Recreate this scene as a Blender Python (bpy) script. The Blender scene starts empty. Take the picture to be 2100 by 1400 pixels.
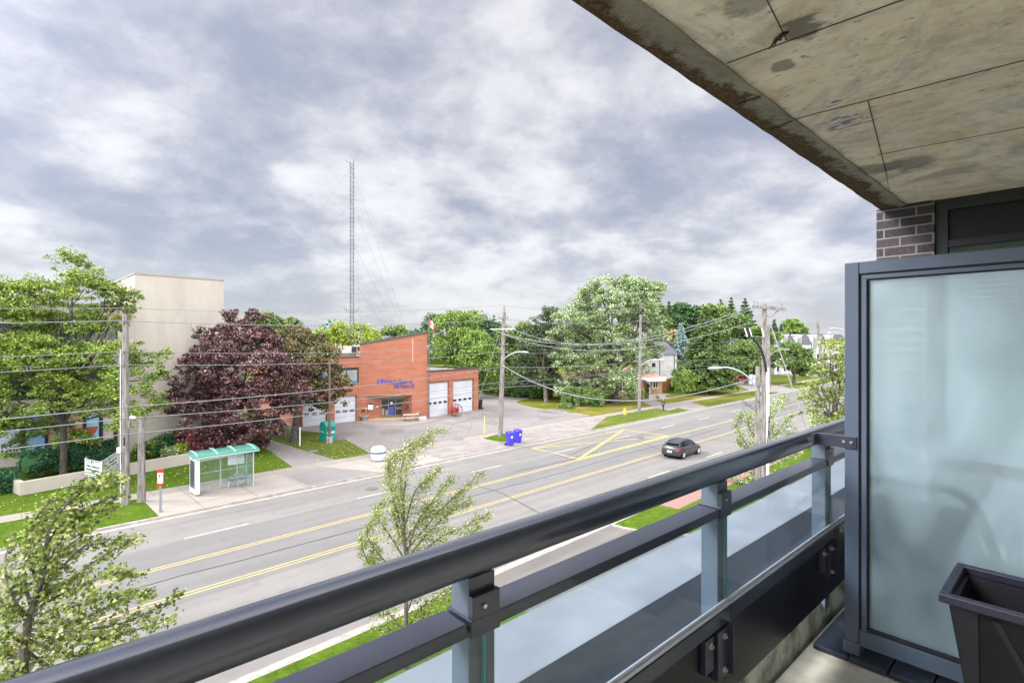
import bpy, math, random
import numpy as np
from mathutils import Vector, Matrix
R_ = math.radians
sc = bpy.context.scene
C = sc.collection
random.seed(7)
NR = np.random.RandomState(11)

# ---------------------------------------------------------------- camera, exposure, sun, sky
H = 10.0          # camera height above the street
F = 1080.0        # focal length in photograph pixels (2100 wide)
cam_d = bpy.data.cameras.new('camera')
cam = bpy.data.objects.new('camera', cam_d)
C.objects.link(cam)
cam.location = (0, 0, H)
cam.rotation_euler = (R_(90), 0, 0)
cam_d.sensor_width = 36
cam_d.lens = 36 * F / 2100
cam_d.clip_start = 0.05
cam_d.clip_end = 5000
sc.camera = cam
sc.view_settings.view_transform = 'Standard'
sc.view_settings.look = 'None'
sc.view_settings.gamma = 1
sc.view_settings.exposure = 1.9
sc.render.film_transparent = False
cy = sc.cycles
cy.use_denoising = True
cy.max_bounces = 10
cy.diffuse_bounces = 4
cy.glossy_bounces = 4
cy.transmission_bounces = 8
cy.transparent_max_bounces = 24
cy.sample_clamp_indirect = 6

SUN_EL, SUN_AZ = R_(38), R_(268)     # azimuth clockwise from +Y
sl = bpy.data.lights.new('sun', 'SUN')
sl.energy = 0.9
sl.angle = R_(14)
sl.color = (1, .96, .9)
so = bpy.data.objects.new('sun', sl)
C.objects.link(so)
sd = Vector((math.sin(SUN_AZ) * math.cos(SUN_EL), math.cos(SUN_AZ) * math.cos(SUN_EL), math.sin(SUN_EL)))
so.rotation_euler = sd.to_track_quat('Z', 'Y').to_euler()
so.location = (-30, -20, 60)


def nd(nt, typ, **kw):
    n = nt.nodes.new(typ)
    for k, v in kw.items():
        if k.startswith('i_'):
            n.inputs[k[2:].replace('_', ' ')].default_value = v
        else:
            setattr(n, k, v)
    return n


def lk(nt, a, b):
    nt.links.new(a, b)


def math_(nt, op, a, b=None, c=None, clamp=False):
    n = nt.nodes.new('ShaderNodeMath')
    n.operation = op
    n.use_clamp = clamp
    for i, x in enumerate((a, b, c)):
        if x is None:
            continue
        if isinstance(x, (int, float)):
            n.inputs[i].default_value = x
        else:
            nt.links.new(x, n.inputs[i])
    return n.outputs[0]


def ramp(nt, fac, stops, interp='LINEAR'):
    n = nt.nodes.new('ShaderNodeValToRGB')
    n.color_ramp.interpolation = interp
    el = n.color_ramp.elements
    while len(el) < len(stops):
        el.new(0.5)
    for e, (p, col) in zip(el, stops):
        e.position = p
        e.color = (*col, 1) if len(col) == 3 else col
    if fac is not None:
        nt.links.new(fac, n.inputs[0])
    return n.outputs[0]


def hx(s):
    s = s.lstrip('#')
    out = []
    for i in (0, 2, 4):
        v = int(s[i:i + 2], 16) / 255
        out.append(v / 12.92 if v <= .04045 else ((v + .055) / 1.055) ** 2.4)
    return tuple(out)


w = bpy.data.worlds.new('World')
sc.world = w
w.use_nodes = True
nt = w.node_tree
nt.nodes.clear()
tc = nd(nt, 'ShaderNodeTexCoord')
sep = nd(nt, 'ShaderNodeSeparateXYZ')
lk(nt, tc.outputs['Generated'], sep.inputs[0])
zc = math_(nt, 'MAXIMUM', sep.outputs[2], 0.0)
zz = math_(nt, 'ADD', zc, 0.34)
px_ = math_(nt, 'DIVIDE', sep.outputs[0], zz)
py_ = math_(nt, 'DIVIDE', sep.outputs[1], zz)
cmb = nd(nt, 'ShaderNodeCombineXYZ')
lk(nt, px_, cmb.inputs[0]); lk(nt, py_, cmb.inputs[1])
cmb.inputs[2].default_value = 3.7
n1 = nd(nt, 'ShaderNodeTexNoise', i_Scale=1.5, i_Detail=5.0, i_Roughness=0.5, i_Distortion=0.15)
n2 = nd(nt, 'ShaderNodeTexNoise', i_Scale=3.8, i_Detail=9.0, i_Roughness=0.58, i_Distortion=0.1)
for n in (n1, n2):
    lk(nt, cmb.outputs[0], n.inputs['Vector'])


def pdir(px, py):
    v = Vector(((px - 1050) / F, 1, (700 - py) / F))
    return v.normalized()


n3 = nd(nt, 'ShaderNodeTexNoise', i_Scale=9.0, i_Detail=9.0, i_Roughness=0.6, i_Distortion=0.2)
lk(nt, cmb.outputs[0], n3.inputs['Vector'])
acc = math_(nt, 'ADD', math_(nt, 'MULTIPLY', n1.outputs[0], 0.62), math_(nt, 'MULTIPLY', n2.outputs[0], 0.56))
acc = math_(nt, 'ADD', acc, math_(nt, 'MULTIPLY', n3.outputs[0], 0.17))
acc = math_(nt, 'SUBTRACT', acc, 0.165)
# broad dark and bright banks of cloud: (photo pixel, angular size, strength)
for (bx, by, sz, st) in [(80, 230, .34, -.055), (250, 20, .30, -.03), (770, 180, .13, -.13), (650, 190, .2, .05), (240, 270, .09, .08), (560, 300, .16, .07),
                         (500, 20, .25, -.05), (980, 270, .2, .09), (420, 480, .2, -.05), (560, 530, .12, -.05), (860, 560, .3, .02), (1150, 130, .2, -.03),
                         (1250, 330, .22, -.01), (1500, 330, .25, .03), (950, 40, .2, -.02), (20, 420, .12, .06), (180, 300, .07, .05), (330, 150, .09, .04), (60, 80, .1, .03), (1620, 620, .2, .05)]:
    d = pdir(bx, by)
    vm = nd(nt, 'ShaderNodeVectorMath', operation='DISTANCE')
    lk(nt, tc.outputs['Generated'], vm.inputs[0])
    vm.inputs[1].default_value = d
    q = math_(nt, 'DIVIDE', vm.outputs['Value'], sz)
    g = math_(nt, 'EXPONENT', math_(nt, 'MULTIPLY', math_(nt, 'MULTIPLY', q, q), -1.0))
    acc = math_(nt, 'ADD', acc, math_(nt, 'MULTIPLY', g, st))
cl = ramp(nt, acc, [(.30, hx('#a0a7bb')), (.41, hx('#aeb2c2')), (.48, hx('#c4c5d0')), (.53, hx('#d8d7de')), (.58, hx('#ebeaed')), (.66, hx('#fbfafb'))])
# towards the horizon the cloud sheet flattens into a pale even band
hz = math_(nt, 'SUBTRACT', 1.0, math_(nt, 'MULTIPLY', zc, 5.5), clamp=True)
mh = nd(nt, 'ShaderNodeMixRGB')
lk(nt, math_(nt, 'MULTIPLY', hz, 0.6), mh.inputs[0])
lk(nt, cl, mh.inputs[1])
mh.inputs[2].default_value = (*hx('#d3d4dd'), 1)
# an overcast dome is brighter high up than near the horizon
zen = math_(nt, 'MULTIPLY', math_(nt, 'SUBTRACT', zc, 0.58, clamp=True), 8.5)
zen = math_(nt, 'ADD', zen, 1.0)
# and brightest round the veiled sun, off to the side of the picture, with an unseen fill glow added behind the viewer


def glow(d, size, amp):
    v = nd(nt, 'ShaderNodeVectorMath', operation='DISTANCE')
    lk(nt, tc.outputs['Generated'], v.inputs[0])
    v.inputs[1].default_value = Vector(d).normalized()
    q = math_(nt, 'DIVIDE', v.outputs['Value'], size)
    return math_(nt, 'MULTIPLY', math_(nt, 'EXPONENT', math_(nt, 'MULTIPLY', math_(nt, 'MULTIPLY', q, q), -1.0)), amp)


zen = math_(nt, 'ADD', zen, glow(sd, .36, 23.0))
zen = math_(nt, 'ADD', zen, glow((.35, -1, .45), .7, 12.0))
SKYS = 0.1
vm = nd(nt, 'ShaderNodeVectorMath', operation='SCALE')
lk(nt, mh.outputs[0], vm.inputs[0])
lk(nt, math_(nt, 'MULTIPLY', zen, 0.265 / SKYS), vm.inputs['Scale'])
sky = nd(nt, 'ShaderNodeTexSky', sky_type='NISHITA', sun_disc=False, sun_elevation=SUN_EL, sun_rotation=SUN_AZ)
mx = nd(nt, 'ShaderNodeMixRGB')
mx.inputs[0].default_value = 0.93
lk(nt, sky.outputs[0], mx.inputs[1])
lk(nt, vm.outputs[0], mx.inputs[2])
bg = nd(nt, 'ShaderNodeBackground')
bg.inputs['Strength'].default_value = SKYS
lk(nt, mx.outputs[0], bg.inputs['Color'])
wo = nd(nt, 'ShaderNodeOutputWorld')
lk(nt, bg.outputs[0], wo.inputs[0])

# ---------------------------------------------------------------- frames of reference
TR = math.atan2(1075, 1080)      # the street's direction
TB = math.atan2(1180, 1080)      # the balcony's direction
UP = Vector((0, 0, 1))


def Rd(s, n, z=0.0):
    return Vector((s * math.sin(TR) - n * math.cos(TR), s * math.cos(TR) + n * math.sin(TR), z))


def Bp(u, v, z=0.0):             # z relative to the eye
    return Vector((u * math.sin(TB) - v * math.cos(TB), u * math.cos(TB) + v * math.sin(TB), H + z))


def G(px, py, z=0.12):           # a point of the ground
    Y = F * (H - z) / (py - 700)
    return Vector(((px - 1050) / F * Y, Y, z))


def P(px, py, Y):                # a point at distance Y
    return Vector(((px - 1050) / F * Y, Y, H + (700 - py) / F * Y))


def Rn(px, n, z=0.12):           # where a sight line meets the line at offset n from the street axis
    k = (px - 1050) / F
    Y = n / (math.sin(TR) - k * math.cos(TR))
    return Vector((k * Y, Y, z))


def hit(px, A, B):               # where a sight line meets the vertical plane through A and B
    k = (px - 1050) / F
    dx, dy = B.x - A.x, B.y - A.y
    t = (A.x - k * A.y) / (k * dy - dx)
    return Vector((A.x + dx * t, A.y + dy * t, 0))


def zat(py, Y):
    return H + (700 - py) / F * Y


# ---------------------------------------------------------------- materials
def base_mat(name):
    m = bpy.data.materials.new(name)
    m.use_nodes = True
    nt = m.node_tree
    b = nt.nodes['Principled BSDF']
    return m, nt, b


def pos_(nt):
    return nd(nt, 'ShaderNodeNewGeometry').outputs['Position']


def proj(nt, ax):
    """distance along the horizontal axis ax of the shading point"""
    v = nd(nt, 'ShaderNodeVectorMath', operation='DOT_PRODUCT')
    lk(nt, pos_(nt), v.inputs[0])
    v.inputs[1].default_value = ax
    return v.outputs['Value']


RS = Vector((math.sin(TR), math.cos(TR), 0))
RN = Vector((-math.cos(TR), math.sin(TR), 0))
BU = Vector((math.sin(TB), math.cos(TB), 0))
BV = Vector((-math.cos(TB), math.sin(TB), 0))


def noise(nt, vec, scale, detail=4, rough=.55, dist=0, stretch=None):
    n = nd(nt, 'ShaderNodeTexNoise', i_Scale=scale, i_Detail=float(detail), i_Roughness=rough, i_Distortion=dist)
    if stretch:
        mp = nd(nt, 'ShaderNodeMapping')
        mp.inputs['Scale'].default_value = stretch
        lk(nt, vec, mp.inputs[0])
        vec = mp.outputs[0]
    lk(nt, vec, n.inputs['Vector'])
    return n.outputs[0]


def axes(nt, a, b, c=(0, 0, 1)):
    cb = nd(nt, 'ShaderNodeCombineXYZ')
    lk(nt, proj(nt, a), cb.inputs[0])
    lk(nt, proj(nt, b), cb.inputs[1])
    if c:
        lk(nt, proj(nt, c), cb.inputs[2])
    return cb.outputs[0]


def bump(nt, b, h, strength=.3, dist=.02):
    n = nd(nt, 'ShaderNodeBump')
    n.inputs['Strength'].default_value = strength
    n.inputs['Distance'].default_value = dist
    lk(nt, h, n.inputs['Height'])
    lk(nt, n.outputs[0], b.inputs['Normal'])


def mat(name, c1, c2=None, scale=3., rough=.7, metal=0., detail=5, lo=.35, hi=.65, bmp=0, stretch=None, spec=.5, coat=0):
    m, nt, b = base_mat(name)
    c2 = c2 or tuple(x * .82 for x in c1)
    f = noise(nt, pos_(nt), scale, detail, stretch=stretch)
    lk(nt, ramp(nt, f, [(lo, c2), (hi, c1)]), b.inputs['Base Color'])
    b.inputs['Roughness'].default_value = rough
    b.inputs['Metallic'].default_value = metal
    b.inputs['Specular IOR Level'].default_value = spec
    b.inputs['Coat Weight'].default_value = coat
    if bmp:
        bump(nt, b, f, bmp, .02)
    return m


def mix3(nt, fac, a, b):
    n = nd(nt, 'ShaderNodeMixRGB')
    for i, x in ((0, fac), (1, a), (2, b)):
        if isinstance(x, (int, float)):
            n.inputs[i].default_value = x
        elif isinstance(x, tuple):
            n.inputs[i].default_value = (*x, 1)
        else:
            lk(nt, x, n.inputs[i])
    return n.outputs[0]


def asphalt(name, c, var=.2, speck=.5):
    m, nt, b = base_mat(name)
    v = axes(nt, RS, RN, None)
    streak = noise(nt, v, 1.0, 4, .5, 0, (.05, 1.1, 1))
    patch = noise(nt, v, .35, 5, .6, .5)
    fine = noise(nt, v, 28, 3, .7)
    f = math_(nt, 'ADD', math_(nt, 'MULTIPLY', streak, .6), math_(nt, 'MULTIPLY', patch, .4))
    hi = tuple(min(1, x * (1 + var)) for x in c)
    lo = tuple(x * (1 - var) for x in c)
    col = ramp(nt, f, [(.36, lo), (.62, hi)])
    stn = noise(nt, v, 1.3, 7, .68, .8)
    col = mix3(nt, math_(nt, 'MULTIPLY', ramp(nt, stn, [(.56, (0, 0, 0)), (.68, (1, 1, 1))]), .32), col, tuple(x * .5 for x in c))
    col = mix3(nt, math_(nt, 'MULTIPLY', ramp(nt, fine, [(.42, (1, 1, 1)), (.62, (0, 0, 0))]), speck * .35), col, tuple(x * .45 for x in c))
    lk(nt, col, b.inputs['Base Color'])
    b.inputs['Roughness'].default_value = .9
    bump(nt, b, fine, .25, .01)
    return m


def grass_mat(name, g1, g2, dry, dryness=.5):
    m, nt, b = base_mat(name)
    p = pos_(nt)
    fine = noise(nt, p, 3.2, 8, .8)
    big = noise(nt, p, .22, 4, .6, .4)
    mid = noise(nt, p, 1.6, 4, .6)
    col = ramp(nt, fine, [(.38, g2), (.6, g1)])
    col = mix3(nt, ramp(nt, big, [(dryness, (0, 0, 0)), (dryness + .22, (.75, .75, .75))]), col, dry)
    col = mix3(nt, math_(nt, 'MULTIPLY', ramp(nt, mid, [(.4, (0, 0, 0)), (.7, (1, 1, 1))]), .35), col, g2)
    lk(nt, col, b.inputs['Base Color'])
    b.inputs['Roughness'].default_value = 1
    b.inputs['Specular IOR Level'].default_value = .0
    bump(nt, b, fine, .8, .06)
    return m


def slab_mat(name, c, joint=1.5, across=1.5, jd=.4, off=0.):
    m, nt, b = base_mat(name)
    v = axes(nt, RS, RN, None)
    mp = nd(nt, 'ShaderNodeMapping')
    mp.inputs['Location'].default_value = (0, off, 0)
    lk(nt, v, mp.inputs[0])
    bt = nd(nt, 'ShaderNodeTexBrick', offset=0.0)
    bt.inputs['Scale'].default_value = 1
    bt.inputs['Mortar Size'].default_value = .025
    bt.inputs['Brick Width'].default_value = joint
    bt.inputs['Row Height'].default_value = across
    bt.inputs['Bias'].default_value = 0
    bt.inputs['Color1'].default_value = (*c, 1)
    bt.inputs['Color2'].default_value = (*[x * .9 for x in c], 1)
    bt.inputs['Mortar'].default_value = (*[x * jd for x in c], 1)
    lk(nt, mp.outputs[0], bt.inputs['Vector'])
    st = noise(nt, v, .9, 6, .65, .3)
    fine = noise(nt, v, 14, 4, .7)
    col = mix3(nt, math_(nt, 'MULTIPLY', ramp(nt, st, [(.42, (1, 1, 1)), (.7, (0, 0, 0))]), .3), bt.outputs[0], tuple(x * .62 for x in c))
    col = mix3(nt, math_(nt, 'MULTIPLY', ramp(nt, fine, [(.36, (1, 1, 1)), (.55, (0, 0, 0))]), .22), col, tuple(x * .5 for x in c))
    lk(nt, col, b.inputs['Base Color'])
    b.inputs['Roughness'].default_value = .9
    return m


def leaf_mat(name, cols, trans=.3, rough=.6):
    m, nt, b = base_mat(name)
    g = nd(nt, 'ShaderNodeNewGeometry')
    p = noise(nt, g.outputs['Position'], .45, 3, .6)
    f = math_(nt, 'ADD', math_(nt, 'MULTIPLY', g.outputs['Random Per Island'], .62), math_(nt, 'MULTIPLY', p, .76))
    f = math_(nt, 'SUBTRACT', f, .19)
    k = len(cols)
    col = ramp(nt, f, [((i + .5) / k, c) for i, c in enumerate(cols)])
    lk(nt, col, b.inputs['Base Color'])
    b.inputs['Roughness'].default_value = rough
    b.inputs['Specular IOR Level'].default_value = .45
    trans *= .6
    tr = nd(nt, 'ShaderNodeBsdfTranslucent')
    lk(nt, col, tr.inputs[0])
    ms = nd(nt, 'ShaderNodeMixShader')
    ms.inputs[0].default_value = trans
    lk(nt, b.outputs[0], ms.inputs[1])
    lk(nt, tr.outputs[0], ms.inputs[2])
    lk(nt, ms.outputs[0], nt.nodes['Material Output'].inputs[0])
    return m


# ---------------------------------------------------------------- objects
def tag(o, label=None, cat=None, group=None, kind=None):
    for k, v in (('label', label), ('category', cat), ('group', group), ('kind', kind)):
        if v:
            o[k] = v
    return o


def thing(name, label, cat, loc=(0, 0, 0), group=None, rz=0):
    o = bpy.data.objects.new(name, None)
    o.empty_display_size = .2
    C.objects.link(o)
    o.location = loc
    o.rotation_euler = (0, 0, rz)
    return tag(o, label, cat, group)


def worg(o):
    v = Vector((0, 0, 0))
    while o is not None:
        v += o.location
        o = o.parent
    return v


def link(name, me, m, parent=None, origin=None, smooth=False):
    o = bpy.data.objects.new(name, me)
    C.objects.link(o)
    if parent is not None:
        o.parent = parent
    elif origin is not None:
        o.location = origin
    if m:
        me.materials.append(m)
    if smooth:
        me.polygons.foreach_set('use_smooth', [True] * len(me.polygons))
    return o


class MB:
    def __init__(s):
        s.v, s.f = [], []

    def add(s, vs, fs):
        k = len(s.v)
        s.v += [Vector(x) for x in vs]
        s.f += [tuple(i + k for i in f) for f in fs]
        return s

    def quad(s, *pts):
        return s.add(pts, [tuple(range(len(pts)))])

    def hexa(s, c):
        """eight corners: bottom four counter-clockwise, then the top four"""
        return s.add(c, [(3, 2, 1, 0), (4, 5, 6, 7), (0, 1, 5, 4), (1, 2, 6, 5), (2, 3, 7, 6), (3, 0, 4, 7)])

    def boxf(s, fr, a0, a1, b0, b1, z0, z1):
        return s.hexa([fr(a0, b0, z0), fr(a1, b0, z0), fr(a1, b1, z0), fr(a0, b1, z0), fr(a0, b0, z1), fr(a1, b0, z1), fr(a1, b1, z1), fr(a0, b1, z1)])

    def box(s, c, sx, sy, sz, rz=0.):
        cs, sn = math.cos(rz), math.sin(rz)
        fr = lambda a, b, z: Vector((c[0] + a * cs - b * sn, c[1] + a * sn + b * cs, c[2] + z))
        return s.boxf(fr, -sx / 2, sx / 2, -sy / 2, sy / 2, 0, sz)

    def slab(s, A, B, t, z0, z1, e0=0, e1=0):
        """vertical board from A to B (plan), t thick to its far side, ends drawn in by e0, e1"""
        A = Vector((A[0], A[1], 0)); B = Vector((B[0], B[1], 0))
        d = (B - A).normalized(); nrm = Vector((-d.y, d.x, 0))
        A = A + d * e0; B = B - d * e1
        zz = (Vector((0, 0, z0)), Vector((0, 0, z1)))
        return s.hexa([A + zz[0], B + zz[0], B + nrm * t + zz[0], A + nrm * t + zz[0], A + zz[1], B + zz[1], B + nrm * t + zz[1], A + nrm * t + zz[1]])

    def prism(s, poly, z0, z1):
        n = len(poly)
        z0s = z0 if isinstance(z0, (list, tuple)) else [z0] * n
        z1s = z1 if isinstance(z1, (list, tuple)) else [z1] * n
        vs = [Vector((p[0], p[1], z)) for p, z in zip(poly, z0s)] + [Vector((p[0], p[1], z)) for p, z in zip(poly, z1s)]
        area = sum(poly[i][0] * poly[(i + 1) % n][1] - poly[(i + 1) % n][0] * poly[i][1] for i in range(n))
        fs = [tuple(range(n))[::-1], tuple(range(n, 2 * n))] + [(i, (i + 1) % n, (i + 1) % n + n, i + n) for i in range(n)]
        if area < 0:
            fs = [f[::-1] for f in fs]
        return s.add(vs, fs)

    def tube(s, pts, r, n=8, cap=True):
        pts = [Vector(p) for p in pts]
        rs = r if isinstance(r, (list, tuple)) else [r] * len(pts)
        k = len(s.v)
        ref = None
        for i, p in enumerate(pts):
            d = (pts[min(i + 1, len(pts) - 1)] - pts[max(i - 1, 0)]).normalized()
            if ref is None:
                ref = Vector((0, 0, 1)) if abs(d.z) < .9 else Vector((1, 0, 0))
            a = d.cross(ref).normalized()
            b = d.cross(a).normalized()
            ref = a.cross(d)
            for j in range(n):
                t = 2 * math.pi * j / n
                s.v.append(p + (a * math.cos(t) + b * math.sin(t)) * rs[i])
        for i in range(len(pts) - 1):
            for j in range(n):
                q = k + i * n
                s.f.append((q + j, q + (j + 1) % n, q + n + (j + 1) % n, q + n + j))
        if cap:
            s.f.append(tuple(range(k, k + n))[::-1])
            s.f.append(tuple(range(len(s.v) - n, len(s.v))))
        return s

    def lathe(s, c, prof, n=20, a0=0, a1=2 * math.pi):
        c = Vector(c)
        k = len(s.v)
        full = abs(a1 - a0 - 2 * math.pi) < 1e-6
        m = n if full else n + 1
        for (r, z) in prof:
            for j in range(m):
                t = a0 + (a1 - a0) * j / n
                s.v.append(c + Vector((r * math.cos(t), r * math.sin(t), z)))
        for i in range(len(prof) - 1):
            for j in range(n):
                q, q2 = k + i * m, k + (i + 1) * m
                j2 = (j + 1) % m
                s.f.append((q + j, q + j2, q2 + j2, q2 + j))
        return s

    def build(s, name, m, parent=None, origin=None, smooth=False, bevel=0, label=None):
        o0 = worg(parent) if parent is not None else (Vector(origin) if origin is not None else Vector((0, 0, 0)))
        me = bpy.data.meshes.new(name)
        me.from_pydata([v - o0 for v in s.v], [], s.f)
        me.update()
        o = link(name, me, m, parent, o0 if parent is None else None, smooth)
        if bevel:
            bv = o.modifiers.new('bevel', 'BEVEL')
            bv.width = bevel
            bv.segments = 2
            bv.limit_method = 'ANGLE'
        if smooth:
            es = o.modifiers.new('edges', 'EDGE_SPLIT')
            es.split_angle = R_(40)
        if label:
            o['label'] = label
        return o


def tree_copy(o, parent=None):
    c = o.copy()
    C.objects.link(c)
    if parent is not None:
        c.parent = parent
    for ch in list(o.children):
        tree_copy(ch, c)
    return c


def sheet(name, poly, m, z, kind='structure'):
    o = MB().quad(*[Vector((p[0], p[1], z)) for p in poly])
    a = sum(poly[i][0] * poly[(i + 1) % len(poly)][1] - poly[(i + 1) % len(poly)][0] * poly[i][1] for i in range(len(poly)))
    if a < 0:
        o.f = [f[::-1] for f in o.f]
    ob = o.build(name, m, origin=Vector((poly[0][0], poly[0][1], z)))
    ob['kind'] = kind
    return ob


def text_mesh(txt, size, extrude=.01, bold=0.0, align='LEFT', shear=0):
    cu = bpy.data.curves.new('lettering', 'FONT')
    cu.body = txt
    cu.size = size
    cu.extrude = extrude
    cu.offset = bold
    cu.shear = shear
    cu.align_x = align
    cu.resolution_u = 3
    ob = bpy.data.objects.new('lettering', cu)
    C.objects.link(ob)
    bpy.context.view_layer.update()
    me = bpy.data.meshes.new_from_object(ob.evaluated_get(bpy.context.evaluated_depsgraph_get()))
    C.objects.unlink(ob)
    bpy.data.objects.remove(ob)
    return me


def text_on(parent, name, txt, size, A, d, m, extrude=.01, bold=0., align='LEFT', width=None, shear=0, label=None):
    """lettering starting at A, running along the horizontal direction d, upright"""
    me = text_mesh(txt, size, extrude, bold, align, shear)
    d = Vector(d).normalized()
    nrm = d.cross(UP)
    M = Matrix((d, UP, nrm)).transposed()
    xs = [v.co.x for v in me.vertices]
    k = width / (max(xs) - min(xs)) if width else 1
    o0 = worg(parent)
    for v in me.vertices:
        v.co = M @ Vector((v.co.x * k, v.co.y, v.co.z)) + Vector(A) - o0
    o = link(name, me, m, parent)
    if label:
        o['label'] = label
    return o


# ---------------------------------------------------------------- foliage
def unit(n):
    v = NR.normal(size=(n, 3))
    return v / np.linalg.norm(v, axis=1)[:, None]


def leaf_mesh(name, cen, size, m, parent, up=.6, asp=.5, along=None, amix=0., shape=0):
    """one mesh of many separate leaf faces; cen (n,3) world, size (n,)"""
    n = len(cen)
    nr = unit(n) + np.array([0, 0, up])
    nr /= np.linalg.norm(nr, axis=1)[:, None]
    a = unit(n)
    if along is not None:
        a = a * (1 - amix) + np.asarray(along) * amix
    a -= nr * (a * nr).sum(1)[:, None]
    a /= np.linalg.norm(a, axis=1)[:, None] + 1e-9
    b = np.cross(nr, a)
    sz = size[:, None]
    if shape == 0:
        vs = np.stack([cen - a * sz * .5, cen + b * sz * .5 * asp + nr * sz * .08, cen + a * sz * .5, cen - b * sz * .5 * asp + nr * sz * .08], 1)
        k = 4
    else:   # lobed leaf
        prof = [(-.5, 0), (-.3, .22), (-.12, .5), (.08, .24), (.22, .34), (.5, 0), (.22, -.34), (.08, -.24), (-.12, -.5), (-.3, -.22)]
        vs = np.stack([cen + a * sz * x + b * sz * y * asp * 1.6 + nr * sz * abs(y) * .25 for x, y in prof], 1)
        k = len(prof)
    o0 = np.array(worg(parent)) if parent is not None else np.zeros(3)
    vs = (vs - o0).reshape(-1, 3).astype(np.float32)
    me = bpy.data.meshes.new(name)
    me.vertices.add(n * k)
    me.vertices.foreach_set('co', vs.ravel())
    me.loops.add(n * k)
    me.loops.foreach_set('vertex_index', np.arange(n * k, dtype=np.int32))
    me.polygons.add(n)
    me.polygons.foreach_set('loop_start', np.arange(0, n * k, k, dtype=np.int32))
    me.update()
    me.validate()
    return link(name, me, m, parent)


def clump_leaves(blobs, cl_r, dens, per, flat=.6, shell=.45, droop=0.):
    """blobs: (x,y,z,rx,ry,rz). Small clumps over and inside each blob; leaves inside the clumps."""
    out = []
    tips = []
    for (x, y, z, rx, ry, rz) in blobs:
        n = max(4, int(dens * (rx * ry + rx * rz + ry * rz)))
        d = unit(n)
        d[:, 2] = np.where(d[:, 2] < -.55, -d[:, 2] * .5, d[:, 2])
        rr = (shell + (1.06 - shell) * NR.rand(n) ** .6)[:, None]
        c = np.array([x, y, z]) + d * rr * np.array([rx, ry, rz])
        tips.append(c)
        kf = .95 / cl_r
        ph = NR.uniform(0, 6.28, 3)
        hole = np.sin(c[:, 0] * kf + ph[0]) * np.sin(c[:, 1] * kf * .8 + ph[1]) + .8 * np.sin(c[:, 2] * kf * 1.25 + ph[2] + .6 * np.sin(c[:, 0] * kf * .5))
        for q, ho in zip(c, hole):
            if ho < -.55 and NR.rand() < .85:
                continue
            r = cl_r * NR.uniform(.45, 1.25) * (1.25 if ho > .7 else 1)
            k = int(per * NR.uniform(.6, 1.4))
            e = unit(k) * (NR.rand(k) ** .45)[:, None] * np.array([r, r, r * flat])
            e[:, 2] -= droop * (e[:, 0] ** 2 + e[:, 1] ** 2) / r
            out.append(q + e)
    return np.concatenate(out), np.concatenate(tips)


def pxblobs(lst, Y, jit=.35, depth=None):
    res = []
    for b in lst:
        px, py, r = b[:3]
        yy = Y + (b[3] if len(b) > 3 else 0)
        R = r / F * yy
        p = P(px, py, yy)
        p.y += random.uniform(-jit, jit) * R
        p.x = (px - 1050) / F * p.y
        res.append((p.x, p.y, p.z, R, R * (depth or 1), R * .85))
    return res


def limb(mb, a, b, r0, r1, wob=.06, n=6, segs=5):
    a, b = Vector(a), Vector(b)
    L = (b - a).length
    pts = []
    for i in range(segs + 1):
        t = i / segs
        p = a.lerp(b, t)
        p.z += math.sin(t * math.pi) * L * .05
        if 0 < i < segs:
            p += Vector((random.uniform(-1, 1), random.uniform(-1, 1), random.uniform(-.5, .5))) * L * wob
        pts.append(p)
    mb.tube(pts, [r0 + (r1 - r0) * i / segs for i in range(segs + 1)], n)
    return pts


def broadleaf(name, label, base, blobs, m, bark, group=None, cl_r=.9, dens=2.2, per=26, leaf=.3, tr=.3, flat=.6, cat='tree', fork=.35, asp=.5, up=.6, droop=0, extra_limbs=1.0, shell=.45, trunkless=False):
    base = Vector(base)
    t = thing(name, label, cat, base, group)
    if not trunkless:
        mb = MB()
        cx = sum(b[0] for b in blobs) / len(blobs); cy_ = sum(b[1] for b in blobs) / len(blobs)
        top = max(b[2] for b in blobs); low = min(b[2] - b[5] * .5 for b in blobs)
        fz = base.z + (top - base.z) * fork
        fk = Vector((base.x + (cx - base.x) * .25, base.y + (cy_ - base.y) * .25, fz))
        mb.tube([base + Vector((0, 0, -.05)), base + Vector((0, 0, .25)), base.lerp(fk, .5) + Vector((.1 * tr, 0, 0)), fk], [tr * 1.4, tr * 1.08, tr * .95, tr * .8], 10)
        for b in blobs:
            c = Vector(b[:3])
            if c.z > fz:
                pts = limb(mb, fk if random.random() < .7 else base.lerp(fk, .8), c, tr * .42, tr * .1)
                for _ in range(int(3 * extra_limbs)):
                    d = Vector((random.gauss(0, 1), random.gauss(0, 1), random.gauss(.3, .7))).normalized()
                    limb(mb, pts[random.choice((2, 3, 4))], c + d * b[3] * .85, tr * .13, tr * .03, n=4, segs=3)
            else:
                limb(mb, base.lerp(fk, .85), c, tr * .25, tr * .06, n=5, segs=4)
        mb.build('trunk', bark, t, smooth=True)
    cen, _ = clump_leaves(blobs, cl_r, dens, per, flat, shell, droop)
    leaf_mesh('crown', cen, leaf * NR.uniform(.6, 1.3, len(cen)), m, t, up=up, asp=asp)
    return t


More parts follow.
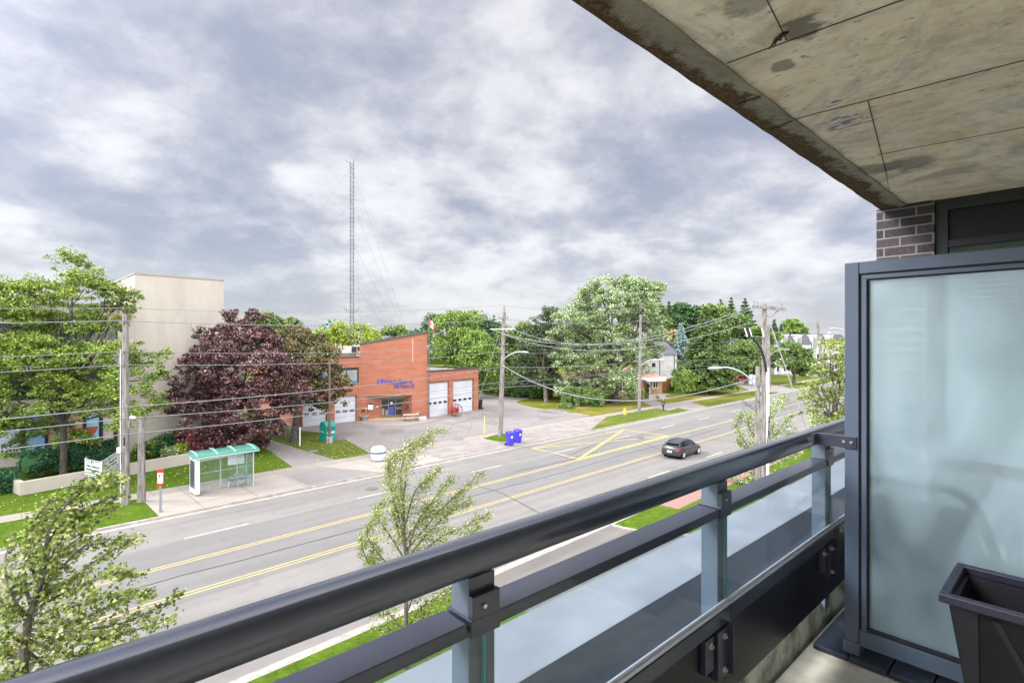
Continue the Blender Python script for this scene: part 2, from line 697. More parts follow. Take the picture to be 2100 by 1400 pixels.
def conifer(name, label, base, h, r, m, bark, tiers=16, spray=.55, group=None, droop=.25, n_per=9, bare=.12, tr=.25, dens=1.0, upturn=0.):
    base = Vector(base)
    t = thing(name, label, 'tree', base, group)
    mb = MB()
    mb.tube([base + Vector((0, 0, -.05)), base + Vector((0, 0, h * .5)), base + Vector((0, 0, h * .985))], [tr, tr * .6, .03], 8)
    cen, alg = [], []
    for i in range(tiers):
        f = i / (tiers - 1)
        z = h * (bare + (1 - bare) * f * .985)
        L = r * (1 - f) ** .85 * (1 if f > .08 else .8) + .18
        k = max(4, int(n_per * (1 - .5 * f)))
        a0 = random.random() * 6.28
        for j in range(k):
            a = a0 + 6.283 * j / k + random.uniform(-.25, .25)
            l = L * random.uniform(.72, 1.12)
            d = Vector((math.cos(a), math.sin(a), 0))
            p0 = base + Vector((0, 0, z))
            pts = [p0 + d * l * q + Vector((0, 0, -droop * l * q ** 1.3 + upturn * l * q ** 3)) for q in (0, .35, .7, 1)]
            mb.tube(pts, [tr * .16 * (1 - f * .7), tr * .1 * (1 - f * .7), .02, .01], 4, cap=False)
            n = max(8, int(l / spray * 26 * dens))
            q = NR.rand(n) ** .75
            pp = np.array(p0) + np.outer(q * l, np.array(d))
            pp[:, 2] += -droop * l * q ** 1.3 + upturn * l * q ** 3
            side = np.array([-d.y, d.x, 0])
            wv = .34 * l * (1 - q * .75)
            pp += np.outer(NR.uniform(-1, 1, n) * wv, side)
            pp[:, 2] -= np.abs(NR.normal(size=n)) * spray * .3
            cen.append(pp)
            al = np.tile(np.array(d), (n, 1)) + np.outer(NR.uniform(-.8, .8, n), side)
            al[:, 2] -= .35
            alg.append(al)
    mb.build('trunk', bark, t, smooth=True)
    cen = np.concatenate(cen); alg = np.concatenate(alg)
    leaf_mesh('crown', cen, spray * NR.uniform(.6, 1.25, len(cen)), m, t, up=.9, asp=.3, along=alg, amix=.75)
    return t


def hedge_mass(name, label, path, width, height, m, base_z=.12, cl_r=.35, n=120, per=28, leaf=.16, cat='hedge', group=None, kind=None, core=None, rag=.12):
    """a clipped or loose row of foliage along a plan path"""
    o = Vector((path[0][0], path[0][1], base_z))
    t = thing(name, label, cat, o, group)
    out = []
    L = [(Vector((path[i + 1][0] - path[i][0], path[i + 1][1] - path[i][1], 0))).length for i in range(len(path) - 1)]
    tot = sum(L) or 1e-3
    for _ in range(n):
        d = random.random() * tot
        i = 0
        while i < len(L) - 1 and d > L[i]:
            d -= L[i]; i += 1
        A = Vector((path[i][0], path[i][1], 0)); B = Vector((path[i + 1][0], path[i + 1][1], 0))
        p = A.lerp(B, d / max(L[i], 1e-3))
        dr = (B - A).normalized() if L[i] > 1e-3 else Vector((1, 0, 0))
        nrm = Vector((-dr.y, dr.x, 0))
        a = random.uniform(0, math.pi)
        q = random.uniform(.75, 1.0)
        off = math.cos(a) * width / 2 * q
        z = base_z + math.sin(a) ** .6 * height * q
        if random.random() < .35:
            z = base_z + random.uniform(.05, .8) * height
        p = p + nrm * off + Vector((0, 0, z)) + Vector((random.gauss(0, rag), random.gauss(0, rag), random.gauss(0, rag)))
        k = int(per * random.uniform(.6, 1.4))
        out.append(np.array(p) + unit(k) * (NR.rand(k) ** .45)[:, None] * cl_r * random.uniform(.6, 1.3))
    cen = np.concatenate(out)
    cen[:, 2] = np.maximum(cen[:, 2], base_z + .03)
    if core is not None:
        mb = MB()
        pts = [Vector((p[0], p[1], base_z + height * .42)) for p in path]
        mb.tube(pts, [min(width, height) * .36] * len(pts), 8)
        mb.build('stem', core, t, smooth=True)
    ob = leaf_mesh('foliage', cen, leaf * NR.uniform(.6, 1.3, len(cen)), m, t)
    return t

# ================================================================ the balcony and its building
def plain(name, c, rough=.5, metal=0., spec=.5, coat=0., var=.06, scale=12):
    return mat(name, c, tuple(x * (1 - var) for x in c), scale, rough, metal, 3, .3, .7, 0, None, spec, coat)


M = {}
M['rail'] = plain('dark painted aluminium', hx('#1d263c'), .36, 0, .6, 1.0, .35, 16)
M['rail_flat'] = plain('satin dark aluminium', hx('#262b3b'), .42, 0, .5, .5, .12, 9)
M['post'] = plain('sky lit grey aluminium', hx('#5b6877'), .4, 0, .5, 0, .08, 8)
M['frame'] = plain('blue grey painted frame', hx('#4d586a'), .38, 0, .5, .05, .1, 5)
M['frame_dark'] = plain('dark gasket', hx('#12151f'), .6)
M['fascia'] = plain('black fascia sheet', hx('#16151f'), .35, 0, .4, 0, .2, 3)
M['steel'] = plain('bolt steel', (.6, .58, .55), .3, .9)
M['track'] = plain('brushed track', hx('#b9bdc6'), .35, .3)
M['teal'] = plain('green glass edge', hx('#1f8f86'), .1, 0, .6)
M['tile'] = plain('dark deck tile', hx('#262f3c'), .55, 0, .4, 0, .25, 8)
M['window_frame'] = plain('black window frame', hx('#26262e'), .45)


def facing_fresnel(nt, f0=.04):
    lw = nd(nt, 'ShaderNodeLayerWeight'); lw.inputs['Blend'].default_value = .5
    p = math_(nt, 'POWER', lw.outputs['Facing'], 5.0)
    return math_(nt, 'ADD', math_(nt, 'MULTIPLY', p, 1 - f0), f0)


def glass_mat(name, tint, film=.08, refl=.1, filmc=(.75, .8, .85)):
    m = bpy.data.materials.new(name)
    m.use_nodes = True
    nt = m.node_tree
    nt.nodes.clear()
    tr = nd(nt, 'ShaderNodeBsdfTransparent'); tr.inputs[0].default_value = (*tint, 1)
    gl = nd(nt, 'ShaderNodeBsdfGlossy'); gl.inputs['Roughness'].default_value = .03
    df = nd(nt, 'ShaderNodeBsdfDiffuse'); df.inputs[0].default_value = (*filmc, 1)
    fr = facing_fresnel(nt)
    sm = noise(nt, pos_(nt), 2.5, 6, .65, 1.0, (1, 1, 3))
    f1 = math_(nt, 'MULTIPLY', ramp(nt, sm, [(.4, (.35, .35, .35)), (.75, (1, 1, 1))]), film)
    a = nd(nt, 'ShaderNodeMixShader'); lk(nt, f1, a.inputs[0]); lk(nt, tr.outputs[0], a.inputs[1]); lk(nt, df.outputs[0], a.inputs[2])
    b = nd(nt, 'ShaderNodeMixShader')
    lk(nt, math_(nt, 'MULTIPLY', fr, refl * 10), b.inputs[0]); lk(nt, a.outputs[0], b.inputs[1]); lk(nt, gl.outputs[0], b.inputs[2])
    o = nd(nt, 'ShaderNodeOutputMaterial'); lk(nt, b.outputs[0], o.inputs[0])
    return m


M['glass'] = glass_mat('balcony glass', (.86, .92, .94), .10, .055)
M['win'] = plain('dark window pane', hx('#232c2d'), .06, 0, .9)
M['shelter_glass'] = glass_mat('shelter glass', (.84, .92, .88), .06, .08)


def frosted():
    m = bpy.data.materials.new('frosted privacy glass')
    m.use_nodes = True
    nt = m.node_tree
    nt.nodes.clear()
    rf = nd(nt, 'ShaderNodeBsdfRefraction'); rf.inputs['Roughness'].default_value = .16; rf.inputs['IOR'].default_value = 1.12
    rf.inputs[0].default_value = (.82, .95, 1, 1)
    tl = nd(nt, 'ShaderNodeBsdfTranslucent'); tl.inputs[0].default_value = (.80, .95, 1, 1)
    df = nd(nt, 'ShaderNodeBsdfDiffuse'); df.inputs[0].default_value = (.60, .79, .88, 1)
    gl = nd(nt, 'ShaderNodeBsdfGlossy'); gl.inputs['Roughness'].default_value = .09
    fr = facing_fresnel(nt)
    a = nd(nt, 'ShaderNodeMixShader'); a.inputs[0].default_value = .55; lk(nt, rf.outputs[0], a.inputs[1]); lk(nt, tl.outputs[0], a.inputs[2])
    sm = noise(nt, axes(nt, BV, UP, None), 1.4, 6, .6, .8, (1.2, .8, 1))
    b = nd(nt, 'ShaderNodeMixShader'); lk(nt, math_(nt, 'MULTIPLY', ramp(nt, sm, [(.42, (.35, .35, .35)), (.66, (1, 1, 1))]), .36), b.inputs[0]); lk(nt, a.outputs[0], b.inputs[1]); lk(nt, df.outputs[0], b.inputs[2])
    d = nd(nt, 'ShaderNodeMixShader'); lk(nt, fr, d.inputs[0]); lk(nt, b.outputs[0], d.inputs[1]); lk(nt, gl.outputs[0], d.inputs[2])
    o = nd(nt, 'ShaderNodeOutputMaterial'); lk(nt, d.outputs[0], o.inputs[0])
    return m


M['frosted'] = frosted()


def soffit_mat(name, c1, c2, edge=False, marks=()):
    m, nt, b = base_mat(name)
    v = axes(nt, BU, BV, None)
    big = noise(nt, v, 1.3, 7, .66, .6)
    grain = noise(nt, v, 8, 8, .75, .2, (1, .55, 1))
    spots = noise(nt, v, 24, 5, .75, .2, (1, .45, 1))
    col = ramp(nt, big, [(.34, c2), (.5, c1), (.64, hx('#e9d9b4'))])
    orange = noise(nt, v, 2.6, 7, .68, .5, (1, .8, 1))
    col = mix3(nt, math_(nt, 'MULTIPLY', ramp(nt, orange, [(.5, (0, 0, 0)), (.7, (1, 1, 1))]), .45), col, hx('#c39f70'))
    grey = noise(nt, v, 1.5, 7, .68, 1.0, (.8, 1, 1))
    col = mix3(nt, math_(nt, 'MULTIPLY', ramp(nt, grey, [(.52, (0, 0, 0)), (.66, (1, 1, 1))]), .62), col, hx('#94979a'))
    col = mix3(nt, math_(nt, 'MULTIPLY', ramp(nt, grain, [(.36, (1, 1, 1)), (.54, (0, 0, 0))]), .34), col, hx('#9b8868'))
    col = mix3(nt, math_(nt, 'MULTIPLY', ramp(nt, spots, [(.3, (1, 1, 1)), (.42, (0, 0, 0))]), .75), col, hx('#4f4636'))
    if edge:
        rust = noise(nt, v, 9, 8, .8, .4)
        dk = noise(nt, v, 2.6, 7, .7, .6, (.7, 1, 1))
        out = math_(nt, 'MULTIPLY', math_(nt, 'SUBTRACT', proj(nt, BV), 1.125), 1.5)
        pits = noise(nt, v, 45, 4, .7)
        col = ramp(nt, dk, [(.35, hx('#7b7566')), (.6, hx('#a09a88'))])
        f = math_(nt, 'ADD', math_(nt, 'ADD', math_(nt, 'MULTIPLY', rust, .5), math_(nt, 'MULTIPLY', dk, .5)), out)
        col = mix3(nt, ramp(nt, f, [(.5, (0, 0, 0)), (.58, (.92, .92, .92))]), col, hx('#443222'))
        col = mix3(nt, math_(nt, 'MULTIPLY', math_(nt, 'MULTIPLY', ramp(nt, f, [(.52, (0, 0, 0)), (.6, (1, 1, 1))]), ramp(nt, pits, [(.5, (0, 0, 0)), (.6, (1, 1, 1))])), .7), col, hx('#7d6238'))
        col = mix3(nt, math_(nt, 'MULTIPLY', ramp(nt, pits, [(.3, (1, 1, 1)), (.42, (0, 0, 0))]), .7), col, hx('#35302a'))
    for (px, py, r, cc, k) in marks:      # damp patches and a rub of blue chalk where they are on the ceiling
        q = Vector(((px - 1050) / F, 1, (700 - py) / F)); q = q * (1.212 / q.z); q.z += H
        vd = nd(nt, 'ShaderNodeVectorMath', operation='DISTANCE'); lk(nt, pos_(nt), vd.inputs[0]); vd.inputs[1].default_value = q
        g_ = math_(nt, 'SUBTRACT', 1.0, math_(nt, 'DIVIDE', vd.outputs['Value'], r), clamp=True)
        blue = cc[2] > cc[0] * 1.3
        n_ = noise(nt, v, 26 if blue else 6, 7, .75, .4, (1, .4, 1))
        f_ = ramp(nt, math_(nt, 'ADD', math_(nt, 'MULTIPLY', g_, .22 if blue else .5), math_(nt, 'MULTIPLY', n_, 1.0 if blue else .8)), [(.655, (0, 0, 0)), (.72, (1, 1, 1))])
        col = mix3(nt, math_(nt, 'MULTIPLY', f_, k), col, cc)
    lk(nt, col, b.inputs['Base Color'])
    b.inputs['Roughness'].default_value = .9
    b.inputs['Specular IOR Level'].default_value = .2
    bump(nt, b, grain, .35, .01)
    return m


M['soffit'] = soffit_mat('formed concrete', hx('#efe3cd'), hx('#d6cab2'), False,
    [(1735, 250, .26, hx('#5a5c94'), .85), (1712, 208, .1, hx('#5a5c94'), .8), (1640, 64, .16, hx('#5c584e'), .8), (1608, 134, .1, hx('#6a6355'), .7), (1795, 350, .42, hx('#77726a'), .7), (1850, 338, .42, hx('#77726a'), .7), (1530, 5, .2, hx('#77756e'), .6)])
M['soffit_edge'] = soffit_mat('stained slab edge', hx('#9d967e'), hx('#7b7562'), True)
M['floor'] = mat('balcony concrete floor', hx('#c9c6b6'), hx('#8e8e82'), 3.2, .85, 0, 8, .36, .58, .1)
M['upstand'] = mat('rough concrete upstand', hx('#c2c6b6'), hx('#6d7468'), 7, .9, 0, 9, .34, .56, .3)
M['stain'] = mat('grey damp stain', hx('#8a857a'), hx('#6f6a60'), 9, .95)


def brick_wall(name, c1, c2, mortar, ax, bw, rh, ms, off=(0, 0, 0)):
    m, nt, b = base_mat(name)
    v = axes(nt, ax, UP, None)
    mp = nd(nt, 'ShaderNodeMapping'); mp.inputs['Location'].default_value = off
    lk(nt, v, mp.inputs[0])
    bt = nd(nt, 'ShaderNodeTexBrick')
    bt.inputs['Scale'].default_value = 1
    bt.inputs['Brick Width'].default_value = bw
    bt.inputs['Row Height'].default_value = rh
    bt.inputs['Mortar Size'].default_value = ms
    bt.inputs['Mortar Smooth'].default_value = .1
    bt.inputs['Color1'].default_value = (*c1, 1)
    bt.inputs['Color2'].default_value = (*c2, 1)
    bt.inputs['Mortar'].default_value = (*mortar, 1)
    lk(nt, mp.outputs[0], bt.inputs['Vector'])
    sp = noise(nt, pos_(nt), 30, 5, .7)
    bl = noise(nt, pos_(nt), 4, 4, .6)
    col = mix3(nt, math_(nt, 'MULTIPLY', ramp(nt, sp, [(.52, (0, 0, 0)), (.72, (1, 1, 1))]), .25), bt.outputs[0], mortar)
    col = mix3(nt, math_(nt, 'MULTIPLY', ramp(nt, bl, [(.55, (0, 0, 0)), (.75, (1, 1, 1))]), .3), col, mortar)
    lk(nt, col, b.inputs['Base Color'])
    b.inputs['Roughness'].default_value = .85
    bump(nt, b, bt.outputs['Fac'], -.5, .01)
    return m


M['dark_brick'] = brick_wall('dark brown brick', hx('#2e2a2e'), hx('#453b3e'), hx('#7d7878'), BV, .235, .083, .0065, (.05, .028, 0))
ZF, ZC = -1.5, 1.2
bl = thing('apartment_building', 'building of dark brick and stained concrete that the balcony belongs to', 'building', Bp(0, 0, -H))
# floor slab with its raised outer kerb
mb = MB(); mb.boxf(Bp, -4, 5.7, -.8, .93, ZF - .2, ZF); mb.build('balcony_floor', M['floor'], bl)
mb = MB()
N_ = 60
for i in range(N_):
    a, c = -4 + 9.7 * i / N_, -4 + 9.7 * (i + 1) / N_
    w = lambda u: .012 * math.sin(u * .9) + .0015 * math.sin(u * 17)
    mb.hexa([Bp(a, .93 + w(a), ZF - .2), Bp(c, .93 + w(c), ZF - .2), Bp(c, 1.13, ZF - .2), Bp(a, 1.13, ZF - .2),
             Bp(a, .955 + w(a) * .5, ZF + .12), Bp(c, .955 + w(c) * .5, ZF + .12), Bp(c, 1.13, ZF + .12), Bp(a, 1.13, ZF + .12)])
mb.build('concrete_upstand', M['upstand'], bl)
# slab overhead: flat soffit, lower drip band along its outer edge
mb = MB(); mb.boxf(Bp, -4, 6.6, -.8, 1.09, ZC + .012, ZC + .2); mb.build('balcony_ceiling', M['soffit'], bl)
mb = MB()
N_ = 90
for i in range(N_):
    a, c = -4 + 10.6 * i / N_, -4 + 10.6 * (i + 1) / N_
    w = lambda u: 1.203 + .012 * (u + .3) + .0022 * math.sin(u * 9) + .0018 * math.sin(u * 23) + .0012 * math.sin(u * 61)
    iv = lambda u: 1.062 + .02 * (u / 5.7) + .003 * math.sin(u * 13)
    if a > 5.72: break
    mb.hexa([Bp(a, iv(a), ZC), Bp(c, iv(c), ZC), Bp(c, w(c), ZC - .002), Bp(a, w(a), ZC - .002),
             Bp(a, iv(a), ZC + .2), Bp(c, iv(c), ZC + .2), Bp(c, w(c), ZC + .2), Bp(a, w(a), ZC + .2)])
mb.build('slab_edge', M['soffit_edge'], bl)
# board joints of the formwork
mb = MB()


def soff_line(x0, y0, x1, y1, wd=.005, z=ZC + .009):
    a = Vector(((x0 - 1050) / F, 1, (700 - y0) / F)); c = Vector(((x1 - 1050) / F, 1, (700 - y1) / F))
    A = a * (z / a.z); B = c * (z / c.z)
    A.z = B.z = H + z
    d = (B - A).normalized(); nrm = Vector((-d.y, d.x, 0)) * wd / 2
    k = Vector((0, 0, .004))
    mb.hexa([A - nrm, B - nrm, B + nrm, A + nrm, A - nrm + k, B - nrm + k, B + nrm + k, A + nrm + k])


for l in [(1490, 131, 1855, 0, .0042), (1630, 245, 2100, 125, .0045), (1780, 208, 1818, 358, .004), (1572, 0, 1614, 84, .003), (1818, 358, 1828, 422, .002), (1800, 318, 2100, 262, .0018)]:
    soff_line(*l)
for l in [(1508, 217, 1558, 199, .007), (1578, 268, 1625, 249, .006)]:
    soff_line(*l, z=ZC - .006)
mb.build('formwork_joint', plain('joint dirt', hx('#3d372c'), .9), bl)
# the end wall, its brick return and window
U1 = 5.7
mb = MB(); mb.boxf(Bp, U1, U1 + .35, .885, 1.30, -H, ZC - .002); mb.build('brick_pier', M['dark_brick'], bl)
mb = MB(); mb.boxf(Bp, U1 + .1, U1 + .35, -.8, .885, -H, ZF + .5); mb.build('wall', plain('pale lower wall', hx('#8b949b'), .7), bl)
wf = MB()
wf.boxf(Bp, U1 + .04, U1 + .16, -.8, .884, ZC - .085, ZC + .01)
wf.boxf(Bp, U1 + .04, U1 + .16, .80, .884, ZF + .5, ZC - .085)
wf.boxf(Bp, U1 + .05, U1 + .15, -.8, .80, ZC - .40, ZC - .34)
wf.boxf(Bp, U1 + .05, U1 + .15, -.8, .80, ZF + .5, ZF + .56)
wi = wf.build('window', M['window_frame'], bl)
MB().boxf(Bp, U1 + .09, U1 + .11, -.8, .80, ZC - .34, ZC - .085).build('panel', M['fascia'], wi)
MB().boxf(Bp, U1 + .09, U1 + .11, -.8, .80, ZC - .62, ZC - .40).build('pane', plain('green tinted window pane', hx('#44564a'), .08, 0, .8), wi)
mb = MB()
for k_ in range(34):
    z_ = ZF + .56 + k_ * .0445
    mb.boxf(Bp, U1 + .085, U1 + .1, -.8, .80, z_, z_ + .038)
mb.build('blind', plain('pale window blind', hx('#848f98'), .6), wi)
# unseen facade behind the viewer, made pale to bounce light into the balcony
mb = MB(); mb.boxf(Bp, -4, 6.05, -1.1, -.8, -H, ZC + .25); mb.build('facade', plain('pale bounce facade', hx('#e0ddd6'), .7), bl)
mb = MB(); mb.boxf(Bp, -4, 5.7, .9, 1.12, -H + .12, -4.4); mb.build('lower_facade', M['dark_brick'], bl)
# fixture of rusty wire left in the soffit, marks of blue chalk and damp
sw = Bp(0, 0, 0)


def soff_pt(px, py, dz=0.):
    a = Vector(((px - 1050) / F, 1, (700 - py) / F)); z = ZC + .012 + dz
    A = a * (z / a.z)
    return Vector((A.x, A.y, H + z))


wr = MB(); wr.tube([soff_pt(1617, 66), soff_pt(1605, 70, -.006), soff_pt(1592, 80, -.01), soff_pt(1578, 101, -.02)], [.005, .006, .005, .002], 5)
wr.tube([soff_pt(1605, 72, -.004), soff_pt(1600, 82, -.012), soff_pt(1594, 82, -.01), soff_pt(1586, 98, -.02)], [.004, .005, .004, .002], 5)
o = wr.build('tie_wire', plain('rusty wire', hx('#2a1a12'), .8), origin=soff_pt(1617, 66), smooth=True)
tag(o, 'bent rusty tie wire sticking out of the concrete ceiling', 'wire')


# railing ------------------------------------------------------
rl = thing('balcony_railing', 'dark metal railing with clear glass panels along the balcony edge', 'railing', Bp(0, .95, ZF))
prof = []
vc, zcn, hw, hh = .962, -.490, .041, .037
for i in range(24):
    t = 2 * math.pi * i / 24
    c_, s_ = math.cos(t), math.sin(t)
    prof.append((vc + hw * math.copysign(abs(c_) ** .62, c_), zcn + (hh if s_ > 0 else .042) * math.copysign(abs(s_) ** (.95 if s_ > 0 else .5), s_)))
mb = MB()
us = [-3.0, 5.66]
vs = [Bp(u, v, z) for u in us for v, z in prof]
n = len(prof)
mb.add(vs, [(i, i + n, (i + 1) % n + n, (i + 1) % n) for i in range(n)] + [tuple(range(n)), tuple(range(n, 2 * n))[::-1]])
mb.build('handrail', M['rail'], rl, smooth=True)
PU = [-1.61, -.42, .752, 1.925, 3.124, 4.3, 5.45]
for i, u in enumerate(PU):
    # a blade post: flank coloured as sky-lit, inner face coloured as shaded, clamp below the handrail
    mb = MB(); mb.boxf(Bp, u - .028, u + .044, .934, 1.0, -1.42, -.53)
    po = mb.build('post', M['post'], rl, bevel=.003)
    MB().boxf(Bp, u - .029, u + .045, .9315, .9338, -1.0, -.53).build('shaded_face', M['rail_flat'], po)
    mb = MB(); mb.boxf(Bp, u - .031, u + .048, .915, .931, -.618, -.566); mb.boxf(Bp, u - .034, u + .05, .916, 1.01, -.6585, -.6175)
    cl = mb.build('clamp', M['rail_flat'], po, bevel=.002)
    c0 = Bp(u, .914, -.592)
    MB().tube([c0 + BV * .002, c0 - BV * .005], .005, 8).build('bolt', M['steel'], cl, smooth=True)
    mb = MB(); mb.boxf(Bp, u - .105, u - .03, .893, .9205, -1.22, -1.045); mb.boxf(Bp, u - .0295, u - .023, .872, .9205, -1.22, -1.03)
    mb.boxf(Bp, u - .185, u - .125, .90, .9205, -1.17, -1.05)
    br = mb.build('bracket', M['rail_flat'], rl, bevel=.002)
    for (du, dz) in ((-.062, -1.07), (-.062, -1.19), (-.152, -1.075)):
        c0 = Bp(u + du, .892 if du > -.1 else .899, dz)
        MB().tube([c0 + BV * .004, c0 - BV * .004], .0115, 10).tube([c0, c0 - BV * .012], .006, 6).build('bolt', M['steel'], br, smooth=True)
for i in range(len(PU) - 1):
    a, b = PU[i] + .05, PU[i + 1] - .042
    mb = MB(); mb.boxf(Bp, a, b, .922, 1.008, -.653, -.622); mb.build('mid_rail', M['rail_flat'], rl, bevel=.002)
    a, b = PU[i] + .008, PU[i + 1] + .002
    g = MB().boxf(Bp, a, b, .918, .926, -.985, -.651).build('glass_panel', M['glass'], rl)
    mb = MB(); mb.boxf(Bp, a - .005, a - .0005, .918, .926, -.985, -.655); mb.build('glass_edge', M['teal'], g)
    mb = MB(); mb.boxf(Bp, PU[i] + .012, PU[i + 1] + .006, .911, .9172, -.975, -.962); mb.boxf(Bp, PU[i] + .012, PU[i + 1] + .006, .903, .9105, -.983, -.973)
    tr_ = mb.build('glazing_track', M['track'], rl)
    mb = MB(); mb.boxf(Bp, PU[i] + .012, PU[i + 1] + .006, .9, .931, -1.04, -.986); mb.build('bottom_rail', M['rail_flat'], rl, bevel=.002)
    mb = MB(); mb.boxf(Bp, PU[i] + .004, PU[i + 1] - .0, .921, .929, -1.335, -1.041); mb.build('fascia_panel', M['fascia'], rl)

# privacy screen ----------------------------------------------
US = 2.866
sc_t = thing('privacy_screen', 'frosted glass privacy screen in a blue grey metal frame', 'screen', Bp(US + .03, .2, ZF))
V0 = .782
mb = MB(); mb.boxf(Bp, US, US + .06, V0 - .058, V0, ZF + .012, .372); mb.build('post', M['frame'], sc_t, bevel=.003)
mb = MB(); mb.boxf(Bp, US, US + .06, -.78, V0 - .06, .316, .372); mb.build('top_frame', M['frame'], sc_t, bevel=.003)
mb = MB(); mb.boxf(Bp, US, US + .06, -.78, V0 - .06, ZF + .075, ZF + .15); mb.build('bottom_frame', M['frame'], sc_t, bevel=.003)
mb = MB(); mb.boxf(Bp, US + .012, US + .048, -.78, V0 - .0595, .309, .3155); mb.boxf(Bp, US + .012, US + .048, V0 - .067, V0 - .0585, ZF + .15, .309); mb.build('gasket', M['frame_dark'], sc_t)
mb = MB(); mb.boxf(Bp, US + .006, US + .05, -.78, V0 - .068, .290, .3085); mb.boxf(Bp, US + .006, US + .05, V0 - .088, V0 - .0675, ZF + .15, .290); mb.build('inner_frame', M['frame'], sc_t, bevel=.002)
mb = MB(); mb.boxf(Bp, US + .02, US + .04, -.78, V0 - .095, .2845, .2895); mb.boxf(Bp, US + .02, US + .04, V0 - .095, V0 - .0885, ZF + .165, .2845); mb.boxf(Bp, US + .004, US + .05, -.78, V0 - .0885, ZF + .1505, ZF + .165); mb.build('seal', M['frame_dark'], sc_t)
gp_ = MB().boxf(Bp, US + .026, US + .034, -.78, V0 - .0955, ZF + .1655, .284).build('glass_panel', M['frosted'], sc_t)
gp_.data.materials.append(glass_mat('clear back of the glass', (.93, .97, .98), .0, .1))
for p_ in gp_.data.polygons:          # the frosting is on the face toward the viewer, the rest of the pane is clear
    p_.material_index = 0 if p_.normal.dot(BU) < -.9 else 1
mb = MB(); mb.boxf(Bp, US - .035, US + .095, V0 - .095, V0 + .03, ZF + .001, ZF + .012); mb.boxf(Bp, US - .006, US + .066, V0 - .064, V0 + .006, ZF + .012, ZF + .085)
bp_ = mb.build('base_plate', M['frame'], sc_t, bevel=.002)
for du, dv in ((-.018, -.03), (.078, -.03)):
    c0 = Bp(US + du, V0 + dv, ZF + .012)
    MB().tube([c0, c0 + UP * .008], .009, 8).build('bolt', M['steel'], bp_, smooth=True)
mb = MB(); mb.boxf(Bp, US - .008, US - .002, V0 - .05, V0 + .12, -.505, -.448); mb.boxf(Bp, US - .06, US - .0085, V0 + .114, V0 + .1205, -.505, -.448)
sb = mb.build('rail_bracket', M['rail_flat'], sc_t, bevel=.0015)
for dv in (-.03, .0):
    c0 = Bp(US - .008, V0 + dv, -.475)
    MB().tube([c0, c0 - BU * .006], .0065, 8).build('bolt', M['steel'], sb, smooth=True)

# planter -----------------------------------------------------
pl = thing('planter', 'tall dark tapered planter box standing against the frosted screen', 'planter', Bp(2.6, 0, ZF))
pm = plain('dark wood grain plastic', hx('#0f0e14'), .45, 0, .3, 0, .35, 5)
u0, u1, v0, v1, zt = 2.405, 2.80, -.62, .362, -.9


def taper(k):   # inset with depth
    return (u0 + k, u1 - k, v0 + k, v1 - k)


a = taper(.025); b = taper(.10); ti = .02
mb = MB()
for (i0, i1) in ((0, 1),):
    o8 = [Bp(b[0], b[2], ZF + .01), Bp(b[1], b[2], ZF + .01), Bp(b[1], b[3], ZF + .01), Bp(b[0], b[3], ZF + .01), Bp(a[0], a[2], zt - .03), Bp(a[1], a[2], zt - .03), Bp(a[1], a[3], zt - .03), Bp(a[0], a[3], zt - .03)]
    i8 = [Bp(b[0] + ti, b[2] + ti, ZF + .14), Bp(b[1] - ti, b[2] + ti, ZF + .14), Bp(b[1] - ti, b[3] - ti, ZF + .14), Bp(b[0] + ti, b[3] - ti, ZF + .14), Bp(a[0] + ti, a[2] + ti, zt - .03), Bp(a[1] - ti, a[2] + ti, zt - .03), Bp(a[1] - ti, a[3] - ti, zt - .03), Bp(a[0] + ti, a[3] - ti, zt - .03)]
    mb.add(o8 + i8, [(3, 2, 1, 0), (0, 1, 5, 4), (1, 2, 6, 5), (2, 3, 7, 6), (3, 0, 4, 7), (8, 9, 10, 11), (12, 13, 9, 8), (13, 14, 10, 9), (14, 15, 11, 10), (15, 12, 8, 11), (4, 5, 13, 12), (5, 6, 14, 13), (6, 7, 15, 14), (7, 4, 12, 15)])
mb.build('body', pm, pl)
mb = MB(); k = .03
for (x0, x1, y0, y1) in ((u0, u0 + k, v0, v1), (u1 - k, u1, v0, v1), (u0 + k, u1 - k, v0, v0 + k), (u0 + k, u1 - k, v1 - k, v1)):
    mb.boxf(Bp, x0, x1, y0, y1, zt - .034, zt)
mb.build('rim', plain('worn planter rim', hx('#232334'), .4, 0, .5, 0, .3, 12), pl, bevel=.006)
mb = MB()


def on_front(v, t, off=-.004):   # point of the street-facing slope of the planter, t = 0 top, 1 bottom
    uu = a[0] + (b[0] - a[0]) * t + off
    return Bp(uu, v, (zt - .034) + (ZF + .01 - zt + .034) * t)


for vv, dv in ((a[3] - .005, -.075),):
    mb.hexa([on_front(v_, t_, o_) for (v_, t_, o_) in ((vv + dv, 1, 0), (vv + dv, 1, -.006), (b[3] - .003, 1, -.006), (b[3] - .003, 1, 0), (vv + dv, 0, 0), (vv + dv, 0, -.006), (vv, 0, -.006), (vv, 0, 0))])
for j in range(3):
    A1 = on_front(.22 - j * .3, .04, 0); A2 = on_front(-.02 - j * .3, .95, 0)
    A1b = on_front(.20 - j * .3, .04, 0); A2b = on_front(-.04 - j * .3, .95, 0)
    kk = -BU * .004
    mb.hexa([A2, A2 + kk, A2b + kk, A2b, A1, A1 + kk, A1b + kk, A1b])
mb.build('trim_board', plain('dark plank trim', hx('#14141b'), .45, 0, .5, 0, .3, 6), pl)

